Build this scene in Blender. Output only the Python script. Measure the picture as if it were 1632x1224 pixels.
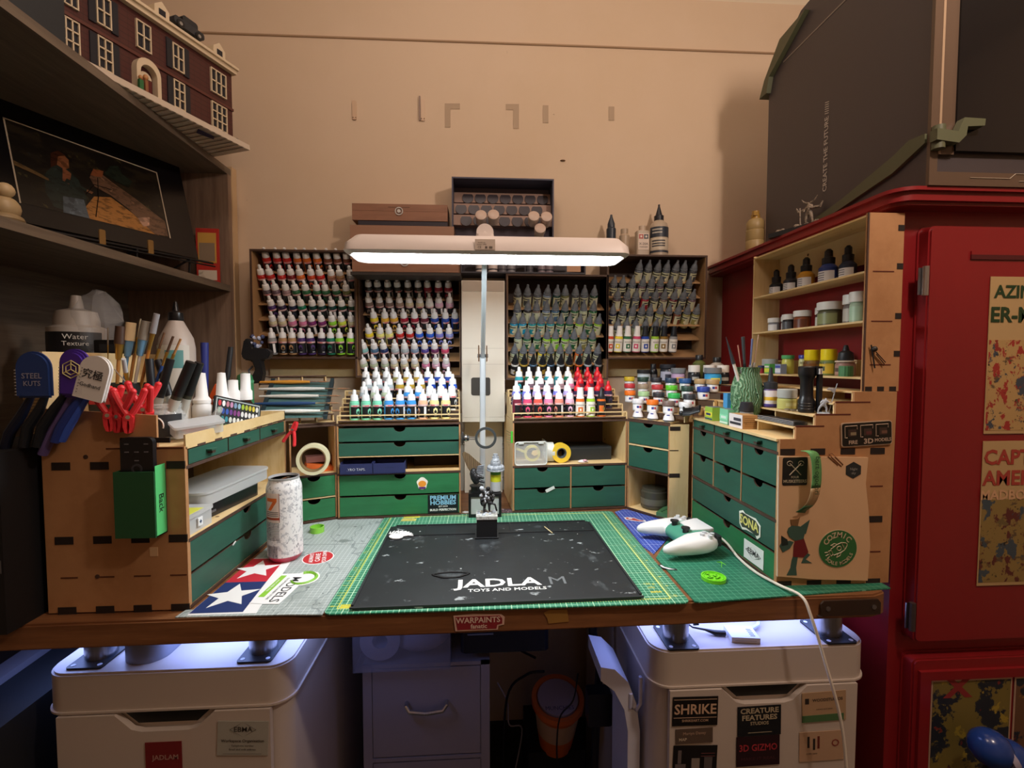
import bpy, bmesh, math, random
from math import radians as R, sin, cos, pi
from mathutils import Matrix, Vector, Euler
for o in list(bpy.data.objects): bpy.data.objects.remove(o)
S = bpy.context.scene
COL = S.collection
random.seed(7)

# ---------------------------------------------------------------- camera
FPX = 750.0
CAMZ = 1.14
cam_data = bpy.data.cameras.new('camera'); cam = bpy.data.objects.new('camera', cam_data); COL.objects.link(cam)
cam_data.sensor_width = 36; cam_data.lens = 36 * FPX / 1632; cam_data.clip_start = .02
cam.location = (0, 0, CAMZ)
cam.rotation_euler = (R(90 - 2.6), 0, R(-3.5))
S.camera = cam
_R = Euler((R(-2.6), 0, R(-3.5))).to_matrix()
def ray(x, y): return _R @ Vector(((x - 816) / FPX, 1, -(y - 612) / FPX))
def onY(x, y, Y): d = ray(x, y); return Vector((0, 0, CAMZ)) + d * (Y / d.y)
def onZ(x, y, Z): d = ray(x, y); return Vector((0, 0, CAMZ)) + d * ((Z - CAMZ) / d.z)
def onX(x, y, X): d = ray(x, y); return Vector((0, 0, CAMZ)) + d * (X / d.x)

# ---------------------------------------------------------------- world, exposure, room lights
S.view_settings.view_transform = 'Standard'; S.view_settings.look = 'None'
S.view_settings.gamma = 1; S.view_settings.use_curve_mapping = False
S.view_settings.exposure = 0.0
W = bpy.data.worlds.new('world'); S.world = W; W.use_nodes = True
W.node_tree.nodes['Background'].inputs[0].default_value = (.9, .75, .6, 1)
W.node_tree.nodes['Background'].inputs[1].default_value = .02
def light(name, typ, loc, energy, color, rot=(0, 0, 0), size=.1, size_y=None):
    l = bpy.data.lights.new(name, typ); l.energy = energy; l.color = color
    if typ == 'AREA':
        l.size = size
        if size_y: l.shape = 'RECTANGLE'; l.size_y = size_y
    else: l.shadow_soft_size = size
    o = bpy.data.objects.new(name, l); COL.objects.link(o); o.location = loc; o.rotation_euler = rot
    return o
# warm bulb high on the right, and an added unseen fill lamp that evens the wall
light('warm_bulb', 'POINT', (.715, .20, 1.95), 22, (1, .79, .66), size=.05)
light('added_ceiling_fill', 'POINT', (-.12, .50, 2.36), 9, (1, .81, .71), size=.12)
# desk lamp diffuser
LAMP = 44.0
# blue led strips under the worktop
light('led_strip_light_left', 'AREA', (-.5, .84, .704), 1.25, (.30, .42, 1), size=.5, size_y=.12)
light('led_strip_light_right', 'AREA', (.46, .84, .704), .95, (.32, .42, 1), size=.40, size_y=.12)

# ---------------------------------------------------------------- materials
MATS = {}
def s2l(c):
    return tuple(((v / 12.92) if v <= .04045 else ((v + .055) / 1.055) ** 2.4) for v in c)
def rgb(*c):
    if len(c) == 1: h = c[0]; c = (h >> 16 & 255, h >> 8 & 255, h & 255)
    return s2l([v / 255 for v in c])
def mat(name, col=(.5, .5, .5), rough=.5, metal=0, noise=.0, nscale=20, bump=0, emit=0, trans=0, alpha=1, coat=0, stretch=None, bscale=None, spec=.5):
    if name in MATS: return MATS[name]
    m = bpy.data.materials.new(name); m.use_nodes = True; MATS[name] = m
    nt = m.node_tree; N = nt.nodes; L = nt.links
    b = N['Principled BSDF']
    b.inputs['Base Color'].default_value = (*col, 1); b.inputs['Roughness'].default_value = rough
    b.inputs['Metallic'].default_value = metal; b.inputs['Specular IOR Level'].default_value = spec
    if coat: b.inputs['Coat Weight'].default_value = coat
    if trans: b.inputs['Transmission Weight'].default_value = trans; b.inputs['IOR'].default_value = 1.3
    if alpha < 1: b.inputs['Alpha'].default_value = alpha
    if emit:
        b.inputs['Emission Color'].default_value = (*col, 1); b.inputs['Emission Strength'].default_value = emit
    if noise or bump:
        tc = N.new('ShaderNodeTexCoord'); mp = N.new('ShaderNodeMapping'); L.new(tc.outputs['Object'], mp.inputs[0])
        if stretch: mp.inputs['Scale'].default_value = stretch
        nz = N.new('ShaderNodeTexNoise'); nz.inputs['Scale'].default_value = nscale; nz.inputs['Detail'].default_value = 5
        L.new(mp.outputs[0], nz.inputs['Vector'])
        if noise:
            mx = N.new('ShaderNodeMix'); mx.data_type = 'RGBA'; mx.blend_type = 'MIX'
            mx.inputs[6].default_value = (*[max(0, v * (1 - noise)) for v in col], 1)
            mx.inputs[7].default_value = (*[min(1, v * (1 + noise)) for v in col], 1)
            rp = N.new('ShaderNodeMapRange'); rp.inputs[1].default_value = .3; rp.inputs[2].default_value = .7
            L.new(nz.outputs[0], rp.inputs[0]); L.new(rp.outputs[0], mx.inputs[0]); L.new(mx.outputs[2], b.inputs['Base Color'])
        if bump:
            bp = N.new('ShaderNodeBump'); bp.inputs['Strength'].default_value = bump; bp.inputs['Distance'].default_value = .002
            L.new(nz.outputs[0], bp.inputs['Height']); L.new(bp.outputs[0], b.inputs['Normal'])
    return m
_pc = [0]
def paint(col, rough=.45, nm=None):
    k = 'paint_%02x%02x%02x_%d' % (*[int(min(1, c) * 255) for c in col], int(rough * 100))
    return mat(k, col, rough)
def P(h, rough=.45): return paint(rgb(h), rough)

def mixmask(name, base, layers, rough=.5, bump=0, coords='Object'):
    """layers: list of (kind, params, colour) painted in order over the base colour"""
    if name in MATS: return MATS[name]
    m = bpy.data.materials.new(name); m.use_nodes = True; MATS[name] = m
    nt = m.node_tree; N = nt.nodes; L = nt.links; b = N['Principled BSDF']; b.inputs['Roughness'].default_value = rough
    tc = N.new('ShaderNodeTexCoord'); sep = N.new('ShaderNodeSeparateXYZ'); L.new(tc.outputs[coords], sep.inputs[0])
    def math_(op, a, b_=None, c=None):
        n = N.new('ShaderNodeMath'); n.operation = op
        for i, v in enumerate((a, b_, c)):
            if v is None: continue
            if isinstance(v, (int, float)): n.inputs[i].default_value = v
            else: L.new(v, n.inputs[i])
        return n.outputs[0]
    cur = None
    for kind, pr, col in layers:
        if kind == 'grid':      # pitch, line width
            p, w = pr; ms = []
            for ax in (0, 1):
                f = math_('FRACT', math_('ADD', math_('DIVIDE', sep.outputs[ax], p), 100.5)); f = math_('SUBTRACT', f, .5); f = math_('ABSOLUTE', f)
                ms.append(math_('LESS_THAN', f, w / p / 2))
            k = math_('MAXIMUM', ms[0], ms[1])
        elif kind == 'stripes':  # axis, pitch, width
            ax, p, w = pr
            f = math_('ABSOLUTE', math_('SUBTRACT', math_('FRACT', math_('ADD', math_('DIVIDE', sep.outputs[ax], p), 100.5)), .5))
            k = math_('LESS_THAN', f, w / p / 2)
        elif kind == 'ticks':    # ruler ticks inside a box: axis, pitch, width, x0,x1,y0,y1
            ax, p, w, x0, x1, y0, y1 = pr
            f = math_('ABSOLUTE', math_('SUBTRACT', math_('FRACT', math_('ADD', math_('DIVIDE', sep.outputs[ax], p), 100.5)), .5))
            k = math_('LESS_THAN', f, w / p / 2)
            for a, lo, hi in ((0, x0, x1), (1, y0, y1)):
                k = math_('MULTIPLY', k, math_('GREATER_THAN', sep.outputs[a], lo)); k = math_('MULTIPLY', k, math_('LESS_THAN', sep.outputs[a], hi))
        elif kind == 'box':
            x0, x1, y0, y1 = pr; k = 1
            for a, lo, hi in ((0, x0, x1), (1, y0, y1)):
                g = math_('MULTIPLY', math_('GREATER_THAN', sep.outputs[a], lo), math_('LESS_THAN', sep.outputs[a], hi))
                k = g if k == 1 else math_('MULTIPLY', k, g)
        elif kind == 'noise':    # scale, threshold, softness, stretch
            sc, th, so, st = pr
            mp = N.new('ShaderNodeMapping'); L.new(tc.outputs[coords], mp.inputs[0]); mp.inputs['Scale'].default_value = st
            nz = N.new('ShaderNodeTexNoise'); nz.inputs['Scale'].default_value = sc; nz.inputs['Detail'].default_value = 6; nz.inputs['Roughness'].default_value = .62
            L.new(mp.outputs[0], nz.inputs[0])
            mr = N.new('ShaderNodeMapRange'); mr.inputs[1].default_value = th; mr.inputs[2].default_value = th + so; L.new(nz.outputs[0], mr.inputs[0]); k = mr.outputs[0]
        elif kind == 'wave':
            sc, dist, th, so, st = pr
            mp = N.new('ShaderNodeMapping'); L.new(tc.outputs[coords], mp.inputs[0]); mp.inputs['Scale'].default_value = st
            nz = N.new('ShaderNodeTexWave'); nz.inputs['Scale'].default_value = sc; nz.inputs['Distortion'].default_value = dist; nz.inputs['Detail'].default_value = 4
            L.new(mp.outputs[0], nz.inputs[0])
            mr = N.new('ShaderNodeMapRange'); mr.inputs[1].default_value = th; mr.inputs[2].default_value = th + so; L.new(nz.outputs['Fac'], mr.inputs[0]); k = mr.outputs[0]
        elif kind == 'cells':
            sc, th, st = pr
            mp = N.new('ShaderNodeMapping'); L.new(tc.outputs[coords], mp.inputs[0]); mp.inputs['Scale'].default_value = st
            v = N.new('ShaderNodeTexVoronoi'); v.inputs['Scale'].default_value = sc; L.new(mp.outputs[0], v.inputs[0])
            k = math_('LESS_THAN', v.outputs['Distance'], th)
        opacity = 1
        if len(col) == 4: opacity = col[3]
        mx = N.new('ShaderNodeMix'); mx.data_type = 'RGBA'
        if cur is None: mx.inputs[6].default_value = (*base, 1)
        else: L.new(cur, mx.inputs[6])
        mx.inputs[7].default_value = (*col[:3], 1)
        L.new(math_('MULTIPLY', k, opacity), mx.inputs[0]); cur = mx.outputs[2]
    if cur is None: b.inputs['Base Color'].default_value = (*base, 1)
    else: L.new(cur, b.inputs['Base Color'])
    return m

PLY = mixmask('birch_plywood', rgb(0xdfc492), [('noise', (9, .45, .3, (1, 6, 1)), rgb(0xccab72)), ('cells', (16, .055, (1, 1, 1)), rgb(0x6b4a2a))], .6)
MDF = mixmask('brown_fibreboard', rgb(0xb4855a), [('noise', (14, .42, .35, (1, 1, 1)), rgb(0xa37349)), ('noise', (60, .5, .4, (1, 1, 1)), (*rgb(0xc29364), .5))], .65)
EDGE = mat('charred_cut_edge', rgb(0x4a3328), .7, noise=.25, nscale=30)
DARKEDGE = mat('dark_joint', rgb(0x1e120c), .8)
GREEN = mixmask('green_painted_wood', rgb(0x2a5c4c), [('noise', (8, .38, .3, (1, 1, 5)), rgb(0x245244)), ('noise', (40, .70, .03, (1, 1, 1)), (*rgb(0x6f9a86), .6))], .5)
BRIGHTGREEN = mixmask('bright_green_painted_wood', rgb(0x2c7a4c), [('noise', (8, .38, .3, (1, 1, 5)), rgb(0x256b41)), ('noise', (40, .70, .03, (1, 1, 1)), (*rgb(0x6f9a86), .6))], .5)
DARKRACK = mat('dark_stained_rack_wood', rgb(0x4a3428), .6, noise=.2, nscale=12)
WHITE = P(0xeeeeee); BLACK = P(0x151517, .4); DKGREY = P(0x3a3c40); STEEL = mat('brushed_steel', rgb(0xb9bcc2), .3, 1, noise=.1, nscale=60, stretch=(8, 8, .3))
CHROME = mat('chrome', rgb(0xdddddd), .12, 1)
CLEAR = mat('clear_plastic', (.92, .94, .95), .12, alpha=.28)
FROST = mat('frosted_plastic', rgb(0xdfe3e6), .35, alpha=.62)
GLASS = mat('clear_glass', (.9, .93, .93), .06, alpha=.25)
RED = P(0xd8323c, .4)

# ---------------------------------------------------------------- mesh builder
_txt = {}
def text_geo(s, bold=0):
    k = (s, bold)
    if k in _txt: return _txt[k]
    c = bpy.data.curves.new('t', 'FONT'); c.body = s; c.align_x = 'CENTER'; c.align_y = 'CENTER'; c.size = 1; c.offset = bold; c.resolution_u = 2
    o = bpy.data.objects.new('t', c); COL.objects.link(o)
    dg = bpy.context.evaluated_depsgraph_get(); me = bpy.data.meshes.new_from_object(o.evaluated_get(dg))
    vs = [v.co.copy() for v in me.vertices]; fs = [tuple(p.vertices) for p in me.polygons]
    bpy.data.objects.remove(o); bpy.data.curves.remove(c); bpy.data.meshes.remove(me)
    _txt[k] = (vs, fs); return _txt[k]
class MB:
    def __init__(s): s.v = []; s.f = []; s.mi = []; s.mats = []; s.M = Matrix(); s.st = []
    def push(s, M): s.st.append(s.M.copy()); s.M = s.M @ M; return s
    def pop(s): s.M = s.st.pop(); return s
    def _m(s, m):
        if m not in s.mats: s.mats.append(m)
        return s.mats.index(m)
    def add(s, vs, fs, m):
        n = len(s.v); s.v += [s.M @ Vector(v) for v in vs]; k = s._m(m)
        for f in fs: s.f.append(tuple(i + n for i in f)); s.mi.append(k)
        return s
    def box(s, x0, x1, y0, y1, z0, z1, m):
        return s.add([(x0, y0, z0), (x1, y0, z0), (x1, y1, z0), (x0, y1, z0), (x0, y0, z1), (x1, y0, z1), (x1, y1, z1), (x0, y1, z1)],
                     [(0, 3, 2, 1), (4, 5, 6, 7), (0, 1, 5, 4), (1, 2, 6, 5), (2, 3, 7, 6), (3, 0, 4, 7)], m)
    def rbox(s, x0, x1, y0, y1, z0, z1, r, m, n=5, plane='xy'):
        """box with rounded corners in one plane"""
        a = {'xy': (x0, x1, y0, y1, z0, z1), 'xz': (x0, x1, z0, z1, y0, y1), 'yz': (y0, y1, z0, z1, x0, x1)}[plane]
        return s.prism(rrect(a[0], a[1], a[2], a[3], r, n), a[4], a[5], m, plane)
    def prism(s, poly, a, b, m, plane='xy', mside=None):
        n = len(poly)
        def P3(p, t):
            return {'xy': (p[0], p[1], t), 'xz': (p[0], t, p[1]), 'yz': (t, p[0], p[1])}[plane]
        vs = [P3(p, a) for p in poly] + [P3(p, b) for p in poly]
        s.add(vs, [tuple(range(n))[::-1], tuple(range(n, 2 * n))], m)
        return s.add(vs, [(i, (i + 1) % n, n + (i + 1) % n, n + i) for i in range(n)], mside or m)
    def lathe(s, prof, m, n=16, c=(0, 0, 0), sx=1, sy=1):
        vs = []; fs = []; k = len(prof)
        for r, z in prof:
            for i in range(n):
                a = 2 * pi * i / n; vs.append((c[0] + r * cos(a) * sx, c[1] + r * sin(a) * sy, c[2] + z))
        for j in range(k - 1):
            for i in range(n): fs.append((j * n + i, j * n + (i + 1) % n, (j + 1) * n + (i + 1) % n, (j + 1) * n + i))
        if prof[0][0] > 1e-6: fs.append(tuple(range(n))[::-1])
        if prof[-1][0] > 1e-6: fs.append(tuple(range((k - 1) * n, k * n)))
        return s.add(vs, fs, m)
    def cyl(s, r, z0, z1, m, n=16, c=(0, 0)): return s.lathe([(r, z0), (r, z1)], m, n, (c[0], c[1], 0))
    def tube(s, path, r, m, n=8, closed=False):
        path = [Vector(p) for p in path]; k = len(path); rr = r if isinstance(r, (list, tuple)) else [r] * k
        vs = []; fs = []; up = None
        for i, p in enumerate(path):
            if closed: t = path[(i + 1) % k] - path[i - 1]
            else: t = path[min(i + 1, k - 1)] - path[max(i - 1, 0)]
            t.normalize()
            if up is None:
                up = Vector((0, 0, 1)) if abs(t.z) < .9 else Vector((1, 0, 0))
            u = (up - t * up.dot(t))
            if u.length < 1e-4: u = Vector((1, 0, 0)) - t * t.x
            u.normalize(); w = t.cross(u); up = u
            for j in range(n):
                a = 2 * pi * j / n; vs.append(p + (u * cos(a) + w * sin(a)) * rr[i])
        for i in range(k if closed else k - 1):
            i2 = (i + 1) % k
            for j in range(n): fs.append((i * n + j, i * n + (j + 1) % n, i2 * n + (j + 1) % n, i2 * n + j))
        if not closed: fs += [tuple(range(n))[::-1], tuple(range((k - 1) * n, k * n))]
        return s.add(vs, fs, m)
    def ring(s, ro, ri, z0, z1, m, n=32, mi=None):
        vs = []; fs = []
        for r, z in ((ro, z0), (ro, z1), (ri, z1), (ri, z0)):
            for i in range(n): a = 2 * pi * i / n; vs.append((r * cos(a), r * sin(a), z))
        for j in range(4):
            q = (j + 1) % 4
            for i in range(n): fs.append((j * n + i, j * n + (i + 1) % n, q * n + (i + 1) % n, q * n + i))
        return s.add(vs, fs, m)
    def ball(s, c, r, m, n=10, sz=1, sx=1, sy=1):
        return s.lathe([(max(r * sin(pi * i / n), 1e-7 if 0 < i < n else 0), -r * cos(pi * i / n) * sz) for i in range(n + 1)], m, n * 2 if n < 9 else 16, c, sx, sy)
    def text(s, t, size, m, M=None, bold=0, sx=1):
        vs, fs = text_geo(t, bold)
        if M: s.push(M)
        s.add([(v.x * size * sx, v.y * size, 0) for v in vs], fs, m)
        if M: s.pop()
        return s
    def flat(s, poly, z, m): return s.add([(p[0], p[1], z) for p in poly], [tuple(range(len(poly)))], m)
    def mesh(s, name, smooth=35, recalc=True, bevel=0):
        me = bpy.data.meshes.new(name); me.from_pydata([tuple(v) for v in s.v], [], s.f)
        for m in s.mats: me.materials.append(m)
        me.polygons.foreach_set('material_index', s.mi)
        bm = bmesh.new(); bm.from_mesh(me)
        if recalc: bmesh.ops.recalc_face_normals(bm, faces=bm.faces)
        if bevel: 
            bmesh.ops.remove_doubles(bm, verts=bm.verts, dist=1e-6)
            bmesh.ops.bevel(bm, geom=[e for e in bm.edges if e.is_manifold and e.calc_face_angle(0) > .5], offset=bevel, segments=2, affect='EDGES', clamp_overlap=True)
        bm.to_mesh(me); bm.free()
        if smooth:
            me.polygons.foreach_set('use_smooth', [True] * len(me.polygons)); me.set_sharp_from_angle(angle=R(smooth))
        me.update(); return me
def rrect(x0, x1, y0, y1, r, n=5):
    p = []
    for cx, cy, a0 in ((x1 - r, y0 + r, -90), (x1 - r, y1 - r, 0), (x0 + r, y1 - r, 90), (x0 + r, y0 + r, 180)):
        for i in range(n + 1): a = R(a0 + 90 * i / n); p.append((cx + r * cos(a), cy + r * sin(a)))
    return p
def T(x=0, y=0, z=0, rx=0, ry=0, rz=0, s=None):
    M = Matrix.Translation((x, y, z)) @ Euler((R(rx), R(ry), R(rz))).to_matrix().to_4x4()
    if s: M = M @ Matrix.Diagonal((*(s if isinstance(s, tuple) else (s, s, s)), 1))
    return M
FRONT = lambda x, y, z, rz=0: T(x, y, z, 90, 0, rz)      # text plane facing -Y

def thing(name, label, cat, loc=(0, 0, 0), rz=0, rot=None, group=None):
    o = bpy.data.objects.new(name, None); COL.objects.link(o); o.empty_display_size = .02
    o.location = loc; o.rotation_euler = rot if rot else (0, 0, R(rz)); o['label'] = label; o['category'] = cat
    if group: o['group'] = group
    return o
def part(name, mb, parent, loc=(0, 0, 0), rot=(0, 0, 0), label=None, **k):
    me = mb if isinstance(mb, bpy.types.Mesh) else mb.mesh(name, **k)
    o = bpy.data.objects.new(name, me); COL.objects.link(o); o.location = loc; o.rotation_euler = [R(a) for a in rot]
    if parent: o.parent = parent
    if label: o['label'] = label
    return o
def solo(name, mb, label, cat, loc=(0, 0, 0), rz=0, rot=None, group=None, **k):
    o = part(name, mb, None, loc, **k); o.rotation_euler = rot if rot else (0, 0, R(rz))
    o['label'] = label; o['category'] = cat
    if group: o['group'] = group
    return o
def struct(name, mb, **k):
    o = part(name, mb, None, **k); o['kind'] = 'structure'; return o
ORD = ['first', 'second', 'third', 'fourth', 'fifth', 'sixth', 'seventh', 'eighth', 'ninth', 'tenth', 'eleventh', 'twelfth']

# ---------------------------------------------------------------- the room
WALLC = mixmask('cream_painted_wall', rgb(0xd9c2a8), [('noise', (2.2, .42, .3, (1, 1, 1)), rgb(0xd4bc9f)), ('noise', (35, .74, .02, (1, 1, 1)), (*rgb(0x8a6a4e), .5))], .75)
b = MB(); b.box(-1.9, 2.1, 1.45, 1.5, 0, 2.45, WALLC); struct('wall_back', b)
b = MB(); b.box(-1.95, -1.9, -1.6, 1.5, 0, 2.45, WALLC); struct('wall_left', b)
b = MB(); b.box(2.1, 2.15, -1.6, 1.5, 0, 2.45, WALLC); struct('wall_right', b)
b = MB(); b.box(-1.95, 2.15, -1.65, -1.6, 0, 2.45, WALLC); struct('wall_rear', b)
b = MB(); b.box(-1.95, 2.15, -1.65, 1.5, -.05, 0, mat('dark_carpet', rgb(0x3a3430), .9, noise=.3, nscale=60)); struct('floor', b)
b = MB(); b.box(-1.95, 2.15, -1.65, 1.5, 2.45, 2.5, P(0xe0d4c0, .8)); struct('ceiling', b)
b = MB(); b.tube([(-1.9, 1.449, 2.085), (-.7, 1.449, 2.088), (.3, 1.449, 2.094), (2.1, 1.449, 2.10)], .0035, P(0xa98d70, .8), 6); struct('trim_1', b)
b = MB(); b.prism([(1.45, 2.245), (1.45, 2.45), (1.33, 2.45), (1.40, 2.33)], -1.9, 2.1, P(0xe8d9bf, .6), 'yz'); struct('trim_2', b)
# ---------------------------------------------------------------- desk
DZ = .752            # top of the cutting mats
DESKW = mixmask('brown_worktop_wood', rgb(0x875b38), [('noise', (5, .35, .3, (1, 14, 14)), rgb(0x6b4328)), ('noise', (20, .6, .2, (.6, 10, 10)), (*rgb(0xae7c50), .6))], .45)
t = thing('desk', 'brown wooden worktop with a rounded right corner, spanning under all the units', 'desk', (0, 0, 0))
b = MB(); b.prism([(-1.0, .722), (.655, .735), (.682, .745), (.692, .77), (.700, 1.448), (-1.0, 1.448)], .711, .7503, DESKW); part('worktop', b, t, bevel=.003); DESK = t
b = MB(); b.prism([(0, 0), (.105, 0), (.105, .02), (.10, .026), (.005, .026), (0, .021)], -.003, 0, P(0x3a2c24, .25), 'xz')
b.cyl(.004, 0, .001, STEEL, 10); b.push(T(.012, -.003, .013, 90)); b.cyl(.004, 0, .001, STEEL, 10); b.pop(); b.push(T(.093, -.003, .013, 90)); b.cyl(.004, 0, .001, STEEL, 10); b.pop()
part('latch', b, t, (.558, .7325, .719), (0, 0, .6), label='small brown plate screwed to the front edge')
b = MB()
RS = P(0x8c2630, .5)
b.prism([(-.040, .013), (-.037, -.012), (.030, -.012), (.031, -.006), (.040, -.004), (.041, .008), (.035, .013), (-.01, .015)], -.0008, 0, P(0xd8b7a8), 'xz')
b.prism([(-.037, .011), (-.034, -.010), (.028, -.010), (.029, -.004), (.037, -.002), (.037, .006), (.033, .011)], -.0012, 0, RS, 'xz')
b.text('WARPAINTS', .0125, P(0xe6cfc2), FRONT(-.001, -.0016, .0048), .02); b.text('fanatic', .010, P(0xe6cfc2), FRONT(0, -.0016, -.005), .02)
part('sticker', b, t, (-.008, .7292, .7285), (0, 0, .5), label='dark red sticker with white lettering')
b = MB(); b.prism([(-.02, .008), (-.012, .012), (.018, .012), (.021, -.008), (-.012, -.010), (-.014, -.001)], -.0006, 0, P(0x9a7438, .5), 'xz'); part('tape_patch', b, t, (.115, .7302, .733), (0, 0, .5), label='torn piece of brown tape')

# cutting mats
def mat_solid(name, poly, z0, z1, m, label, me=None, **k):
    b = MB(); b.prism(poly, z0, z1, m); return b
YEL = rgb(0xd9d858)
GM = mixmask('green_grid_mat', rgb(0x2a7a5c), [('noise', (7, .45, .25, (1, 1, 1)), rgb(0x2f8563)), ('grid', (.0088, .0010), rgb(0x9fd3b5)), ('grid', (.044, .0013), rgb(0xc2e6c4)),
      ('noise', (60, .72, .02, (1, 1, 1)), (*rgb(0x1a3a30), .8)),
      ('box', (-.232, -.2305, .74, 1.182), YEL), ('box', (.306, .3075, .74, 1.182), YEL), ('box', (-.232, .3075, .7405, .742), YEL), ('box', (-.232, .3075, 1.180, 1.182), YEL),
      ('ticks', (1, .0088, .0009, -.237, -.2305, .74, 1.18), YEL), ('ticks', (1, .044, .0012, -.243, -.2305, .74, 1.18), YEL), ('ticks', (1, .0044, .0007, .3075, .313, .74, 1.18), YEL), ('ticks', (0, .0044, .0007, -.23, .3075, .735, .7405), YEL)], .5)
t = thing('cutting_mat', 'green gridded cutting mat in the centre of the desk under the black pad', 'cutting mat')
b = MB(); b.prism(rrect(-.248, .334, .7245, 1.196, .012), .7505, .7525, GM); part('mat_sheet', b, t)
b = MB(); YL = P(0xd7cf4a)
for i in range(0, 11):
    b.text(str(i), .009, YL, T(-.2415, .748 + .0352 * i, .7527, 0, 0, -90)); b.text(str(10 - i), .009, YL, T(.3185, .748 + .0352 * i, .7527, 0, 0, 90))
b.box(-.228, -.20, .742, .752, .7526, .7529, YL); b.text('CUTTING MAT', .0042, P(0x2a7a5c), T(-.214, .747, .7532))
b.box(-.20, -.16, 1.172, 1.186, .7526, .7529, YL)
b.text('120 g', .009, YL, T(.288, .792, .7527)); b.text('olfa', .009, YL, T(.288, .779, .7527)); b.text('aste', .012, YL, T(.291, .764, .7527), .02)
part('printed_scale', b, t)
GM2 = mixmask('dark_green_grid_mat', rgb(0x1f6a52), [('noise', (6, .4, .3, (1, 1, 1)), rgb(0x2a7a5e)), ('grid', (.011, .0006), rgb(0x6fb394)), ('noise', (22, .68, .03, (1, 1, 1)), (*rgb(0xd5dccf), .8)), ('noise', (30, .72, .03, (1, 1, 1)), (*rgb(0x9a8f3a), .7)), ('noise', (9, .68, .08, (1, 1, 1)), (*rgb(0x4a4a44), .6))], .5)
b = MB(); b.prism([(.342, .728), (.352, .725), (.699, .752), (.70, .86), (.50, 1.10), (.42, 1.02), (.342, .90)], .7505, .7527, GM2)
solo('cutting_mat', b, 'worn dark green cutting mat at the right, under the game controller cable', 'cutting mat')
BM = mixmask('blue_grid_mat', rgb(0x1d3fa8), [('grid', (.0088, .0006), rgb(0xb6c5ef)), ('grid', (.044, .001), rgb(0xd6dcf4))], .5)
b = MB(); b.prism([(.341, 1.19), (.336, .96), (.345, .92), (.425, 1.025), (.497, 1.10), (.47, 1.096), (.452, 1.106), (.38, 1.207), (.37, 1.21)], .7505, .7522, BM)
solo('cutting_mat', b, 'blue gridded cutting mat at the foot of the right corner unit', 'cutting mat')
LM = mixmask('grey_grid_mat', rgb(0x9fabab), [('grid', (.0088, .0006), rgb(0xd6dddd)), ('noise', (10, .56, .12, (1, 1, 1)), (*rgb(0x8f9a98), .8)), ('noise', (26, .655, .02, (1, 2.5, 1)), rgb(0x3c4244)), ('noise', (12, .62, .05, (1, 1, 1)), (*rgb(0x6f7a78), .8)), ('noise', (60, .70, .015, (1, 1, 1)), rgb(0x2c3234)), ('wave', (4, 24, .985, .01, (1, 1, 1)), (*rgb(0x6f7a7c), .6)), ('box', (-.6, .0, 1.009, 1.0115), rgb(0x7d8786))], .5)
b = MB(); b.prism([(-.249, .7245), (-.30, .728), (-.47, .731), (-.467, .752), (-.454, .752), (-.454, 1.128), (-.361, 1.176), (-.249, 1.172)], .7505, .7524, LM)
solo('cutting_mat', b, 'pale grey stained cutting mat at the left of the desk', 'cutting mat')

# silicone pad
PADM = mixmask('black_silicone', rgb(0x202326), [('noise', (9, .45, .3, (1, 1, 1)), rgb(0x272b2e)), ('noise', (26, .635, .04, (1, 1.6, 1)), (*rgb(0xb9c2c6), .7)), ('noise', (8, .60, .10, (1.5, 1, 1)), (*rgb(0x596064), .8)), ('noise', (90, .71, .02, (1, 1, 1)), (*rgb(0xe0e6e8), .9)), ('noise', (14, .70, .04, (2.4, 1, 1)), (*rgb(0x90999c), .6))], .5)
t = thing('work_pad', 'black silicone work pad with white lettering on the centre green mat', 'mat', (0, 0, .7526), rz=1.0)
b = MB(); b.prism(rrect(-.197, .275, .735, 1.112, .014), 0, .0025, PADM)
for x0, x1, y0, y1 in ((-.197, .275, .735, .739), (-.197, -.193, .745, 1.10), (.271, .275, .745, 1.10), (-.185, .265, 1.108, 1.112), (-.19, .27, 1.043, 1.047)): b.box(x0, x1, y0, y1, .0025, .0048, P(0x26292c, .55))
for x in (-.115, .08, .17): b.box(x, x + .0025, 1.047, 1.108, .0025, .0045, P(0x26292c, .55))
part('pad_sheet', b, t)
b = MB(); WT = P(0xf2f4f2, .5)
b.text('JADLA', .0405, WT, T(.040, .806, .0028), .025, 1.28); b.text('M', .0405, P(0x6c7276, .5), T(.144, .806, .0028), 0, 1.1)
b.text('TOYS AND MODELS', .0135, WT, T(.054, .781, .0028), .015, 1.1)
part('lettering', b, t, label='white lettering partly rubbed away')
b = MB(); rn = random.Random(3)
pts = [(-.045 + .030 * cos(a) * (1 + .2 * sin(3 * a)), .842 + .011 * sin(a), .0032) for a in [i * 2 * pi / 20 for i in range(20)]]
b.tube(pts, .0022, P(0x0d0e10, .75), 6, True); 
part('paint_spill', b, t, label='shiny dark ring of dried glue')

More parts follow.
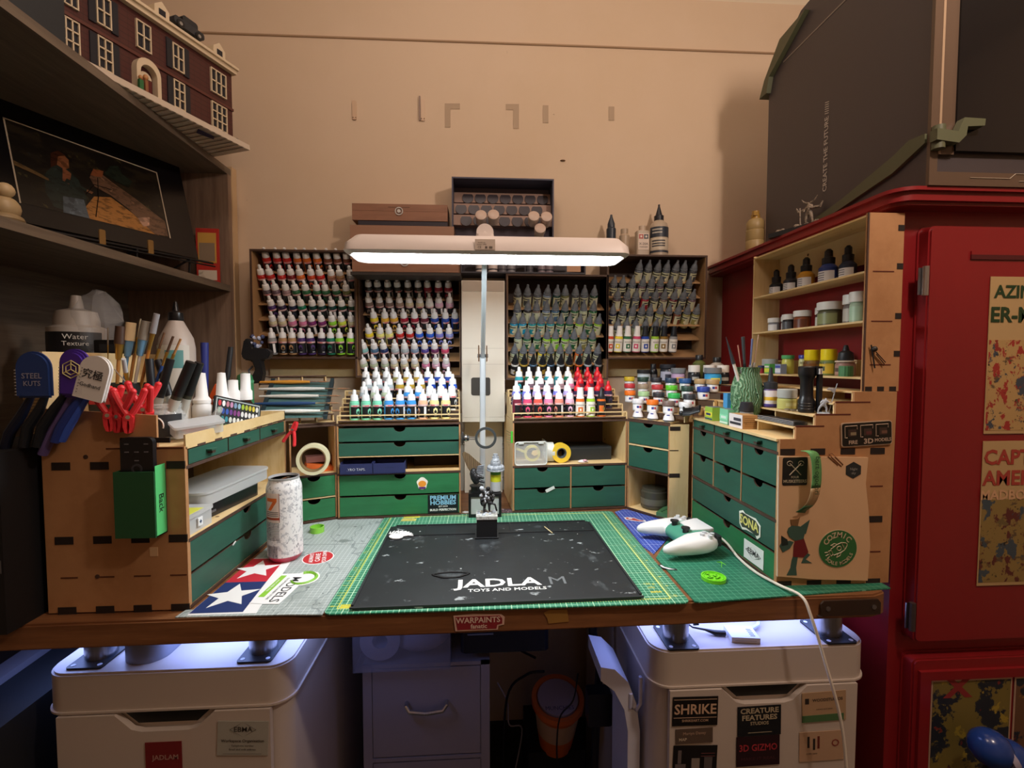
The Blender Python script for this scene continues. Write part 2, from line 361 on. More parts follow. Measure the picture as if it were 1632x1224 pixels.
# ---------------------------------------------------------------- laser-cut units
def drawer(parent, x0, x1, z0, z1, d, m, name='drawer', notch=True, knob=False):
    """drawer with its front in the plane y=0; finger notch at the top centre"""
    b = MB(); w = x1 - x0; cx = (x0 + x1) / 2; r = min(.0125, (z1 - z0) * .45); g = .0008
    if notch:
        rn_ = r * .85
        p = [(x0 + g, z0 + g), (x1 - g, z0 + g), (x1 - g, z1 - g)] + [(cx + r * 1.15 * cos(a), z1 - g - rn_ * sin(a)) for a in [pi * i / 10 for i in range(11)]] + [(x0 + g, z1 - g)]
    else: p = [(x0 + g, z0 + g), (x1 - g, z0 + g), (x1 - g, z1 - g), (x0 + g, z1 - g)]
    b.prism(p, .0004, .0035, m, 'xz', EDGE)
    b.box(x0 + .002, x1 - .002, .0035, d, z0 + .001, z0 + .003, PLY)
    for a, c in ((x0 + .002, x0 + .004), (x1 - .004, x1 - .002)): b.box(a, c, .0035, d, z0 + .003, z1 - .004, EDGE)
    b.box(x0 + .004, x1 - .004, d - .002, d, z0 + .003, z1 - .004, EDGE)
    o = part(name, b, parent)
    if knob:
        k = MB(); zc = (z0 + z1) / 2; k.box(cx - .010, cx + .010, -.009, .0004, zc + .001, zc + .0035, m); k.box(cx - .005, cx + .005, -.007, .0004, zc - .004, zc + .001, EDGE)
        part('pull', k, o)
    return o
def carcass(parent, w, d, h, shelves=(), divs=(), th=.0035, base=0, edge=MDF, back=True, top=True):
    b = MB()
    for x0, x1 in ((0, th), (w - th, w)): b.box(x0, x1, .001, d, base, h, PLY); b.box(x0, x1, 0, .001, base, h, edge)
    for z in ([0] if base == 0 else []) + list(shelves) + ([h - th] if top else []):
        b.box(th, w - th, .0012, d, z, z + th, PLY); b.box(-.0003, w + .0003, -.0006, .0012, z - .0008, z + th + .0008, EDGE)
    for x, z0, z1 in divs: b.box(x - .0015, x + .0015, .0008, d, z0, z1, PLY); b.box(x - .0015, x + .0015, -.0002, .0008, z0, z1, edge)
    if back: b.box(th, w - th, d - .002, d, base, h - .001, P(0x5a4a3c, .8))
    return part('carcass', b, parent)

# -- unit left of the lamp pole
uCL = thing('drawer_unit', 'green-fronted drawer unit left of the lamp pole, with a hobby shop sticker', 'drawer unit', (-.3585, 1.1705, .7528), rz=3.8)
carcass(uCL, .301, .2, .236, shelves=(.1095,))
drawer(uCL, .0035, .2975, .0055, .0545, .19, BRIGHTGREEN); dd = drawer(uCL, .0035, .2975, .0575, .1085, .19, BRIGHTGREEN)
drawer(uCL, .0035, .2975, .156, .189, .19, GREEN); drawer(uCL, .0035, .2975, .192, .2265, .19, GREEN)
b = MB(); b.box(.0035, .2975, 0, .19, .1535, .1555, PLY); b.box(.12, .2975, .004, .006, .1135, .120, PLY); b.box(.18, .2975, .07, .074, .1135, .152, P(0x2d211c, .8)); part('shelf', b, uCL)
b = MB(); b.box(0, .076, -.0006, .0003, 0, .047, P(0x10161c)); CY = P(0x8fc9e8)
b.text('PREMIUM', .0155, CY, FRONT(.038, -.001, .039), .03, 1.03); b.text('HOBBIES', .0155, CY, FRONT(.038, -.001, .0265), .03, 1.08)
b.text('EST.2018', .0055, WT, FRONT(.038, -.001, .017), .01, 1.1); b.text('BUILD PERFECTION', .0075, WT, FRONT(.038, -.001, .0085), .03, 1.0)
part('sticker', b, uCL.children[1], (.2185, 0, .006), label='dark sticker with pale blue block lettering')
b = MB(); b.push(T(0, 0, 0)); b.prism([(.013 * cos(a) * (1 + .12 * sin(5 * a)), .013 * sin(a) * 1.2) for a in [i * pi / 12 for i in range(24)]], -.0006, .0002, P(0xf1efe4), 'xz'); b.pop()
b.prism([(.010 * cos(a), -.001 + .008 * sin(a)) for a in [i * pi / 10 for i in range(20)]], -.001, .0002, P(0xef9a35), 'xz')
b.prism([(-.009, -.009), (.009, -.009), (.007, -.014), (-.007, -.014)], -.0012, .0002, P(0x5b2f7a), 'xz')
part('sticker', b, dd, (.205, 0, .0835), label='small orange and purple cut-out sticker')

# -- unit right of the lamp pole
uCR = thing('drawer_unit', 'drawer unit right of the lamp pole with an open bay over four green drawers', 'drawer unit', (.0755, 1.198, .7528), rz=4.3)
carcass(uCR, .306, .19, .237, shelves=(.117,), divs=((.1535, .004, .117),))
for x0, x1 in ((.0035, .152), (.155, .3025)):
    for z0, z1 in ((.0055, .0595), (.0625, .1155)): drawer(uCR, x0, x1, z0, z1, .18, GREEN)

# -- left corner unit
uKL = thing('corner_drawer_unit', 'corner drawer unit at the left with two bright green drawers and an open top bay', 'drawer unit', (-.4575, 1.1335, .7528), rz=25)
carcass(uKL, .1045, .12, .236, shelves=(.112,), divs=((.052, 0, 0.0001),))
drawer(uKL, .0035, .101, .0055, .0545, .11, BRIGHTGREEN); drawer(uKL, .0035, .101, .0595, .1105, .11, BRIGHTGREEN)
b = MB(); b.box(.0035, .101, 0, .11, .0560, .0585, PLY); part('shelf', b, uKL)
# -- right corner unit
uKR = thing('corner_drawer_unit', 'corner drawer unit at the right with two green drawers over an open bay', 'drawer unit', (.381, 1.216, .7528), rz=-56)
carcass(uKR, .127, .12, .237, shelves=(.110,))
drawer(uKR, .0035, .1235, .115, .1705, .11, GREEN); drawer(uKR, .0035, .1235, .176, .2335, .11, GREEN)
b = MB(); b.box(.0035, .1235, 0, .11, .1715, .175, PLY); part('shelf', b, uKR)
b = MB(); b.push(T(.127, 0, 0, 0, 0, 56)); b.box(.0, .048, 0, .003, 0, .237, PLY)
for z in (.107, .222): b.box(0, .026, -.0006, .003, z, z + .010, DARKEDGE)
b.box(0, .022, -.0005, .001, .1725, .1745, DARKEDGE); b.pop(); part('side_panel', b, uKR)

# -- left unit
def joints(b, x0, x1, z, n, w, h=.010, y=-.0007, m=DARKEDGE):
    for i in range(n): c = x0 + (x1 - x0) * (i + .5) / n; b.box(c - w / 2, c + w / 2, y, .002, z - h / 2, z + h / 2, m)
uL = thing('drawer_unit', 'large wooden unit at the left end of the desk with an open bay', 'drawer unit', (-.4625, .757, .7528), rz=90)
carcass(uL, .368, .209, .256, shelves=(.106, .222), top=False)
drawer(uL, .0035, .3645, .0055, .0525, .19, GREEN); drawer(uL, .0035, .3645, .0555, .105, .19, GREEN)
for x0, x1 in ((.006, .1215), (.1235, .2430), (.2450, .3630)): drawer(uL, x0, x1, .2265, .2515, .18, GREEN, notch=False, knob=True)
b = MB(); b.box(0, .368, 0, .205, .2525, .256, PLY); b.box(0, .368, 0, .003, .253, .275, PLY); b.box(.365, .368, 0, .09, .256, .275, PLY)
for i in range(7): b.box(.03 + .05 * i, .052 + .05 * i, -.0005, .002, .2515, .2555, EDGE)
part('tray', b, uL)
b = MB(); b.push(T(0, 0, 0, 0, 0, -90))   # near end plate; local x now runs to the left of the picture
b.M = b.M @ T(0, 0, 0)
pl = [(0, 0), (0, .257), (-.040, .257), (-.040, .306), (-.209, .318), (-.209, 0)]
b.prism([(x, z) for x, z in pl], -.004, 0, MDF, 'xz')
for z in (.001, .1115, .227): 
    for i in range(4): c = -.012 - .056 * i; b.box(c - .015, c + .012, -.0046, -.002, z - .004, z + .008, DARKEDGE)
for i in range(4): c = -.014 - .054 * i; b.box(c - .013, c + .012, -.0044, -.002, .054, .0562, P(0x5a2e14, .8))
b.box(-.115, -.002, -.0044, -.002, .254, .2565, P(0x5a2e14, .8))
b.box(-.093, -.020, -.0062, -.004, .264, .272, DARKEDGE)
b.box(-.056, -.044, -.0046, -.004, .086, .100, P(0xd8b58c, .4))
for x, z in ((-.145, .243), (-.10, .147), (-.135, .056)): b.push(T(x, -.0042, z, 90)); b.cyl(.0035, -.0005, .0004, EDGE, 10); b.pop()
b.pop(); part('side_panel', b, uL)
b = MB(); b.box(0, .368, .205, .209, .256, .404, PLY); part('back_board', b, uL)

# -- right unit with stepped top
uR = thing('drawer_unit', 'large wooden unit at the right end of the desk with many green drawers and stickers', 'drawer unit', (.507, 1.107, .7528), rz=-90)
carcass(uR, .332, .205, .252, shelves=(.110, .229), divs=((.106, .114, .229), (.218, .114, .229)), top=False)
dlow = drawer(uR, .0035, .3285, .0055, .0545, .19, BRIGHTGREEN); dmid = drawer(uR, .0035, .3285, .0575, .109, .19, GREEN)
for x0, x1 in ((.0035, .1042), (.1078, .2162), (.2198, .3285)):
    drawer(uR, x0, x1, .115, .169, .19, GREEN); drawer(uR, x0, x1, .172, .2285, .19, GREEN)
    drawer(uR, x0, x1, .233, .250, .18, GREEN, notch=False, knob=True)
b = MB(); b.box(0, .332, -.004, .20, .2515, .256, PLY); part('top_board', b, uR)
b = MB()   # near end plate, in world-like orientation (x to the right of the picture)
b.push(T(.332, 0, 0, 0, 0, 90)); b.prism([(0, 0), (.205, 0), (.208, .337), (.131, .337), (.131, .319), (.098, .319), (.098, .298), (.063, .298), (.063, .278), (.028, .278), (.028, .256), (0, .256)], -.004, 0, MDF, 'xz')
for z in (.001, .1125, .2325):
    for i in range(4): b.box(.001 + .054 * i, .027 + .054 * i, -.0047, -.002, z - .004, z + .007, DARKEDGE)
for x0, x1, z in ((.098, .16, .318), (.063, .125, .297), (.028, .078, .277)): b.box(x0, x1, -.0045, -.002, z, z + .0022, P(0x5a2313, .8))
for z in (.055, .171): b.box(.165, .188, -.0045, -.002, z, z + .0022, P(0x5a2313, .8))
b.pop(); part('side_panel', b, uR)
b = MB(); b.prism([(-.006, .014), (.006, .019), (.014, .015), (.050, .017), (.066, .008), (.066, -.012), (.056, -.020), (.050, -.013), (.02, -.015), (.006, -.019), (-.004, -.010)], -.0006, .0002, P(0xeef0e6), 'xz')
b.prism([(-.002, .011), (.007, .015), (.050, .013), (.062, .006), (.062, -.010), (.055, -.014), (.02, -.011), (.006, -.014), (0, -.008)], -.0009, .0002, P(0x2b3a2a), 'xz')
b.text('SONA', .024, P(0xe2dc7a), FRONT(.029, -.0013, .001, 0) , .03, .95); part('sticker', b, dmid, (.221, -.0003, .0795), label='ragged dark sticker with yellow graffiti lettering')
b = MB(); b.box(0, .064, -.0006, .0002, 0, .036, P(0xe8eceb)); IK = P(0x2a2c2e)
b.tube([(.008, -.001, .019), (.032, -.001, .031), (.056, -.001, .019), (.032, -.001, .007)], .0008, IK, 4, True); b.text('EBMA', .015, IK, FRONT(.032, -.001, .019), .01)
part('sticker', b, dlow, (.234, 0, .0095), label='white sticker with a black diamond logo')

# stepped stand on the right unit
t = thing('stepped_stand', 'stepped plywood stand on the right drawer unit carrying pots, torch and vase', 'stand', (.507, 1.107, 1.0090), rz=-90)
b = MB()
for y, z in ((.028, .020), (.063, .040), (.098, .061), (.131, .081)):
    b = MB(); b.box(0, .3319, y - .002, .205, z - .0028, z, PLY); part('tread', b, t)
for x in (0, .11, .222, .329):
    b = MB(); b.prism([(.203, .0002), (.203, .078), (.131, .078), (.131, .058), (.098, .058), (.098, .037), (.063, .037), (.063, .017), (.028, .017), (.028, .0002)], x, x + .0028, PLY, 'yz'); part('divider', b, t)

# tall shelf on the right unit
t = thing('wall_shelf', 'tall narrow plywood shelf of jars beside the red cupboard', 'shelf', (.655, 1.115, 1.0905), rz=-90)
b = MB(); H = .305; Wd = .340
b.box(0, .003, 0, .066, 0, H, PLY)
for z in (.024, .122, .207, H - .003): b.box(.003, Wd - .004, 0, .066, z - .0035, z, PLY)
b.box(.003, Wd - .004, .064, .066, .020, .055, PLY); b.box(.003, Wd - .004, .064, .066, .235, H, PLY)
part('boards', b, t)
b = MB(); b.push(T(Wd, 0, 0, 0, 0, 90)); b.box(0, .066, 0, .004, 0, H, MDF); b.box(0.0, .003, -.0006, .001, 0, H, EDGE)
for z in (.06, .125, .21, .275): b.box(.055, .066, -.0006, .002, z, z + .010, DARKEDGE)
for z in (.045, .12, .205): b.box(.012, .05, -.0006, .001, z, z + .0018, P(0x5a2313, .8))
joints(b, 0, .066, .004, 3, .012, .008, -.0007)
b.pop(); part('side_panel', b, t)
b = MB(); b.push(T(Wd, -0.0, 0, 0, 0, 90))
b.tube([(.010, -.004, .080), (.018, -.004, .040)], .0012, BLACK, 6); b.tube([(.019, -.004, .068), (.037, -.004, .050)], .0009, BLACK, 6); b.tube([(.020, -.004, .064), (.035, -.004, .047)], .0009, BLACK, 6)
b.ball((.016, -.004, .073), .005, P(0x2a2622), 8); b.pop(); part('hook', b, t, label='black wire hook on the end panel')
# ---------------------------------------------------------------- left shelving
OAK = mixmask('grey_oak_board', rgb(0x75685a), [('noise', (6, .4, .25, (14, 1, 14)), rgb(0x63574b)), ('noise', (18, .6, .15, (14, .8, 14)), (*rgb(0x8d7e6c), .6))], .6)
OAKV = mixmask('grey_oak_panel', rgb(0x8b7462), [('noise', (6, .4, .25, (14, 14, 1)), rgb(0x765f50)), ('noise', (18, .6, .15, (14, 14, .8)), (*rgb(0xa08872), .6))], .6)
t = thing('shelf_unit', 'grey oak shelf unit along the left wall carrying a toy house and a picture', 'shelf unit', (0, 0, 0))
b = MB(); b.box(-1.0, -.72, .15, 1.402, 1.3425, 1.36, OAK); part('shelf', b, t)
b = MB(); b.box(-1.0, -.72, .15, 1.420, 1.673, 1.691, OAK); part('shelf', b, t)
b = MB(); b.box(-1.0, -.72, 1.402, 1.420, .7525, 1.673, OAKV); part('side_panel', b, t)
b = MB(); b.box(-1.015, -1.0, .15, 1.42, .7525, 1.691, OAK); part('back_panel', b, t)
b = MB(); b.box(-.735, -.717, 1.42, 1.445, .7525, 1.70, P(0xc9ac86, .6)); part('edge_post', b, t)

# picture standing on the middle shelf
u_ = Vector((.159, .36, 0)).normalized(); up_ = Vector((-u_.y, u_.x, 0)) * sin(.25) + Vector((0, 0, cos(.25)))
t = thing('framed_picture', 'black framed photo print of a person with a horse, leaning on the middle left shelf', 'picture', (-.928, .978, 1.42))
nrm = u_.cross(up_); Mx = Matrix((u_, up_, nrm)).transposed().to_4x4(); t.rotation_euler = Mx.to_euler()
BK = P(0x0e0c10, .25)
b = MB(); b.box(-.12, .394, 0, .265, -.010, 0, BK); part('mount_board', b, t)
b = MB()
for x0, x1, y0, y1 in ((.034, .0365, .040, .219), (.326, .3285, .042, .220), (.034, .3285, .218, .2205)): b.box(x0, x1, y0, y1, 0, .0008, P(0xcabda8, .4))
part('inner_border', b, t, label='thin pale border line')
PH = mixmask('photo_print', rgb(0x17130f), [('noise', (14, .5, .1, (1, 2, 1)), rgb(0x2b2418)), ('noise', (30, .62, .05, (1, 1, 1)), rgb(0x4a4426)), ('noise', (20, .66, .04, (1, 1, 1)), rgb(0x2a3a44))], .3)
b = MB(); b.box(.0365, .326, .0415, .218, 0, .0006, PH); z = .0008
def PT(h):
    c = rgb(h); return mixmask('photo_tone_%06x' % h, c, [('noise', (45, .5, .08, (1, 2, 1)), tuple(v * .55 for v in c)), ('noise', (70, .6, .05, (1, 1, 1)), tuple(min(1, v * 1.6) for v in c))], .3)
def blob(pts, m):
    global z; b.flat(pts, z, m); z += .0001
blob([(.14, .042), (.30, .042), (.26, .075), (.205, .110), (.17, .100), (.15, .07)], mixmask('golden_path', rgb(0xa8743a), [('noise', (50, .5, .1, (1, 3, 1)), rgb(0x6e4a22))], .3))
blob([(.09, .05), (.14, .042), (.155, .09), (.145, .13), (.125, .155), (.105, .15), (.085, .12), (.08, .08)], PT(0x24302e))
blob([(.105, .042), (.152, .042), (.148, .085), (.11, .08)], PT(0x53606c))
blob([(.115, .118), (.126, .112), (.134, .14), (.120, .15)], PT(0x8a563a))
blob([(.108, .152), (.112, .175), (.125, .182), (.134, .172), (.132, .152), (.122, .145)], PT(0x8a5838))
blob([(.098, .14), (.103, .175), (.118, .186), (.13, .180), (.115, .172), (.110, .15)], PT(0x40200f))
blob([(.168, .145), (.185, .168), (.20, .16), (.215, .150), (.26, .125), (.322, .085), (.322, .045), (.29, .042), (.27, .06), (.235, .095), (.205, .115), (.175, .125)], PT(0x6e5340))
blob([(.255, .075), (.285, .085), (.28, .062), (.265, .055)], PT(0xb8917a))
blob([(.17, .15), (.18, .17), (.20, .172), (.195, .155)], PT(0x8c5130))
for p in ([(.155, .10, z), (.175, .13, z), (.21, .13, z)], [(.165, .05, z), (.178, .10, z), (.185, .15, z)]): b.tube(p, .0009, P(0x18100c), 4)
blob([(.123, .125), (.160, .112), (.158, .106), (.118, .115)], PT(0x24302e)); blob([(.158, .112), (.170, .110), (.166, .104), (.156, .106)], PT(0x9a6a4a)); blob([(.0365, .13), (.075, .118), (.09, .112), (.09, .106), (.0365, .120)], PT(0x6a5434)); blob([(.20, .165), (.215, .19), (.235, .20), (.24, .18), (.26, .17), (.25, .15), (.225, .155)], PT(0x1f2a22))
part('photo', b, t, label='dim woodland photo of a long-haired person beside a brown horse')
t2 = thing('picture_stand', 'black wire easel with brass clips under the framed photo', 'stand', (0, 0, 0))
b = MB(); p0 = Vector((-.928, .978, 1.40)); p1 = Vector((-.745, 1.34, 1.40)); off = Vector((.016, -.006, .008))
b.tube([p0 + off, p1 + off], .003, BLACK, 6); b.tube([p0 + off * 1.4 + Vector((0, 0, -.012)), p1 + off * 1.4 + Vector((0, 0, -.012))], .002, BLACK, 6)
for f in (.2, .55, .85): q = p0.lerp(p1, f) + off; b.tube([q, (q.x - .004, q.y, 1.3605)], .003, BLACK, 6); b.tube([q, (q.x - .10, q.y + .03, 1.3625)], .003, BLACK, 6)
part('wire_frame', b, t2)
for f in (.38, .62):
    q = p0.lerp(p1, f) + off; b = MB(); b.rbox(-.006, .006, -.003, .001, -.008, .026, .003, P(0x8b6b3c, .3), plane='xz'); part('clip', b, t2, q, (0, 0, 66))
# comic book beyond the picture
b = MB(); b.box(-.058, .0, 0, .006, 0, .15, P(0xb5322a)); b.box(-.053, -.006, -.0006, 0, .055, .138, P(0xc99a4a)); b.box(-.050, -.010, -.001, 0, .060, .11, P(0x8d7a66)); b.box(-.053, -.006, -.0008, 0, .008, .035, P(0xd5c9b8))
solo('book', b, 'slim red book with a yellow cover panel behind the framed photo', 'book', (-.735, 1.375, 1.362), rz=5)
b = MB(); b.tube([(0, 0, .003), (.02, .01, .003), (.045, 0, .004), (.04, .02, .01), (.02, .03, .016)], .0025, P(0xb9b4aa, .3), 6); b.box(-.06, 0, -.02, .03, 0, .008, P(0x1b1d22))
solo('headphone_cable', b, 'coiled cable and black adaptor lying on the middle left shelf', 'cable', (-.80, 1.17, 1.3605), rz=60)
b = MB(); b.ball((0, 0, .03), .02, P(0xb09a74), 8); b.ball((.004, -.002, .058), .012, P(0xc2ab84), 8); b.ball((0, 0, .012), .024, P(0x94805e), 8, .5)
solo('figurine', b, 'small tan figurine at the left edge of the middle shelf', 'figurine', (-.775, .825, 1.3605))

# toy brick house on the top shelf (generic)
BR = mixmask('dark_red_brick', rgb(0x4a2220), [('stripes', (2, .0096, .0009), rgb(0x2c1413)), ('stripes', (0, .016, .0007), rgb(0x351918))], .4)
SNOW = P(0xcdbfae, .5); CREAM = P(0xd6c5a8, .5); NAVY = P(0x161a26, .4)
hs = thing('toy_house', 'toy brick mansion with white windows and snowy base on the top left shelf', 'toy house', (-.712, 1.03, 1.6925), rz=68.4)
hs.scale = (1, 1, 1.2); HX0, HX1 = -.125, .262
b = MB(); b.box(-.14, .285, -.001, .20, 0.001, .006, SNOW)
for i in range(26): b.box(-.135 + .016 * i, -.127 + .016 * i, -.0018, .20, -.0006, .0, SNOW)
part('base_plate', b, hs)
b = MB(); b.prism([(-.14, 0), (.285, 0), (.285, .01), (.24, .016), (.20, .010), (.12, .018), (.05, .012), (-.02, .02), (-.09, .014), (-.14, .018)], .006, .012, SNOW); part('snow_bank', b, hs)
b = MB(); b.box(HX0, HX1, .03, .20, .006, .155, BR)
b.box(HX0 - .002, HX1 + .002, .027, .20, .078, .083, P(0x5b2f28)); part('walls', b, hs)
b = MB(); b.box(HX0 - .006, HX1 + .006, .018, .205, .155, .163, CREAM); b.box(HX0 - .008, HX1 + .008, .012, .21, .163, .168, CREAM); part('cornice', b, hs)
b = MB(); b.prism([(.014, .168), (.06, .195), (.16, .195), (.205, .168)], HX0 - .004, HX1 + .004, CREAM, 'yz'); part('roof', b, hs)
def win(x, z, w, h, nx, nz):
    b = MB(); b.box(x - w / 2, x + w / 2, .0285, .031, z, z + h, NAVY); e = .0022
    for i in range(nx + 1): c = x - w / 2 + w * i / nx; b.box(c - e / 2, c + e / 2, .025, .030, z - e / 2, z + h + e / 2, CREAM)
    for i in range(nz + 1): c = z + h * i / nz; b.box(x - w / 2, x + w / 2, .025, .030, c - e / 2, c + e / 2, CREAM)
    part('window', b, hs)
for x, w, nx in ((-.095, .042, 4), (-.030, .024, 2), (.045, .028, 2), (.120, .024, 2), (.165, .0, 0), (.222, .04, 3)):
    if nx == 0: continue
    win(x, .095, w, .046, nx, 2 if abs(x - .045) > .01 else 2)
    if abs(x - .045) > .01: win(x, .024, w, .05, nx, 3)
for x in (-.030, .120):
    for s in (-1, 1):
        b = MB(); b.box(x + s * .020 - .006, x + s * .020 + .006, .0265, .031, .092, .145, NAVY); b.box(x + s * .020 - .006, x + s * .020 + .006, .0265, .031, .020, .075, NAVY); part('shutter', b, hs)
b = MB(); b.prism([(.02, .006)] + [(.045 + .025 * cos(pi - a), .055 + .022 * sin(a)) for a in [pi * i / 10 for i in range(11)]] + [(.07, .006), (.062, .006)] + [(.045 + .017 * cos(a), .05 + .016 * sin(a)) for a in [pi * i / 10 for i in range(11)]] + [(.028, .006)], .014, .03, CREAM, 'xz'); part('porch_arch', b, hs)
b = MB(); b.box(.032, .058, .027, .031, .006, .045, P(0x5b1d1c)); b.prism([(.045 + .013 * cos(a), .046 + .011 * sin(a)) for a in [pi * i / 8 for i in range(9)]], .026, .030, CREAM, 'xz'); part('front_door', b, hs)
for x in (.00, .205, .065):
    b = MB(); b.prism([(x, .168), (x + .032, .168), (x + .032, .186), (x + .016, .198), (x, .186)], .020, .06, CREAM, 'xz'); b.box(x + .009, x + .023, .0185, .021, .170, .183, NAVY); part('dormer', b, hs)
b = MB()
for i in range(9): b.ball((-.10 + .045 * i + .006 * (i % 2), .016, .014), .007, P(0x2a3122), 6, .8)
part('hedge', b, hs)
b = MB(); b.box(.03, .036, .005, .011, .012, .034, P(0x8d5a3a)); b.ball((.033, .008, .039), .005, P(0xb9824f), 6); b.box(.018, .026, .004, .010, .012, .030, P(0x2c6b3c)); b.ball((.022, .007, .034), .004, P(0xb9824f), 6); part('toy_figures', b, hs, label='two small brick figures on the porch')
b = MB(); b.rbox(-.03, .045, -.015, .02, .005, .022, .006, P(0x2c3038, .3), plane='xz'); b.rbox(-.008, .03, -.013, .018, .02, .036, .006, P(0x23262e, .2), plane='xz')
for x in (-.016, .03):
    b.push(T(x, -.015, .008, 90)); b.cyl(.009, -.002, .003, P(0x14151a), 14); b.cyl(.004, .003, .0035, STEEL, 10); b.pop()
solo('toy_car', b, 'dark toy car standing on the roof of the toy house', 'toy car', hs.matrix_basis @ Vector((.165, .07, .196)), rz=68)
b = MB(); b.box(-.055, .0, -.16, 0, 0, .16, P(0x1e252c, .4)); b.box(-.05, -.03, -.1602, -.1595, .1, .12, P(0xb98a2e)); solo('dark_box', b, 'dark blue toy building panel left of the toy mansion', 'box', (-.735, .905, 1.6915), rz=-21)
b = MB(); b.prism([(0, 0), (.04, .0), (.048, .012), (.01, .020)], 0, .0015, P(0x1c2450)); solo('photo_card', b, 'dark blue card under the overhanging house base', 'card', (-.67, 1.18, 1.6895), rz=66)

# ---------------------------------------------------------------- red cupboard
CR_ = mixmask('red_painted_wood', rgb(0x861a1e), [('noise', (5, .4, .4, (1, 1, .3)), rgb(0x7c161b))], .38)
wd = thing('cupboard', 'tall red painted cupboard on the right with comic-style posters in its doors', 'cupboard', (0, 0, 0))
b = MB(); b.box(.737, 1.50, .795, 1.42, .0, 1.405, CR_); part('body', b, wd)
b = MB(); b.rbox(.690, 1.54, .755, 1.44, 1.405, 1.432, .03, CR_); part('cornice', b, wd, bevel=.006)
FX0 = .765
def door(z0, z1):
    b = MB(); b.rbox(FX0, 1.30, .772, .795, z0, z1, .012, CR_, plane='xz')
    o = part('door', b, wd, bevel=.003); return o
d1 = door(.64, 1.375); d2 = door(.05, .61)
b = MB(); b.box(.84, 1.22, .7695, .772, 1.318, 1.326, P(0x4c1016)); b.box(.84, 1.22, .7695, .772, 1.326, 1.332, CR_); part('moulding', b, d1)
b = MB(); b.prism([(.775, .05), (.775, .59), (1.2, .59), (1.2, .574), (.795, .574), (.795, .05)], .766, .772, CR_, 'xz'); part('moulding', b, d2)
for z in (1.255, .665):
    b = MB(); b.tube([(.758, .770, z), (.758, .770, z + .05)], .005, STEEL if z > 1 else P(0x3d3230), 10); b.box(.750, .766, .774, .776, z + .002, z + .048, STEEL); part('hinge', b, wd)
def poster(z0, z1, x0, x1, parent, base, c1, c2, c3, words, label):
    pm = mixmask('poster_' + label[:14].replace(' ', '_'), rgb(base), [('noise', (52, .54, .02, (1, 1, .7)), rgb(c1)), ('noise', (70, .60, .02, (.6, 1, 1)), rgb(0x5c4a34)), ('noise', (30, .56, .02, (1, 1, .8)), rgb(c2)), ('noise', (44, .62, .02, (1, 1, 1)), rgb(c3)), ('noise', (90, .63, .02, (1, 1, 1)), rgb(0x1c1612))], .5)
    b = MB(); b.box(x0, x1, -.001, 0, z0, z1, P(0xb89a6c)); h = z1 - z0
    b.box(x0 + .002, x1 - .002, -.0014, 0, z0 + .006, z0 + h * .60, pm)
    for s, zz, sz, c, xx in words: b.text(s, sz, P(c), FRONT(xx, -.0018, zz), .03)
    part('poster', b, parent, (0, .7712, 0), label=label)
poster(1.015, 1.289, .878, 1.10, d1, 0xb3925e, 0x9c2f2a, 0x3c4652, 0x8c2c26, [('AZING', 1.262, .030, 0x1c3a20, .932), ('ER-MAN', 1.222, .036, 0x1c3a20, .945)], 'cream poster with green title lettering')
poster(.742, 1.002, .878, 1.10, d1, 0x8b7440, 0x5a2622, 0x3c4a55, 0x6a5a36, [('CAPTAIN', .972, .036, 0xa23a30, .955), ('AMERICA', .935, .036, 0xa23a30, .955), ('MADBOMB', .905, .024, 0xcaa07a, .935)], 'yellow poster with red title lettering')
def pos2(x0, x1, base, c, lab):
    pm = mixmask('poster_low' + lab[:6], rgb(base), [('noise', (18, .52, .02, (1, 1, 1)), rgb(0x1d2430)), ('noise', (26, .60, .02, (1, 1, 1)), rgb(c)), ('noise', (36, .64, .02, (1, 1, 1)), rgb(0x7a2a26))], .5)
    b = MB(); b.box(x0, x1, -.001, 0, .30, .572, P(0xb89a84)); b.box(x0 + .003, x1 - .003, -.0014, 0, .30, .568, pm)
    if x0 < .85: b.text('X', .05, P(0x8c2c2c), FRONT(x0 + .05, -.0018, .555), .04, 1.3)
    part('poster', b, d2, (0, .7712, 0), label=lab)
pos2(.800, .955, 0x7a6c34, 0xa08c34, 'olive poster with dark figures'); pos2(.960, 1.10, 0x6a4a34, 0xa07a34, 'brown poster at the right edge')
b = MB(); b.ball((0, 0, 0), .030, P(0x1f3f86, .2), 10); b.ball((.035, 0, -.02), .03, P(0x1f3f86, .2), 10)
b.tube([(.018 + .0 * cos(a), -.0, 0) for a in (0, 1)], .001, WHITE, 4)
b.push(T(.016, 0, -.008, 0, 65, 0)); b.lathe([(.0303, -.005), (.031, 0), (.0303, .005)], P(0xb4b0c8), 20); b.pop()
b.tube([(0, 0, -.02), (.01, .02, -.12), (.015, .05, -.3)], .006, BLACK, 8)
solo('glossy_ornament', b, 'round blue glossy object with a pale band at the lower right corner', 'ornament', onY(1578, 1192, .715))

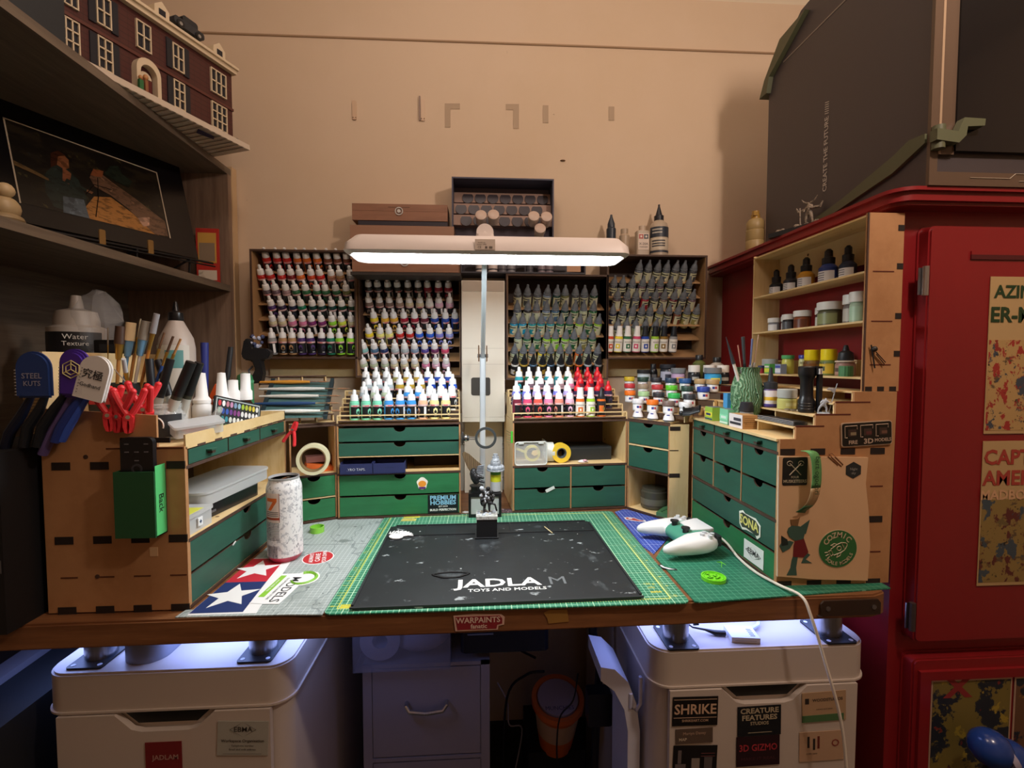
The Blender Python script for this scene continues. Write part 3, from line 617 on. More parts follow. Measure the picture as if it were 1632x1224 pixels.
# enclosure on the cupboard
EN = mat('brown_black_enclosure', rgb(0x423b3d), .45); OLV = P(0x54573f, .5)
e = thing('printer_enclosure', 'large dark enclosure with hinged front window on top of the red cupboard', 'enclosure', (.735, .752, 1.4325))
b = MB(); b.prism([(0, 0), (.447, 0), (.447, .425), (.40, .47), (.33, .52), (0, .54)], 0, .55, EN, 'yz'); part('housing', b, e)
b = MB(); b.box(-.0015, .56, -.006, 0, .0, .022, mat('bronze_frame', rgb(0x5a483a), .35)); b.box(-.0015, .012, -.006, 0, .022, .5, mat('bronze_frame', (0, 0, 0), .35)); b.box(.012, .016, -.007, -.001, .05, .5, P(0xa08870, .3)); b.box(.016, .04, -.006, 0, .05, .5, mat('bronze_frame', (0, 0, 0))); part('front_frame', b, e)
b = MB(); b.box(.04, .54, -.009, -.002, .055, .52, mat('smoked_window', rgb(0x131214), .12)); part('front_window', b, e)
b = MB(); b.push(T(0, 0, 0)); b.prism([(.0, .085), (.0, .070), (.06, .045), (.30, -.0005), (.36, .003), (.18, .04), (.06, .075), (.03, .088)], -.006, 0, OLV, 'yz'); b.pop()
b.prism([(-.006, .066), (.032, .062), (.044, .074), (.046, .088), (.075, .090), (.076, .101), (.040, .102), (.034, .090), (.030, .080), (-.006, .084)], -.022, -.009, OLV, 'xz'); b.cyl(.009, .055, .092, OLV, 14, (.006, -.012))
part('hinge', b, e, label='olive hinge arm')
b = MB(); b.push(T(-.001, .235, .17, 90, 0, -90)); b.push(T(0, 0, 0, 0, 0, 90)); b.text('CREATE THE FUTURE //////', .0165, P(0xc4bcb4), None, .01); b.pop(); b.pop(); part('lettering', b, e, label='grey slogan running up the side')
b.v and None
b = MB(); b.prism([(.47, .395), (.45, .432), (.39, .495), (.30, .5), (.43, .43), (.44, .395)], -.012, .02, OLV, 'yz'); b.box(-.001, .001, .1, .39, .44, .443, P(0x857a70)); part('lid_edge', b, e)
b = MB(); b.tube([(.07, -.0065, .013), (.14, -.0065, .013), (.150, -.0065, .021), (.3, -.0065, .021)], .0008, P(0xa89a88), 4); b.tube([(.157, -.0065, .009), (.3, -.0065, .009)], .0008, P(0xa89a88), 4); part('trim_line', b, e)

# ---------------------------------------------------------------- under the desk
LW = mat('white_lacquer', rgb(0xc4b8ae), .35)
def under_unit(x0, x1, label):
    t = thing('drawer_cabinet', label, 'drawer cabinet', (x0, .752, 0)); w = x1 - x0
    b = MB(); b.rbox(0, w, 0, .55, .592, .655, .035, LW, n=8); part('top_panel', b, t, bevel=.003)
    b = MB(); p = rrect(.004, w - .004, .006, .546, .033, 8); b.prism(p, 0.0, .591, LW); part('body', b, t)
    for z0, z1 in ((.40, .590), (.205, .396), (.01, .20)):
        b = MB(); c = w / 2 + (.0)
        q = [(.028, z0), (w - .028, z0), (w - .028, z1), (c + .075, z1), (c + .05, z1 - .024), (c + .035, z1 - .028), (c - .035, z1 - .028), (c - .05, z1 - .024), (c - .075, z1), (.028, z1)]
        b.prism(q, -.006, .0035, LW, 'xz'); b.prism([(c + .068, z1 + .001), (c + .045, z1 - .02), (c - .045, z1 - .02), (c - .068, z1 + .001)], .003, .0058, P(0x14130f), 'xz')
        part('drawer', b, t)
    return t
uUL = under_unit(-.690, -.312, 'white drawer cabinet under the left of the desk, lit blue on top')
uUR = under_unit(.283, .668, 'white drawer cabinet under the right of the desk covered in business cards')
# metal feet
def foot(x, y, i, lab):
    t = part('foot', MB().cyl(.022, .003, .045, STEEL, 28), DESK, (x, y, .6552), label=lab)
    b = MB(); b.rbox(-.0275, .0275, -.0375, .0375, 0, .003, .005, P(0x16181c, .4))
    for sx in (-1, 1):
        for sy in (-1, 1): b.cyl(.0035, .003, .0034, P(0xd0d4e0), 10, (sx * .020, sy * .030))
    part('base_plate', b, t)
    b = MB(); b.lathe([(.0235, .045), (.024, .048), (.0235, .0555)], P(0x1a1c22, .3), 28); part('collar', b, t)
foot(-.633, .80, 0, 'shiny round metal desk foot at the far left'); foot(-.372, .80, 1, 'shiny round metal desk foot on the left cabinet, nearest the filing cabinet')
foot(.337, .79, 2, 'shiny round metal desk foot beside the white power adaptor'); foot(.617, .79, 3, 'shiny round metal desk foot at the far right behind the cable')
b = MB(); b.rbox(-.034, .034, -.03, .10, .0, .0555, .03, mat('matte_steel', rgb(0x8e93a2), .4, .6), n=10); solo('metal_can', b, 'matte grey rounded tin between the two left desk feet', 'tin', (-.555, .80, .6552))
b = MB(); b.box(-.024, .024, -.016, .022, 0, .009, P(0xe4e4ea)); b.box(-.018, .018, -.0162, -.0158, .003, .004, P(0xb8b8c0))
for i in range(5): b.box(.010, .018, -.010 + .005 * i, -.008 + .005 * i, .009, .0092, P(0x444450))
solo('power_adaptor', b, 'small white adaptor box lying on the right cabinet under the desk edge', 'adaptor', (.455, .783, .6553), rz=-8)
b = MB(); b.tube([(.428, .79, .660), (.41, .793, .660), (.395, .80, .662), (.375, .805, .664), (.365, .82, .668)], [.0045, .0045, .002, .0015, .0015], BLACK, 8); b.tube([(.377, .806, .668), (.383, .80, .672), (.380, .812, .665)], .0015, BLACK, 6); solo('power_lead', b, 'short black lead plugged into the white adaptor', 'cable')
b = MB(); b.tube([(.482, .80, .660), (.50, .81, .661), (.53, .85, .675), (.56, .87, .70)], .0035, P(0xd0d8f4), 8); solo('cable', b, 'thick white cable leaving the white adaptor to the right', 'cable')
for x in (-.35, -.19): pass
# led strips
for n_, x in (('left', -.5), ('right', .47)):
    b = MB(); b.box(x - .26, x + .26, .985, 1.0, .706, .7105, P(0xdfe6ff)); solo('led_strip', b, 'slim light strip fixed under the worktop above the %s cabinet' % n_, 'light strip')
# filing cabinet
FC = mat('grey_filing_metal', rgb(0x8e8c9a), .4)
t = thing('filing_cabinet', 'grey metal filing cabinet under the middle of the desk', 'filing cabinet', (-.257, .985, 0))
b = MB(); b.box(0, .269, .004, .42, 0, .50, FC); b.box(0, .269, 0, .004, .492, .5, FC); b.box(0, .019, 0, .004, 0, .5, FC); b.box(.25, .269, 0, .004, 0, .5, FC); b.box(.019, .25, 0, .004, .285, .293, FC); part('body', b, t)
for z0, z1 in ((.296, .489), (.10, .282)):
    b = MB(); b.box(.0205, .2485, .0005, .0038, z0, z1, FC); b.box(.021, .248, .0038, .0045, z0 - .003, z1 + .003, BLACK); o = part('drawer', b, t)
    b = MB(); zc = z1 - .075; b.tube([(.093, 0, zc), (.093, -.012, zc), (.10, -.016, zc - .009), (.134, -.018, zc - .012), (.17, -.016, zc - .009), (.177, -.012, zc), (.177, 0, zc)], .0045, STEEL, 8); part('handle', b, o)
t = thing('plastic_tub', 'clear plastic tub of rolls on top of the filing cabinet', 'tub', (-.27, .96, .5003))
b = MB(); TUBM = mat('grey_clear_tub', rgb(0x9a98a8), .2, alpha=.22)
b = MB(); b.rbox(0, .20, 0, .30, 0, .004, .01, TUBM); b.box(0, .2, 0, .002, 0, .085, TUBM); b.box(0, .002, 0, .3, 0, .085, TUBM); b.box(.198, .2, 0, .3, 0, .085, TUBM); b.box(-.004, .204, -.004, .304, .085, .089, TUBM); part('tub_body', b, t)
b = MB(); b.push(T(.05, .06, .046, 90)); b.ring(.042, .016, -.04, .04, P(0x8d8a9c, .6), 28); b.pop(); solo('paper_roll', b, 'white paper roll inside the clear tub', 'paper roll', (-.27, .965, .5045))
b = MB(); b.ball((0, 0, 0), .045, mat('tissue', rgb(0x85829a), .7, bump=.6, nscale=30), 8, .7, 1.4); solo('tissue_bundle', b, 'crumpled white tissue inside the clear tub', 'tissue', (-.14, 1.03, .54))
b = MB(); b.rbox(-.09, .10, -.02, .18, 0, .07, .012, P(0x1a1d28, .25), plane='xy'); b.box(-.075, -.02, -.0215, -.020, .04, .043, P(0x6a7488)); solo('black_case', b, 'glossy black case beside the clear tub under the desk', 'case', (.04, 1.0, .5205))
b.v
# bucket
t = thing('tub', 'orange and white snack bucket with lid among cables under the desk', 'bucket', (.178, 1.13, .19), rot=(R(14), 0, 0))
b = MB(); OR = P(0xc0622c, .45); b.lathe([(.040, 0), (.0475, .052)], OR, 28); b.lathe([(.0475, .052), (.055, .115)], P(0xb59a86, .5), 28); b.lathe([(.055, .115), (.059, .135)], OR, 28); part('bucket', b, t)
b = MB(); b.lathe([(0, .137), (.05, .139), (.053, .146), (.063, .147), (.064, .134), (.059, .134)], OR, 28); b.lathe([(0, .1475), (.049, .1475), (.0495, .1405)], P(0x9a8d98), 28); b.text('MUNCHIES', .014, P(0x2a2c50), T(0, -.03, .148)); part('lid', b, t)
b = MB(); b.box(-.07, .07, -.06, .10, 0, .19, P(0x15151a)); solo('black_crate', b, 'black box standing under the orange bucket', 'box', (.178, 1.16, 0.0))
for i, (pth, r, c, lab) in enumerate([([(.01, 1.2, .52), (.06, 1.2, .41), (.09, 1.18, .40), (.13, 1.15, .395)], .003, 0x15151a, 'black cable looping down to the left of the orange bucket'),
    ([(.14, 1.06, .42), (.10, 1.08, .40), (.055, 1.10, .33), (.045, 1.12, .1)], .003, 0x15151a, 'long black cable hanging left of the orange bucket'),
    ([(.205, .99, .46), (.195, .99, .40), (.165, .99, .36), (.16, .99, .27), (.175, .99, .245)], .0018, 0x0c0c10, 'thin black cable dangling in front of the orange bucket'),
    ([(.035, 1.2, .30), (.06, 1.18, .26), (.065, 1.18, .2), (.1, 1.2, .17), (.08, 1.2, .05)], .0018, 0xaaa6b8, 'thin white cable hanging behind the filing cabinet'),
    ([(.245, .98, .63), (.235, .98, .56), (.25, .98, .5), (.245, .99, .3), (.24, .99, .05)], .009, 0x11131a, 'thick black braided cable beside the right cabinet')]):
    b = MB(); 
    P_ = [Vector(p) for p in pth]; sm = []
    for k in range(len(P_) - 1):
        a0 = P_[max(k - 1, 0)]; a1 = P_[k]; a2 = P_[k + 1]; a3 = P_[min(k + 2, len(P_) - 1)]
        for q in range(6):
            s_ = q / 6; sm.append(.5 * ((2 * a1) + (a2 - a0) * s_ + (2 * a0 - 5 * a1 + 4 * a2 - a3) * s_ ** 2 + (3 * a1 - a0 - 3 * a2 + a3) * s_ ** 3))
    sm.append(P_[-1]); b.tube(sm, r, P(c), 8); solo('cable', b, lab, 'cable')
b = MB(); b.rbox(0, .05, 0, .03, 0, .07, .004, BLACK, plane='xz'); solo('power_brick', b, 'black power brick beside the right cabinet under the desk', 'power brick', (.215, .93, .385))
b = MB(); b.box(0, .10, .0, .02, 0, .06, P(0x2a2c38)); b.box(.02, .05, -.001, 0, .02, .05, P(0x171820)); solo('wall_socket', b, 'dark socket plate on the wall behind the bucket', 'socket', (.10, 1.428, .34))
b = MB(); b.rbox(-.03, .10, 0, .12, 0, .16, .02, P(0x20222c), plane='xz'); solo('dark_bag', b, 'dark bag hanging under the desk above the bucket', 'bag', (.15, 1.20, .535))
b = MB(); b.prism([(-.005, .60), (.02, .595), (.045, .57), (.060, .53), (.067, .48), (.067, .2), (.045, .2), (.045, .48), (.038, .52), (.02, .555), (-.005, .575)], 0, .10, mat('white_plastic', rgb(0xd6d8e8), .35), 'xz'); b.box(.047, .060, -.001, .0, .36, .40, P(0x8088a8))
solo('white_purifier', b, 'curved white appliance side beside the right cabinet', 'appliance', (.212, .80, 0))
b = MB(); b.tube([(.19, .78, .28), (.205, .78, .36), (.22, .785, .388), (.245, .79, .390)], .0045, P(0xc8c8dc), 8); b.tube([(.245, .79, .390), (.263, .79, .391)], .0065, P(0xe0e0f0), 8); solo('cable', b, 'white charging cable plugged into the curved white appliance', 'cable')
b = MB(); b.tube([(.0, 0, .05), (.0, -.0, .0), (-.008, -.0, -.012), (-.018, 0, -.006), (-.018, 0, .02)], .0035, P(0xc0c4dc), 8); solo('hook', b, 'white hook stuck on the side of the right cabinet', 'hook', (.279, .80, .53))
# cards on the cabinets
def card(parent, x, z, w, h, base, items, rz=0, label=None):
    b = MB(); b.box(-w / 2, w / 2, -.0008, 0, -h / 2, h / 2, P(base, .4))
    for it in items:
        if it[0] == 't': b.text(it[1], it[2], P(it[3]), FRONT(it[4], -.0012, it[5]), it[6] if len(it) > 6 else .01, it[7] if len(it) > 7 else 1)
        elif it[0] == 'd': b.tube([(it[1] - .020, -.001, it[2]), (it[1], -.001, it[2] + .012), (it[1] + .020, -.001, it[2]), (it[1], -.001, it[2] - .012)], .0005, P(it[3]), 4, True)
        else: b.box(it[1], it[2], -.0010 - it[6] if len(it) > 6 else -.0010, 0, it[3], it[4], P(it[5], .4))
    o = part('card', b, parent, (x, -.0068, z), (0, rz, 0), label=label); return o
dl = [c for c in uUL.children if c.name.startswith('drawer')][0]; dr = [c for c in uUR.children if c.name.startswith('drawer')]
card(dl, .308, .545, .078, .056, 0xa9a9a0, [('t', 'EBMA', .0115, 0x35302a, 0, .0145), ('d', 0, .0145, 0x35302a), ('t', 'Workspace Organisation', .0065, 0x4a4138, 0, -.004, .02), ('t', 'Telephone number', .0045, 0x5a5148, 0, -.012), ('t', 'Email and web address', .0045, 0x5a5148, 0, -.018), ('b', -.03, .03, -.0255, -.0252, 0x5a5148)], 3, 'pale grey business card with a diamond logo')
card(dl, .187, .505, .055, .080, 0x7c2426, [('t', 'JADLAM', .011, 0xb08a80, .003, .015, .02), ('b', -.0275, .0275, -.04, -.022, 0x2c1c16), ('b', -.02, .02, -.03, -.012, 0x5d3a2a, .0002)], 0, 'dark red sticker')
card(dr[0], .071, .555, .078, .050, 0x14110f, [('t', 'SHRIKE', .024, 0xc8a88c, 0, .003, .02, .95), ('t', 'SHRIKEART.COM', .006, 0xc8a88c, 0, -.016), ('b', -.037, .037, .020, .0208, 0xc8a88c), ('b', -.037, .037, -.0105, -.0113, 0xc8a88c)], 1, 'black card with bold tan lettering')
card(dr[0], .070, .512, .064, .026, 0x5d4d42, [('t', 'Martyn Davey', .007, 0xb59a84, 0, .005), ('t', 'MAP', .007, 0xcfc0a8, -.02, -.005, .02)], -1, 'brown card with small lettering')
card(dr[0], .072, .469, .076, .052, 0x141214, [('b', -.03, -.024, -.005, .018, 0x6a6262), ('b', -.006, .008, -.018, .004, 0x8a8078), ('b', .016, .03, -.016, .006, 0x5a5454), ('b', -.034, -.016, -.02, -.006, 0x6a6262), ('b', .01, .034, .012, .013, 0x6a3a3a), ('b', .01, .034, .007, .008, 0x6a3a3a)], 2, 'black card with grey figures')
card(dr[0], .183, .533, .076, .052, 0x16181c, [('t', 'CREATURE', .0125, 0xb4a68a, 0, .018, .03, 1.1), ('t', 'FEATURES', .0125, 0xb4a68a, 0, .006, .03, 1.1), ('t', 'STUDIOS', .008, 0xb4a68a, 0, -.004, .02), ('b', -.02, .022, -.0205, -.0198, 0xb4a68a)], -1, 'black card with italic tan lettering')
card(dr[0], .182, .480, .076, .052, 0x2a1318, [('t', '3D GIZMO', .0165, 0xa8343c, 0, .006, .02, .86), ('t', 'MAKE IT REAL', .007, 0x4e2a30, 0, -.013, .02, 1.4)], -1, 'dark maroon card with red lettering')
card(dr[0], .297, .553, .078, .052, 0xb09272, [('t', 'WOODSTUDIOS', .0072, 0x2f2a26, .006, .012, .02), ('b', -.034, -.027, .006, .016, 0x2f2a26), ('b', -.039, .035, -.026, -.014, 0x4d7048), ('t', 'scenery and bases', .004, 0x5f5045, 0, -.004)], -2, 'cream card with a tree and a green band')
card(dr[0], .295, .483, .080, .052, 0xb8987c, [('b', -.026, -.022, -.002, .018, 0x2f2a26), ('b', -.016, -.012, -.006, .014, 0x2f2a26), ('b', -.008, -.004, -.004, .018, 0x6a2c26), ('t', 'O', .018, 0x8a3c34, .024, .004), ('t', 'studio name', .004, 0x5f5045, -.018, -.012)], -1, 'cream card with a striped logo')
card(dr[1] if len(dr) > 1 else dr[0], .297, .378, .076, .03, 0xb98338, [('b', -.01, .02, -.01, .004, 0x3a2a18)], -2, 'orange-yellow card')
# black shop box at the far left
t = thing('shop_box', 'black cardboard shop box at the left edge of the desk', 'box', (-.682, .70, .7505))
b = MB(); b.box(-.12, 0, 0, .20, 0, .262, P(0x0d0e12, .6)); part('box_body', b, t)
b = MB(); b.text('JAD', .028, P(0x5c5c60), FRONT(0, 0, .0)); b.text('GAM', .028, P(0x5c5c60), FRONT(.004, 0, -.03)); b.text('TE', .028, P(0x5c5c60), FRONT(0, 0, -.058)); part('lettering', b, t, (-.035, -.0006, .128))

b = MB(); b.rbox(-.24, 0, 0, .60, 0, .60, .03, P(0x101216, .7)); solo('black_storage_bag', b, 'large black fabric box on the floor left of the left cabinet', 'bag', (-.715, .62, 0))
b = MB(); b.box(-.035, 0, 0, .55, 0, .012, P(0x6a6870, .6)); solo('grey_board', b, 'pale grey board edge lying on the large black fabric box', 'board', (-.80, .66, .6005), rz=3)
# ---------------------------------------------------------------- desk lamp
t = thing('desk_lamp', 'long white bar desk lamp on a jointed arm, switched on over the desk', 'desk lamp', (0, 0, 0))
LMP = mat('lamp_housing', rgb(0xe6dcd8), .4)
lm = bpy.data.materials.new('lamp_diffuser'); lm.use_nodes = True; q = lm.node_tree.nodes['Principled BSDF']; q.inputs['Base Color'].default_value = (1, 1, 1, 1); q.inputs['Emission Color'].default_value = (.90, .97, 1, 1); q.inputs['Emission Strength'].default_value = LAMP
b = MB(); z0 = 1.336
o_ = rrect(-.249, .272, .853, .953, .02, 6)
def loft(b, rings, m):
    n = len(rings[0][0]); vs = []; fs = []
    for p, z in rings: vs += [(x, y, z) for x, y in p]
    for j in range(len(rings) - 1):
        for i in range(n): fs.append((j * n + i, j * n + (i + 1) % n, (j + 1) * n + (i + 1) % n, (j + 1) * n + i))
    fs.append(tuple(range((len(rings) - 1) * n, len(rings) * n))); b.add(vs, fs, m)
loft(b, [(rrect(-.230, .254, .868, .938, .015, 6), z0 + .004), (rrect(-.240, .263, .86, .946, .018, 6), z0 - .0015), (o_, z0 + .004), (rrect(-.247, .270, .855, .951, .02, 6), z0 + .018), (rrect(-.232, .257, .865, .942, .02, 6), z0 + .033), (rrect(-.20, .22, .88, .93, .02, 6), z0 + .036)], LMP)
part('lamp_head', b, t)
b = MB(); b.prism(rrect(-.2395, .2625, .8605, .9455, .018, 6), z0 + .0005, z0 + .003, lm); part('diffuser', b, t)
b = MB(); b.box(-.014, .022, .8515, .853, z0 + .0055, z0 + .024, P(0xcfc0b4)); 
b.text('CE', .0055, P(0x5a5048), FRONT(-.006, .851, z0 + .0095)); b.text('model no.', .0035, P(0x5a5048), FRONT(-.002, .851, z0 + .018)); b.text('power 24W', .0035, P(0x5a5048), FRONT(-.002, .851, z0 + .0145)); b.box(.004, .008, .851, .853, z0 + .0075, z0 + .0115, P(0x6a6058)); b.box(.011, .017, .851, .853, z0 + .0075, z0 + .0115, P(0x6a6058))
part('rating_label', b, t)
b = MB(); b.ball((.004, .90, z0 + .042), .017, LMP, 10); b.push(T(.004, .90, z0 + .045, 90)); b.cyl(.016, -.016, .016, LMP, 20); b.pop(); b.rbox(-.012, .020, .88, .92, z0 + .03, z0 + .042, .006, LMP); part('swivel', b, t)
AL = mat('brushed_aluminium', rgb(0xd4dde4), .35, .35)
J = Vector((-.001, 1.25, 1.155))
b = MB()
def bar(b, p0, p1, w, d, m):
    p0 = Vector(p0); p1 = Vector(p1); L_ = (p1 - p0).length; z_ = (p1 - p0).normalized(); x_ = Vector((1, 0, 0)); x_ = (x_ - z_ * x_.dot(z_)).normalized(); y_ = z_.cross(x_)
    M_ = Matrix((x_, y_, z_)).transposed().to_4x4(); M_.translation = p0; b.push(M_); b.rbox(-w / 2, w / 2, -d / 2, d / 2, 0, L_, min(w, d) * .3, m); b.pop()
bar(b, J + Vector((0, .0, .0)), (.004, .915, z0 + .05), .011, .016, AL); part('upper_arm', b, t)
b = MB(); bar(b, (-.003, 1.25, .7505), J, .0155, .016, AL); b.cyl(.02, .7505, .79, BLACK, 16, (-.003, 1.25)); part('lower_arm', b, t)
b = MB(); b.box(J.x - .012, J.x - .009, J.y - .012, J.y + .012, J.z - .012, J.z + .030, CHROME); b.box(J.x + .009, J.x + .012, J.y - .012, J.y + .012, J.z - .012, J.z + .030, CHROME)
b.push(T(J.x, J.y, J.z + .003, 0, 90, 0)); b.cyl(.005, -.014, .014, P(0x60666c), 12); b.pop(); part('joint', b, t)

# ---------------------------------------------------------------- dropper bottles
_bc = {}
def cached(k, fn):
    if k not in _bc: _bc[k] = fn()
    return _bc[k]
LBLK = P(0x17181c, .4)
def m_body(col, kind):
    def f():
        b = MB(); m = paint(rgb(col), .3)
        if kind == 'wash': b.lathe([(.0, 0), (.0105, 0), (.012, .0015), (.012, .043), (.009, .047), (.0085, .049), (0, .049)], m, 16)
        else: b.lathe([(.0, 0), (.0105, 0), (.012, .0015), (.012, .041), (.0115, .0445), (.0105, .0455), (.0105, .048), (0, .048)], m, 16)
        return b.mesh('bottle_body')
    return cached(('b', col, kind), f)
def m_cap(kind):
    def f():
        b = MB()
        if kind == 'white': b.lathe([(.0098, .048), (.0100, .050), (.0088, .0605), (.0078, .0625), (.0046, .0635), (.0042, .0725), (.0032, .0755), (0, .0758)], P(0xeceef0, .35), 16)
        elif kind == 'red': b.lathe([(.0098, .048), (.0100, .050), (.0085, .0585), (.0062, .062), (.0046, .0635), (.0038, .0725), (.0028, .0745), (0, .0748)], P(0xd9202c, .35), 16)
        elif kind == 'grey': b.lathe([(.0112, .047), (.0112, .0505), (.0098, .051), (.0094, .057), (.0072, .063), (.0042, .068), (.0032, .0765), (0, .077)], P(0x6d747c, .3), 16)
        elif kind == 'black': b.lathe([(.0110, .047), (.0110, .0505), (.0092, .051), (.0085, .057), (.0050, .067), (.0030, .0775), (0, .078)], P(0x1f2228, .35), 16)
        elif kind == 'tallwhite': b.lathe([(.0105, .048), (.0105, .051), (.0092, .052), (.0075, .0775), (0, .078)], P(0xf0f0ee, .35), 16)
        elif kind == 'tallblack': b.lathe([(.0105, .048), (.0105, .051), (.0092, .052), (.0070, .0775), (0, .078)], P(0x22262c, .35), 16)
        return b.mesh('bottle_cap')
    return cached(('c', kind), f)
def arcshell(b, r, z0, z1, a0, a1, m, n=10):
    vs = []; fs = []
    for i in range(n + 1):
        a = R(a0 + (a1 - a0) * i / n); vs += [(r * cos(a), r * sin(a), z0), (r * cos(a), r * sin(a), z1)]
    for i in range(n): fs.append((2 * i, 2 * i + 2, 2 * i + 3, 2 * i + 1))
    return b.add(vs, fs, m)
def curved(b, pts, r, m, n=1):
    """flat polygon (arc length, height) wrapped on a cylinder of radius r, centred on -y"""
    vs = [(r * sin(x / r), -r * cos(x / r), z) for x, z in pts]; b.add(vs, [tuple(range(len(vs)))], m)
def m_label(col, kind):
    def f():
        b = MB(); c = paint(rgb(col), .4)
        if kind in ('white', 'red'):
            arcshell(b, .01215, .005, .037, -180, 90, LBLK, 18); arcshell(b, .01222, .0335, .038, -180, 90, P(0xd8b6b6, .4), 18); arcshell(b, .0123, .0345, .0365, -150, -100, RED, 6)
            b.M = T(0, 0, 0); curved(b, [(.0062 * cos(R(30 + 60 * i)) * 1.0, .0215 + .0082 * sin(R(30 + 60 * i))) for i in range(6)], .0126, c)
            arcshell(b, .0123, .006, .032, -15, 15, P(0xe6e6e6), 4)
            curved(b, [(-.003, .0075), (.004, .0075), (.004, .0095), (-.003, .0095)], .01265, P(0xb9bcc0))
        elif kind in ('grey', 'black', 'wash'):
            base = 0xd6d9b8 if kind == 'grey' else 0x23242a
            arcshell(b, .01215, .004, .041, -200, 110, P(base, .4), 20); arcshell(b, .0123, .014, .030, -150, -90, c, 8); arcshell(b, .0123, .034, .037, -170, -60, P(0x2b2d30), 8)
            arcshell(b, .0123, .006, .040, -10, 12, P(0xe4e4dc), 4); curved(b, [(-.003, .018), (.003, .018), (.003, .025), (-.003, .025)], .01265, P(0xefe9c4 if kind == 'grey' else 0x8c7a3c))
        else:
            arcshell(b, .01215, .003, .040, -200, 110, P(0xe9e6de, .4), 20); arcshell(b, .0123, .012, .026, -125, -65, c, 8); arcshell(b, .0123, .029, .033, -150, -40, P(0xb8b4ac), 8); arcshell(b, .01235, .016, .022, -105, -85, P(0xf2efe6), 4)
        return b.mesh('bottle_label', recalc=False)
    return cached(('l', col, kind), f)
def bottle(loc, tilt, kind, col, cname, where, group, rnd, lcol=None, bodycol=None, roll=0):
    capn = {'white': 'white-capped', 'red': 'red-capped', 'grey': 'grey-capped', 'black': 'black-capped', 'tallwhite': 'tall white-capped', 'tallblack': 'tall black-capped'}[kind]
    t = thing('dropper_bottle', '%s bottle of %s paint, %s' % (capn, cname, where), 'paint bottle', loc, rot=(R(tilt), R(roll), 0), group=group)
    yaw = rnd.choice([0, 0, -25, 20, 60, -55, 40])
    lk = 'white' if kind in ('white', 'red') else kind if kind in ('grey', 'black') else 'tall'
    part('body', m_body(bodycol or col, 'std'), t); part('cap', m_cap(kind), t)
    part('label', m_label(lcol or col, lk), t, rot=(0, 0, yaw if lk != 'tall' else yaw * .3))
    return t
CN = dict(red=0xc22a26, dkred=0x7d1c20, crimson=0xa01c38, orange=0xd9702c, orred=0xcf4a24, brown=0x7a4630, tan=0xb08a62, tanpink=0xc08a72, grey=0x8d8f90, mauve=0x6d5866, greymauve=0x5f525c, pinkgrey=0xa0848a,
    green=0x2d6b44, olive=0x6f7444, purple=0x4b3370, dkpurple=0x34284a, navy=0x1d2a4a, teal=0x1f7a5c, dkteal=0x123f3c, dkgreen=0x174230, cream=0xd2c9a8, pink=0xd980a8, magenta=0x7c2a6e, lime=0x8fd63a, yellowlime=0xc9dc4a,
    yellow=0xe9d338, amber=0xe0b03a, paleyellow=0xe9e58a, maroon=0x6f2638, blue=0x2448a8, brightblue=0x2c62d8, lavender=0x7a80d8, palelavender=0x9aa6ec, taupe=0x7d6a62, ltaupe=0xa08a7c, white=0xe4e6e4, palepink=0xe0b8d0, dark=0x2b2628, dkbrown=0x3a2c26,
    paleteal=0x8fc6c6, steel=0x4f7394, dkblue=0x26386a, palegrey=0xb0bcc2, bluegrey=0x8398b4, violet=0x50449a, plum=0x6a2a5c, rose=0xd04a70, palegreen=0xb4c2a6, dkgrey=0x4a4e54, gold=0xb89a3a, sky=0x3f95dc, mint=0x7fd6b4, peach=0xe8b896, straw=0xe6dc9a,
    aqua=0x2a9aa8, cyan=0x2aa0cc, yellowgreen=0x9ccc3c, skin=0xc8a07c, bronze=0x8a6a2c, khaki=0x9a9658, salmon=0xd4584c, coral=0xe08a78, lilac=0xb4a8dc, slate=0x58606c)
NM = dict(dkred='dark red', orred='orange red', tanpink='pinkish tan', greymauve='grey mauve', pinkgrey='pinkish grey', dkpurple='dark purple', dkteal='dark teal', dkgreen='dark green', yellowlime='yellow lime', paleyellow='pale yellow', brightblue='bright blue',
    palelavender='pale lavender', ltaupe='light taupe', palepink='pale pink', dkbrown='dark brown', paleteal='pale teal', dkblue='dark blue', palegrey='pale grey', bluegrey='blue grey', palegreen='pale green', dkgrey='dark grey', yellowgreen='yellow green')
ROWN = ['top', 'second', 'third', 'fourth', 'fifth', 'bottom']
RPLY = mixmask('shaded_rack_plywood', rgb(0xa8845c), [('noise', (9, .45, .3, (1, 6, 1)), rgb(0x946f4a))], .6)  # darker plywood copy, the dim rack interior is put into its colour
def rack(name, lab, x0, z0, h, side, w=.30, y=1.362, rows=()):
    t = thing(name, lab, 'rack', (x0, y, z0)); d = 1.449 - y
    b = MB(); th = .005
    for a, c in ((0, th), (w - th, w)): b.box(a, c, 0, d, 0, h, DARKRACK)
    b.box(th, w - th, 0, d, 0, th, DARKRACK); b.box(th, w - th, 0, d, h - th, h, DARKRACK); part('frame', b, t)
    b = MB(); b.box(th, w - th, d - .003, d, th, h - th, P(0x3a2f2c, .7)); b.box(th, th + .001, .002, d - .003, th, h - th, RPLY); b.box(w - th - .001, w - th, .002, d - .003, th, h - th, RPLY); part('lining', b, t)
    for zr in rows:
        b = MB(); z = zr - z0
        b.add([(th + .001, .030, z - .004), (w - th - .001, .030, z - .004), (w - th - .001, .080, z + .020), (th + .001, .080, z + .020), (th + .001, .030, z - .0065), (w - th - .001, .030, z - .0065), (w - th - .001, .080, z + .0175), (th + .001, .080, z + .0175)], [(0, 1, 2, 3), (7, 6, 5, 4), (0, 4, 5, 1), (2, 6, 7, 3)], RPLY)
        part('tier', b, t)
    return t
rn = random.Random(11)
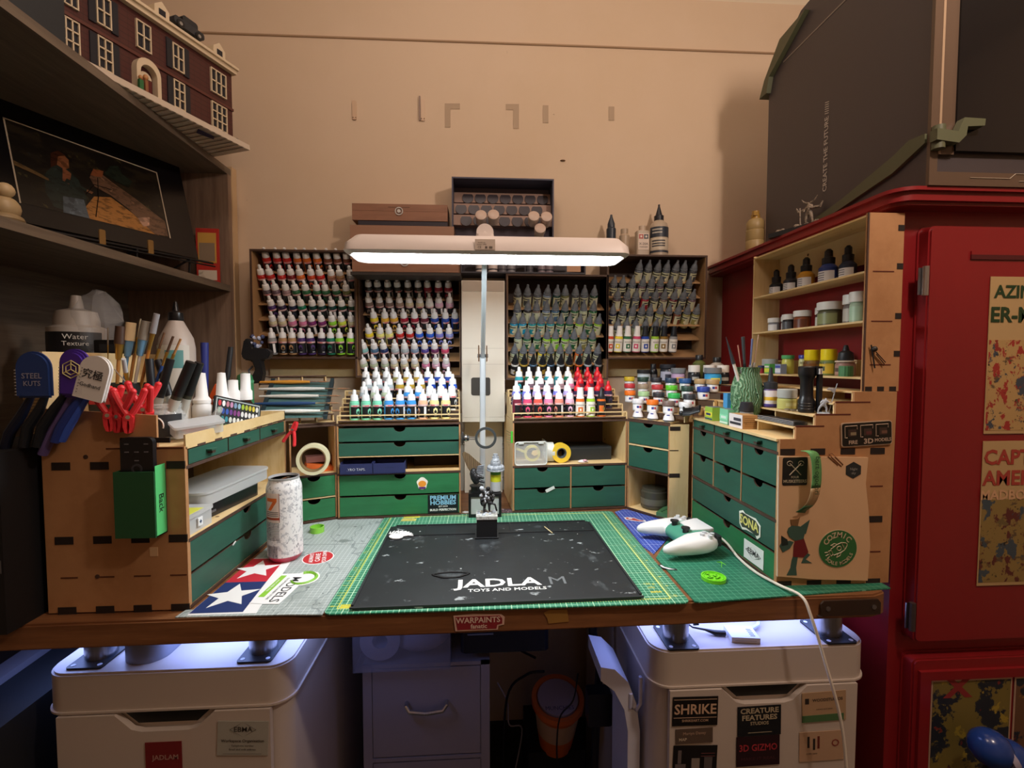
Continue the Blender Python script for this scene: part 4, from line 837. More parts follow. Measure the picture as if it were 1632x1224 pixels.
def rows(side, group, spec, tilt=33, y0=1.415):
    for k, (zt, u0, u1, kind, cols) in enumerate(spec):
        n = len(cols); tl = tilt if not (k == len(spec) - 1 and side.startswith('outer')) else 10
        for i, c in enumerate(cols):
            if c is None: continue
            kd = kind
            if ':' in c: kd, c = c.split(':')
            u = u0 + (u1 - u0) * i / max(1, n - 1); yb = y0 if tl == tilt else 1.385
            p = onY(u, 500, yb - .04); base = Vector((p.x, yb, zt - .076 * cos(R(tl))))
            bc = None
            bottle(base, tl, kd, CN[c], NM.get(c, c), '%s from left, %s row, %s wall rack' % (ORD[i], ROWN[k], side), group, rn, roll=rn.uniform(-3, 3))
def pxu(u, o=380, s=8.16): return o + u / s
def zt(v, o, s, Y=1.375): return 1.14 - (o + v / s - 577) * Y / 750
S8 = 8.16; S7 = 7.418
rack('wall_rack', 'dark framed paint rack on the wall at far left, red to green bottles', -.6465, 1.151, .304, 'L', rows=[1.40, 1.353, 1.31, 1.266, 1.222, 1.162])
rows('outer left', 'white-capped bottles in the outer left wall rack', [
    (zt(172, 380, S8), pxu(350), pxu(1410), 'white', 'red red red orange orange orange brown brown brown'.split()),
    (zt(385, 380, S8), pxu(270), pxu(1450), 'white', 'red red red dkred orange orred red tanpink tan grey'.split()),
    (zt(575, 380, S8), pxu(335), pxu(1390), 'white', 'greymauve mauve pinkgrey green green green green green olive'.split()),
    (zt(770, 380, S8), pxu(410), pxu(1460), 'white', 'purple dkpurple navy teal dkteal dkteal dkteal dkgreen dkgreen'.split()),
    (zt(965, 380, S8), pxu(410), pxu(1460), 'white', 'cream cream pink pink magenta magenta lime yellowlime cream'.split()),
    (zt(180, 500, S8, 1.37) - .002, pxu(370), pxu(1400), 'white', 'grey tan tan purple purple dkpurple teal lime lime'.split())])
rack('wall_rack', 'dark framed paint rack with yellow, red and blue bottles, left of the lamp', -.362, 1.098, .318, 'CL', rows=[1.327, 1.283, 1.238, 1.194, 1.15, 1.106])
rows('inner left', 'white-capped bottles in the inner left wall rack', [
    (zt(325, 400, S7), pxu(340, 540, S7), pxu(1290, 540, S7), 'white', 'dark dark dark dark dkbrown dkbrown crimson crimson crimson'.split()),
    (zt(505, 400, S7), pxu(340, 540, S7), pxu(1305, 540, S7), 'white', 'taupe taupe taupe ltaupe cream cream white palepink palepink'.split()),
    (zt(685, 400, S7), pxu(405, 540, S7), pxu(1370, 540, S7), 'white', 'yellow amber amber crimson crimson maroon blue blue blue'.split()),
    (zt(865, 400, S7), pxu(345, 540, S7), pxu(1305, 540, S7), 'white', 'yellow paleyellow paleyellow red red brightblue brightblue lavender palelavender'.split()),
    (zt(1045, 400, S7), pxu(280, 540, S7), pxu(1245, 540, S7), 'white', 'paleteal steel dkblue palegrey palegrey bluegrey violet plum rose'.split()),
    (zt(180, 540, S7), pxu(275, 540, S7), pxu(1255, 540, S7), 'white', 'palegreen palegreen palegreen cream cream cream pink palepink palepink'.split())])
rack('wall_rack', 'dark framed paint rack of grey-capped bottles, right of the lamp arm', .066, 1.090, .305, 'CR', rows=[1.302, 1.262, 1.222, 1.18, 1.14, 1.10])
rows('inner right', 'dark-capped bottles in the inner right wall rack', [
    (zt(400, 400, S7), pxu(340, 780, S7), pxu(1255, 780, S7), 'grey', 'dkgrey dkgrey slate bluegrey dkteal olive dkgrey slate dkgreen'.split()),
    (zt(580, 400, S7), pxu(340, 780, S7), pxu(1240, 780, S7), 'grey', 'slate dark taupe bluegrey steel dkteal green palegreen green'.split()),
    (zt(735, 400, S7), pxu(285, 780, S7), pxu(1295, 780, S7), 'grey', 'cyan cyan aqua aqua aqua teal green yellowgreen green yellowgreen'.split()),
    (zt(915, 400, S7), pxu(345, 780, S7), pxu(1240, 780, S7), 'grey', 'palegreen green green yellowgreen lime lime green khaki green'.split()),
    (zt(1090, 400, S7), pxu(290, 780, S7), pxu(1290, 780, S7), 'grey', 'palegreen khaki skin yellow khaki palegreen tan orange palegreen dkgrey'.split()),
    (zt(180, 540, S7), pxu(300, 780, S7), pxu(1300, 780, S7), 'black', 'white gold steel gold steel palegrey bronze orange palegrey grey'.split())])
rack('wall_rack', 'dark framed paint rack on the wall at far right, mostly dark-capped bottles', .360, 1.151, .304, 'R', rows=[1.384, 1.34, 1.30, 1.256, 1.214, 1.162])
rows('outer right', 'dark-capped bottles in the outer right wall rack', [
    (zt(185, 390, S8), pxu(655, 940), pxu(1360, 940), 'grey', 'slate dkgrey dkgrey slate dkgrey slate dkgrey'.split()),
    (zt(390, 390, S8), pxu(320, 940), pxu(1305, 940), 'grey', 'dkgrey dark slate mauve slate mauve dkgrey taupe slate'.split()),
    (zt(560, 390, S8), pxu(370, 940), pxu(1350, 940), 'grey', 'greymauve greymauve slate crimson dkgrey taupe maroon dkgrey mauve'.split()),
    (zt(755, 390, S8), pxu(320, 940), pxu(1410, 940), 'grey', 'navy dkgrey slate dkgrey slate khaki dkbrown brown khaki khaki'.split()),
    (zt(945, 390, S8), pxu(380, 940), pxu(990, 940), 'grey', 'dkgrey khaki palegreen olive khaki dkgrey'.split()),
    (1.2465, pxu(295, 940), pxu(1150, 940), 'tallwhite', 'orred yellow green rose tallblack:blue tallblack:yellowgreen tallblack:bronze tallblack:grey'.split())])

# stepped stands on the two central units
def stand(tname, lab, root, w, tiers, rise=.0185, run=.031, x0=0):
    b = MB()
    t = thing(tname, lab, 'stand', root.location + Vector((0, 0, .2385)), rot=tuple(root.rotation_euler))
    for k in range(tiers):
        z = .003 + rise * k; y = .001 + run * k; y1 = y + run + .004 if k < tiers - 1 else .19
        b = MB(); b.box(.001, w - .001, y, y1, z, z + .0028, PLY); b.box(.001, w - .001, y - .0005, y, z - .0004, z + .003, EDGE); b.box(.001, w - .001, y - .0005, y + .0022, z + .014, z + .017, PLY); part('tier', b, t)
        if k: 
            b = MB(); b.box(.001, w - .001, y, y + .002, z - rise + .003, z, P(0x3a2c24)); part('riser', b, t)
    b = MB()
    for xx in (0, w - .003):
        b = MB(); pp = [(0, 0)]; 
        for k in range(tiers): pp += [(run * k, .018 + rise * k), (run * (k + 1), .018 + rise * k)]
        pp += [(run * tiers, 0)]; b.prism([(y, z) for y, z in pp], xx, xx + .003, PLY, 'yz'); part('side', b, t)
    return t
sCL = stand('stepped_stand', 'stepped plywood stand of white-capped bottles on the unit left of the lamp pole', uCL, .301, 4)
sCR = stand('stepped_stand', 'stepped plywood stand of white and red-capped bottles right of the lamp pole', uCR, .306, 4)
STN = ['front', 'second', 'third', 'back']
def standrows(root, lab, group, spec):
    for k, (u0, u1, kind, cols) in enumerate(spec):
        n = len(cols)
        for i, c in enumerate(cols):
            if c is None: continue
            kd = kind
            if ':' in c: kd, c = c.split(':')
            u = u0 + (u1 - u0) * i / (n - 1)
            a = root.rotation_euler.z; yl = .016 + .031 * k
            # solve for the point of the tier line seen in this column
            o = root.location; dx, dy = cos(a), sin(a); px_, py_ = o.x - dy * yl, o.y + dx * yl
            rr = ray(u, 600); s_ = (rr.x * py_ - rr.y * px_) / (rr.y * dx - rr.x * dy)
            loc = Vector((px_ + dx * s_, py_ + dy * s_, o.z + .006 + .0185 * k))
            bottle(loc, 0, kd, CN[c], NM.get(c, c), '%s from left, %s row, %s' % (ORD[i], STN[k], lab), group, rn)
standrows(sCL, 'left stepped stand', 'white-capped bottles on the left stepped stand', [
    (pxu(180, 540, S7), pxu(1262, 540, S7), 'white', 'mint mint mint sky sky sky peach straw straw'.split()),
    (pxu(295, 540, S7), pxu(1335, 540, S7), 'white', ['palegrey', 'palegreen', 'palegreen', None, 'sky', 'sky', 'white', 'white', 'white']),
    (pxu(345, 540, S7), pxu(1345, 540, S7), 'white', 'palegrey palegrey palegrey gold gold gold blue blue brightblue'.split()),
    (pxu(320, 540, S7), pxu(1295, 540, S7), 'white', 'dkgrey grey grey khaki gold gold blue blue blue'.split())])
standrows(sCR, 'right stepped stand', 'white and red-capped bottles on the right stepped stand', [
    (pxu(325, 780, S7), pxu(1325, 780, S7), 'white', 'maroon rose salmon pink coral palepink tallwhite:orange tallwhite:yellowgreen black:orange'.split()),
    (pxu(318, 780, S7), pxu(1405, 780, S7), 'white', 'lavender lavender lilac lilac lavender lilac red:dkpurple red:dkpurple red:dkpurple red:dkpurple'.split()),
    (pxu(485, 780, S7), pxu(1310, 780, S7), 'white', 'mauve mauve mauve pinkgrey pink red:maroon red:maroon red:crimson'.split()),
    (pxu(350, 780, S7), pxu(1275, 780, S7), 'white', 'aqua teal teal aqua aqua teal red:crimson red:dkred red:crimson'.split())])

# ---------------------------------------------------------------- above the racks
CASE = mixmask('case_wood', rgb(0x9a6f58), [('noise', (8, .42, .3, (1, 10, 10)), rgb(0x86604c))], .5)
def case(loc, w, lab, rz=0):
    t = thing('wooden_case', lab, 'case', loc, rz=rz)
    b = MB(); b.box(0, w, 0, .08, 0, .026, CASE); part('lower_half', b, t); b = MB(); b.box(0, w, 0, .08, .0265, .046, CASE); b.box(.1, .16, -.0004, 0, .036, .038, P(0x6a4a3a)); part('lid', b, t)
    b = MB(); b.push(T(w * .49, -.0005, .026, 90)); b.ring(.0115, .0085, 0, .002, P(0xc8c4c0, .3), 20); b.cyl(.005, 0, .003, P(0xd8d4d0, .3), 12)
    for i in range(4): b.push(T(0, 0, 0, 0, 0, 45 + 90 * i)); b.box(.0035, .009, -.001, .001, 0, .0025, CHROME); b.pop()
    b.pop(); part('clasp', b, t)
case((-.366, 1.365, 1.5405), .266, 'brown wooden case with a metal clasp, lying above the lamp')
b = MB(); b.box(0, .25, .0, .08, 0, .012, P(0x35323c)); solo('dark_box', b, 'slim dark box under the brown wooden case above the lamp', 'box', (-.350, 1.367, 1.5275))
b = MB(); b.box(0, .29, 0, .085, 0, .095, P(0xa07a64)); solo('wooden_box', b, 'plain wooden box behind the lamp head supporting the slim dark box', 'box', (-.372, 1.363, 1.431))
case((-.345, 1.28, 1.3810), .28, 'wooden case with a metal clasp just below the lit lamp head', 0)
b = MB(); b.box(-.35, -.06, 1.281, 1.3615, 1.373, 1.3805, P(0x3a3634)); solo('bracket_shelf', b, 'thin dark ledge under the wooden case just below the lamp head', 'shelf')
# paint shelf at the top
t = thing('pot_rack', 'small blue-grey rack of round holes and white pot lids, topmost on the wall', 'rack', (-.088, 1.37, 1.50)); GRK = P(0x4c4c5e, .6); RKW = P(0xa08478, .6)
b = MB(); 
for a, c in ((0, .004), (.289, .293)): b.box(a, c, 0, .078, 0, .168, GRK)
b.box(.004, .289, 0, .078, .164, .168, GRK); b.box(.004, .289, 0, .078, 0, .004, GRK); part('frame', b, t)
b = MB(); b.box(.004, .289, .075, .078, .004, .164, P(0x6a6270)); part('lining', b, t)
for k, (z, off, n) in enumerate(((.116, .044, 7), (.078, .025, 7), (.040, .04, 7))):
    b = MB(); y = .05 - .018 * k; b.box(.004, .289, y, y + .003, z, z + .026, RKW); b.box(.004, .289, y, y + .03, z - .003, z, RKW)
    part('tier', b, t)
    for i in range(n):
        b = MB(); b.push(T(off + .037 * i, y - .001, z + .010, 80)); b.cyl(.0165, -.0005, .001, P(0x38333e), 20); b.pop(); part('hole', b, t)
for x, z, k in ((.083, .052, 0), (.118, .054, 1), (.232, .052, 2), (.268, .051, 3), (.250, .018, 4)):
    b = MB(); b.lathe([(0, 0), (.014, 0), (.014, .02), (.016, .022), (.016, .034), (.013, .036), (0, .036)], P(0xcfb8aa, .4), 20)
    solo('paint_pot', b, 'white-lidded pot in the topmost wall rack, ' + ['first from left', 'second from left, its lid ajar', 'third from left', 'fourth from left', 'lowest at the right'][k], 'paint pot', (-.088 + x, 1.373, 1.50 + z - .010), rot=(R(70), 0, 0), group='white-lidded pots in the topmost wall rack')
# rack behind the lamp
t = thing('pot_rack', 'dark rack of pots behind and just below the lamp head', 'rack', (-.063, 1.36, 1.396)); DKR = P(0x3a3a44, .6)
b = MB(); b.box(0, .36, 0, .085, 0, .004, DKR); b.box(0, .36, .08, .085, .004, .10, P(0x4a4650)); b.box(0, .004, 0, .08, .004, .10, DKR); b.box(.356, .36, 0, .08, .004, .10, DKR); b.box(0, .36, 0, .085, .096, .10, DKR); part('frame', b, t)
b = MB(); b.box(.305, .345, -.001, .0, .006, .06, P(0xb98a66)); part('blank_panel', b, t)
for i, (x, c, r) in enumerate(((.055, 0xd0c8c4, .013), (.092, 0xd8ccc8, .014), (.120, 0x6a6a72, .013), (.145, 0x8a8a92, .013), (.20, 0x55555c, .011), (.235, 0x8c8088, .012), (.258, 0x8c8088, .012))):
    b = MB(); b.lathe([(0, 0), (r, 0), (r, .03), (r + .001, .031), (r + .001, .045), (0, .046)], P(c, .4), 18); b.lathe([(r * .98, .008), (r * 1.02, .008), (r * 1.02, .012), (r * .98, .012)], P(0x3a3a44), 18)
    solo('paint_pot', b, ('pale' if c > 0xa00000 else 'dark' if c < 0x700000 else 'grey') + ' pot standing in the dark rack behind the lamp, %s from left' % ORD[i], 'paint pot', (-.063 + x, 1.39, 1.4005), group='pots in the dark rack behind the lamp')
# bottles above the right rack
t = thing('glue_bottle', 'large squeeze bottle with black nozzle on the far right wall rack', 'bottle', (.526, 1.40, 1.4555)); BG = P(0xb8a894, .4)
b = MB(); b.lathe([(0, 0), (.026, 0), (.028, .002), (.028, .085), (.024, .098), (.013, .108), (0, .108)], BG, 24); part('body', b, t)
b = MB(); arcshell(b, .0283, .01, .016, -170, -10, P(0x343c48), 16); arcshell(b, .0283, .055, .085, -170, -10, P(0x343c48), 16); arcshell(b, .0283, .018, .053, -170, -10, P(0xd0c4b0), 16)
for z in (.042, .034, .027): arcshell(b, .0286, z, z + .004, -150, -70, P(0x4a4a4c), 8)
for z in (.075, .066): arcshell(b, .0286, z, z + .004, -150, -90, P(0xb8b4a8), 8)
part('label', b, t)
b = MB(); b.lathe([(.014, .108), (.014, .122), (.010, .124), (.003, .15), (.003, .156), (0, .156)], P(0x20262e), 18); part('nozzle', b, t)
t = thing('thinner_bottle', 'square pale thinner bottle with two red and black stars, on the right rack', 'bottle', (.474, 1.395, 1.4555)); b = MB(); b.rbox(-.020, .020, -.013, .013, 0, .075, .006, BG); part('body', b, t, bevel=.002)
b = MB(); b.lathe([(.010, .075), (.010, .090), (0, .091)], P(0xc8b4a0), 16); part('cap', b, t)
b = MB(); b.box(-.016, .016, -.0138, -.013, .018, .066, P(0xdccabb)); b.box(-.014, -.001, -.0142, -.013, .050, .063, P(0xb04038)); b.box(.001, .014, -.0142, -.013, .050, .063, P(0x242a3c))
def star(c, r, ri=.4, n=5, a0=90): return [(c[0] + (r if i % 2 == 0 else r * ri) * cos(R(a0 + 180 * i / n)), c[1] + (r if i % 2 == 0 else r * ri) * sin(R(a0 + 180 * i / n))) for i in range(2 * n)]
for x in (-.0075, .0075): b.prism(star((x, .0565), .005), -.0145, -.0142, P(0xe8dcd0), 'xz')
b.text('X-20A', .010, P(0x4a3a34), FRONT(0, -.0142, .035), .01); b.text('THINNER', .006, P(0x4a3a34), FRONT(0, -.0142, .026)); part('label', b, t)
b = MB(); b.lathe([(0, 0), (.014, 0), (.014, .07), (.011, .074), (.011, .085), (.004, .105), (.003, .112), (0, .112)], P(0x303a46, .4), 16); solo('dropper_bottle', b, 'dark cone-nozzle bottle peeking over the right end of the lamp', 'bottle', (.380, 1.395, 1.4655))
b = MB(); b.lathe([(0, 0), (.015, 0), (.015, .05), (.011, .055), (.011, .07), (0, .071)], P(0xb8a48e, .4), 16); solo('small_bottle', b, 'small cream bottle between the dark nozzle bottle and the starred thinner', 'bottle', (.420, 1.395, 1.4655))
# white box with hand hole and panelling between the racks
t = thing('cardboard_box', 'tall white cardboard box with a hand hole standing behind the lamp arm', 'box', (-.060, 1.335, .985)); CW = P(0xd9d4c8, .6)
b = MB(); b.box(0, .121, .0, .10, .0, .385, CW); b.box(.002, .119, -.0008, 0, .355, .383, P(0xb8ada0)); b.box(.002, .119, -.0006, 0, .195, .196, P(0xb8b4a8)); b.box(.002, .119, -.0006, 0, .150, .151, P(0xb8b4a8)); part('carton', b, t)
b = MB(); b.rbox(.026, .080, -.0012, -.0002, .062, .113, .006, P(0x3c3a36), plane='xz'); part('hand_hole', b, t)
WP = P(0xdcd8cc, .5)
b = MB(); b.box(-.10, .12, 1.425, 1.449, .7505, .984, WP)
for z in (.896, .912): b.tube([(-.10, 1.424, z), (.12, 1.424, z)], .004, WP, 8)
b.box(-.05, .065, 1.421, 1.425, .79, .792, P(0xb4b0a4)); b.box(-.05, .065, 1.421, 1.425, .878, .88, P(0xb4b0a4)); struct('trim_3', b)
b = MB(); b.box(-.06, .061, 1.335, 1.42, .972, .9845, WP); b.box(-.056, .057, 1.40, 1.42, .7505, .972, WP); struct('trim_4', b)
# hooks, patches and marks on the wall
for i, (x, y, w_, h_, c, n_, lab, cat) in enumerate([(565, 176, .012, .055, 0xd2b497, 'adhesive_strip', 'pale adhesive hook strip at the left of the upper wall', 'strip'), (674, 176, .012, .062, 0xd8bda2, 'adhesive_strip', 'pale adhesive strip right beside the first one on the upper wall', 'strip')]):
    p = onY(x, y, 1.449); b = MB(); b.rbox(-w_ / 2, w_ / 2, -.003, 0, -h_ / 2, h_ / 2, .004, P(c, .6), plane='xz')
    for s in (-1, 1): b.ball((s * .004, -.003, -h_ / 2 + .006), .002, P(0xa08468), 6)
    if i: b.box(-w_ / 2 - .005, -w_ / 2 - .001, -.006, 0, -h_ / 2, h_ / 2 + .008, P(0x8d7466)); 
    solo(n_, b, lab, cat, p)
for i, (pts, lab) in enumerate([([(709, 165), (733, 165), (733, 174), (718, 174), (718, 203), (709, 203)], 'grey L-shaped patch left of the paired patches'), ([(806, 166), (827, 166), (827, 205), (818, 205), (818, 175), (806, 175)], 'grey hooked patch at the centre of the upper wall'), ([(865, 168), (874, 168), (874, 196), (865, 196)], 'short grey patch right of the hooked patch'), ([(970, 170), (979, 170), (979, 192), (970, 192)], 'small grey patch at the far right of the row')]):
    q = [onY(x, y, 1.4495) for x, y in pts]; b = MB(); b.prism([(p.x, p.z) for p in q], 1.4485, 1.4499, P(0xb6a088, .8), 'xz'); solo('wall_patch', b, lab + ' on the cream wall', 'wall patch')
for x, y, r, lab in ((897, 256, .006, 'small dark scuff hole in the wall above the topmost rack'),):
    p = onY(x, y, 1.449); b = MB(); b.ball((0, 0, 0), r, P(0x7a5c44), 6, .4, 1.4); solo('wall_chip', b, lab, 'chip', p)
# ---------------------------------------------------------------- corner stands
def cstand(lab, root, w0, tiers, rise, run, x0=0, grow=0, z00=.2385, wr=0):
    t = thing('stepped_stand', lab, 'stand', root.location + Vector((0, 0, z00)), rot=tuple(root.rotation_euler))
    for k in range(tiers):
        z = rise * k; y = .001 + run * k; a = x0 - grow * k; c = w0 + wr * k
        b = MB(); b.box(a, c, y, y + run + .012, z, z + .0028, PLY); b.box(a, c, y - .0006, y, z - .0004, z + .003, EDGE); part('tier', b, t)
        if k:
            for f in (0, .33, .66, 1):
                b = MB(); x = a + (c - a - .003) * f; b.box(x, x + .003, y + .0005, y + run + .010, z - rise + .0029, z - .0001, PLY); part('support', b, t)
    return t
sKL = cstand('stepped plywood corner stand at the left holding long brushes', uKL, .1045, 7, .0185, .027, 0, .012)
sKR = cstand('stepped plywood corner stand at the right crowded with round paint pots', uKR, .127, 6, .0182, .027, 0, 0, z00=.2385, wr=.022)
b = MB(); b.box(0, .262, 0, .006, 0, .052, PLY); solo('plywood_board', b, 'pale plywood board on the wall under the far left paint rack', 'board', (-.632, 1.440, 1.098))
b = MB(); b.box(0, .20, 0, .006, 0, .052, PLY); solo('plywood_board', b, 'pale plywood board on the wall under the far right paint rack', 'board', (.372, 1.440, 1.098))

def onrow(root, u, yl, z):
    a = root.rotation_euler.z; o = root.location; dx, dy = cos(a), sin(a); qx, qy = o.x - dy * yl, o.y + dx * yl
    rr = ray(u, 600); s_ = (rr.x * qy - rr.y * qx) / (rr.y * dx - rr.x * dy)
    return Vector((qx + dx * s_, qy + dy * s_, o.z + z))
# round paint pots
PC = dict(white=0xe8eaf0, orange=0xf07a1e, brown=0x7a6660, palegreen=0xa8cf9a, black=0x2c3038, green=0x35b85a, red=0xc23a42, tan=0xa0907c, lime=0x62c832, dkgreen=0x2c4a40, blue=0x2746a8, yellow=0xd8bf34, navy=0x28425c, midblue=0x2c5c9c, sand=0xb89a6c)
def m_pot(c):
    def f():
        b = MB(); b.lathe([(0, 0), (.012, 0), (.0135, .002), (.0135, .017), (.012, .0195), (0, .0195)], P(0xd6dade, .25), 20); arcshell(b, .01365, .004, .016, -170, -20, P(0xf0f0f2), 12); arcshell(b, .0138, .008, .014, -120, -95, P(0x2a3c8a), 3); arcshell(b, .0138, .008, .014, -93, -70, P(0xb83a48), 3); return b.mesh('jar')
    def g():
        b = MB(); m = P(PC[c], .4); b.lathe([(0, .0195), (.0148, .0195), (.0152, .0205), (.0152, .0305), (.0145, .0318), (0, .0318)], m, 24)
        for z in (.0225, .025, .0275): b.lathe([(.0152, z), (.0154, z + .0005), (.0152, z + .001)], m, 24)
        return b.mesh('lid')
    return cached(('pj',), f), cached(('pl', c), g)
def pot(loc, c, lab, group, rz=0):
    t = thing('paint_pot', lab, 'paint pot', loc, rz=rz, group=group); j, l = m_pot(c); part('jar', j, t); part('lid', l, t); return t
PN = dict(palegreen='pale green', dkgreen='dark green', midblue='mid blue', sand='sand')
for k, (us, cs) in enumerate([([630, 820, 1030, 1250], 'white orange brown white'), ([525, 705, 900, 1100, 1300], 'orange palegreen black green black'), ([520, 695, 880, 1065, 1270, 1480], 'red tan red lime dkgreen blue'), ([515, 690, 865, 1055, 1240, 1440, 1600], 'yellow dkgreen black navy midblue sand sand')]):
    for i, (u, c) in enumerate(zip(us, cs.split())):
        p = onrow(uKR, 940 + u / 8.16, .016 + .027 * (k + 1) - .0135, .2385 + .0182 * (k + 1) + .003)
        if p.x > .515 and p.z < 1.0095: p.z = 1.0095
        pot(p, c, 'paint pot with %s lid, %s from left, %s row of the right corner stand' % (PN.get(c, c), ORD[i], ['second', 'third', 'fourth', 'fifth'][k]), 'paint pots on the right corner stand')
for i, u in enumerate((632, 825, 1035)):
    t = thing('paint_bottle', 'white-labelled open-fronted bottle, %s from left, front row of the right corner stand' % ORD[i], 'paint bottle', onrow(uKR, 940 + u / 8.16, .012, .2385 + .0035), rz=-40, group='white bottles along the front of the right corner stand')
    b = MB(); b.lathe([(0, 0), (.011, 0), (.014, .004), (.012, .012), (.0085, .019), (.0085, .022), (0, .022)], P(0xe9e9ee, .3), 20); part('body', b, t)
    b = MB(); b.lathe([(.0095, -.0005), (.0145, .0035), (.0143, .0045)], P(0x3a3c44), 20); arcshell(b, .0105, .015, .018, -100, -60, P(0x35429a), 4); part('label', b, t)
# generic jars
def jar(name, lab, cat, loc, r, h, body, lidc, lh, lr=None, label=None, group=None, glass=False, neck=None, extra=None, rz=0):
    t = thing(name, lab, cat, loc, rz=rz, group=group); b = MB(); m = P(body, .3)
    b.lathe([(0, 0), (r * .93, 0), (r, r * .08), (r, h * .86), (r * (neck or .85), h), (0, h)], m, 24); part('body', b, t)
    lr = lr or r * 1.04; b = MB(); lm_ = P(lidc, .35); b.lathe([(0, h), (lr, h), (lr * 1.01, h + .001), (lr * 1.01, h + lh - .001), (lr * .95, h + lh), (0, h + lh)], lm_, 24)
    part('lid', b, t)
    if label:
        b = MB(); arcshell(b, r * 1.012, h * .12, h * .78, -175, -5, P(label[0], .4), 16)
        if len(label) > 1: arcshell(b, r * 1.025, h * .30, h * .58, -130, -60, P(label[1], .4), 8)
        if len(label) > 2: arcshell(b, r * 1.035, h * .38, h * .48, -115, -75, P(label[2], .4), 8)
        part('label', b, t)
    return t
def K(u, yl, k): return onrow(uKR, u, yl, .2385 + .0182 * k + .003)
yb = .018 + .027 * 5
jar('jar', 'clear jar with black lid and landscape label on the right corner stand', 'jar', K(1026, yb - .01, 5), .0185, .024, 0xb8c4cc, 0x2a2c30, .010, label=(0xc8dcea, 0x4a6a44))
jar('bottle', 'small black bottle behind the landscape-label jar', 'bottle', K(1041, yb + .03, 5), .012, .035, 0x1c1e22, 0x202226, .016, .008, label=(0x1c1e22, 0x8a8c90))
jar('jar', 'large dark jar with pale text label on the right corner stand', 'jar', K(1064, yb + .022, 5), .021, .038, 0x2c3038, 0x2a2e36, .012, label=(0xb4b8cc, 0x3a3c4c))
jar('jar', 'grey-lidded jar with purple and yellow label', 'jar', K(1081, yb - .012, 5), .0185, .026, 0xc0a8c8, 0x7c8288, .014, label=(0xc8a8cc, 0xe8bc3c, 0x6a3a8c))
for i, (u, yy, lab) in enumerate(((1106, -.008, 'left'), (1130, .012, 'middle'), (1152, .014, 'right'))):
    jar('bottle', 'black bottle with white cap, %s one of three on the right corner stand' % lab, 'bottle', K(u, yb + yy, 5), .0155, .030, 0x1e2024, 0xe6e2dc, .018, .0145, label=(0x222428, 0xb4b4ae), group='white-capped black bottles')
jar('bottle', 'olive glass bottle with black cap behind the white-capped bottles', 'bottle', K(1114, yb + .05, 5), .017, .062, 0x5c6434, 0x202022, .014, .010, neck=.45)
jar('bottle', 'clear glass bottle with black cap near the cupboard side', 'bottle', K(1142, yb + .045, 5), .018, .056, 0xb0a89c, 0x202022, .013, .010, neck=.4)
jar('jar', 'bright blue labelled jar with grey lid on the right corner stand', 'jar', K(1136, yb - .022, 5), .020, .028, 0x3a9ad0, 0x767b80, .014, label=(0x36a0d8, 0xdcd84a, 0x2a6aa8))

# long brushes lying on the left corner stand
t = thing('brush_holder', 'dark rack holding five long brushes crosswise on the left corner stand', 'brush holder', onrow(uKL, 425, .06, .0), rz=8)
t.location.z = 1.035
for x in (-.008, .135):
    b = MB(); b.add([(x, -.045, -.022), (x + .009, -.045, -.022), (x + .009, .065, .065), (x, .065, .065), (x, -.045, -.030), (x + .009, -.045, -.030), (x + .009, .065, .053), (x, .065, .053)], [(0, 1, 2, 3), (4, 5, 6, 7), (0, 1, 5, 4), (2, 3, 7, 6), (1, 2, 6, 5), (0, 3, 7, 4)], P(0x22343a)); part('side_rail', b, t)
b = MB(); b.add([(0, -.042, -.026), (.14, -.042, -.026), (.14, .062, .056), (0, .062, .056)], [(0, 1, 2, 3)], P(0x4a6a68)); part('backing', b, t)
for i, (c, c2, x0, x1, lab) in enumerate(((0xe09a3a, 0xe8c860, -.04, .128, 'orange-handled'), (0xe8e8e4, 0xd8c8a8, -.032, .185, 'white-handled, second from the top'), (0xe8e4dc, 0x202428, -.022, .17, 'thin white and black handled'), (0x2a4a78, 0x8ac0d8, -.030, .172, 'blue-handled'), (0xeef2f0, 0xe8f0ee, -.002, .186, 'thick white-handled, lowest'))):
    f = 1 - i / 4; y = -.034 + .084 * f; z = -.016 + .066 * f; q = t.matrix_basis
    o = thing('paint_brush', lab + ' long brush lying on the dark brush holder', 'paint brush', t.location + Vector((x0, y, z + .006)), rz=8 - 4, group='long brushes on the dark holder'); L_ = x1 - x0
    b = MB(); b.tube([(0, 0, 0), (.02, 0, 0), (L_ * .45, 0, 0), (L_ * .72, 0, 0)], [.0024, .0034, .0050, .0030], P(c), 10); part('handle', b, o)
    b = MB(); b.tube([(L_ * .72, 0, 0), (L_ * .86, 0, 0)], [.0022, .0018], CHROME, 10); part('ferrule', b, o)
    b = MB(); b.tube([(L_ * .86, 0, 0), (L_ * .94, 0, 0), (L_, 0, 0)], [.0018, .002, .0003], P(0x9a7050), 8); part('bristles', b, o)

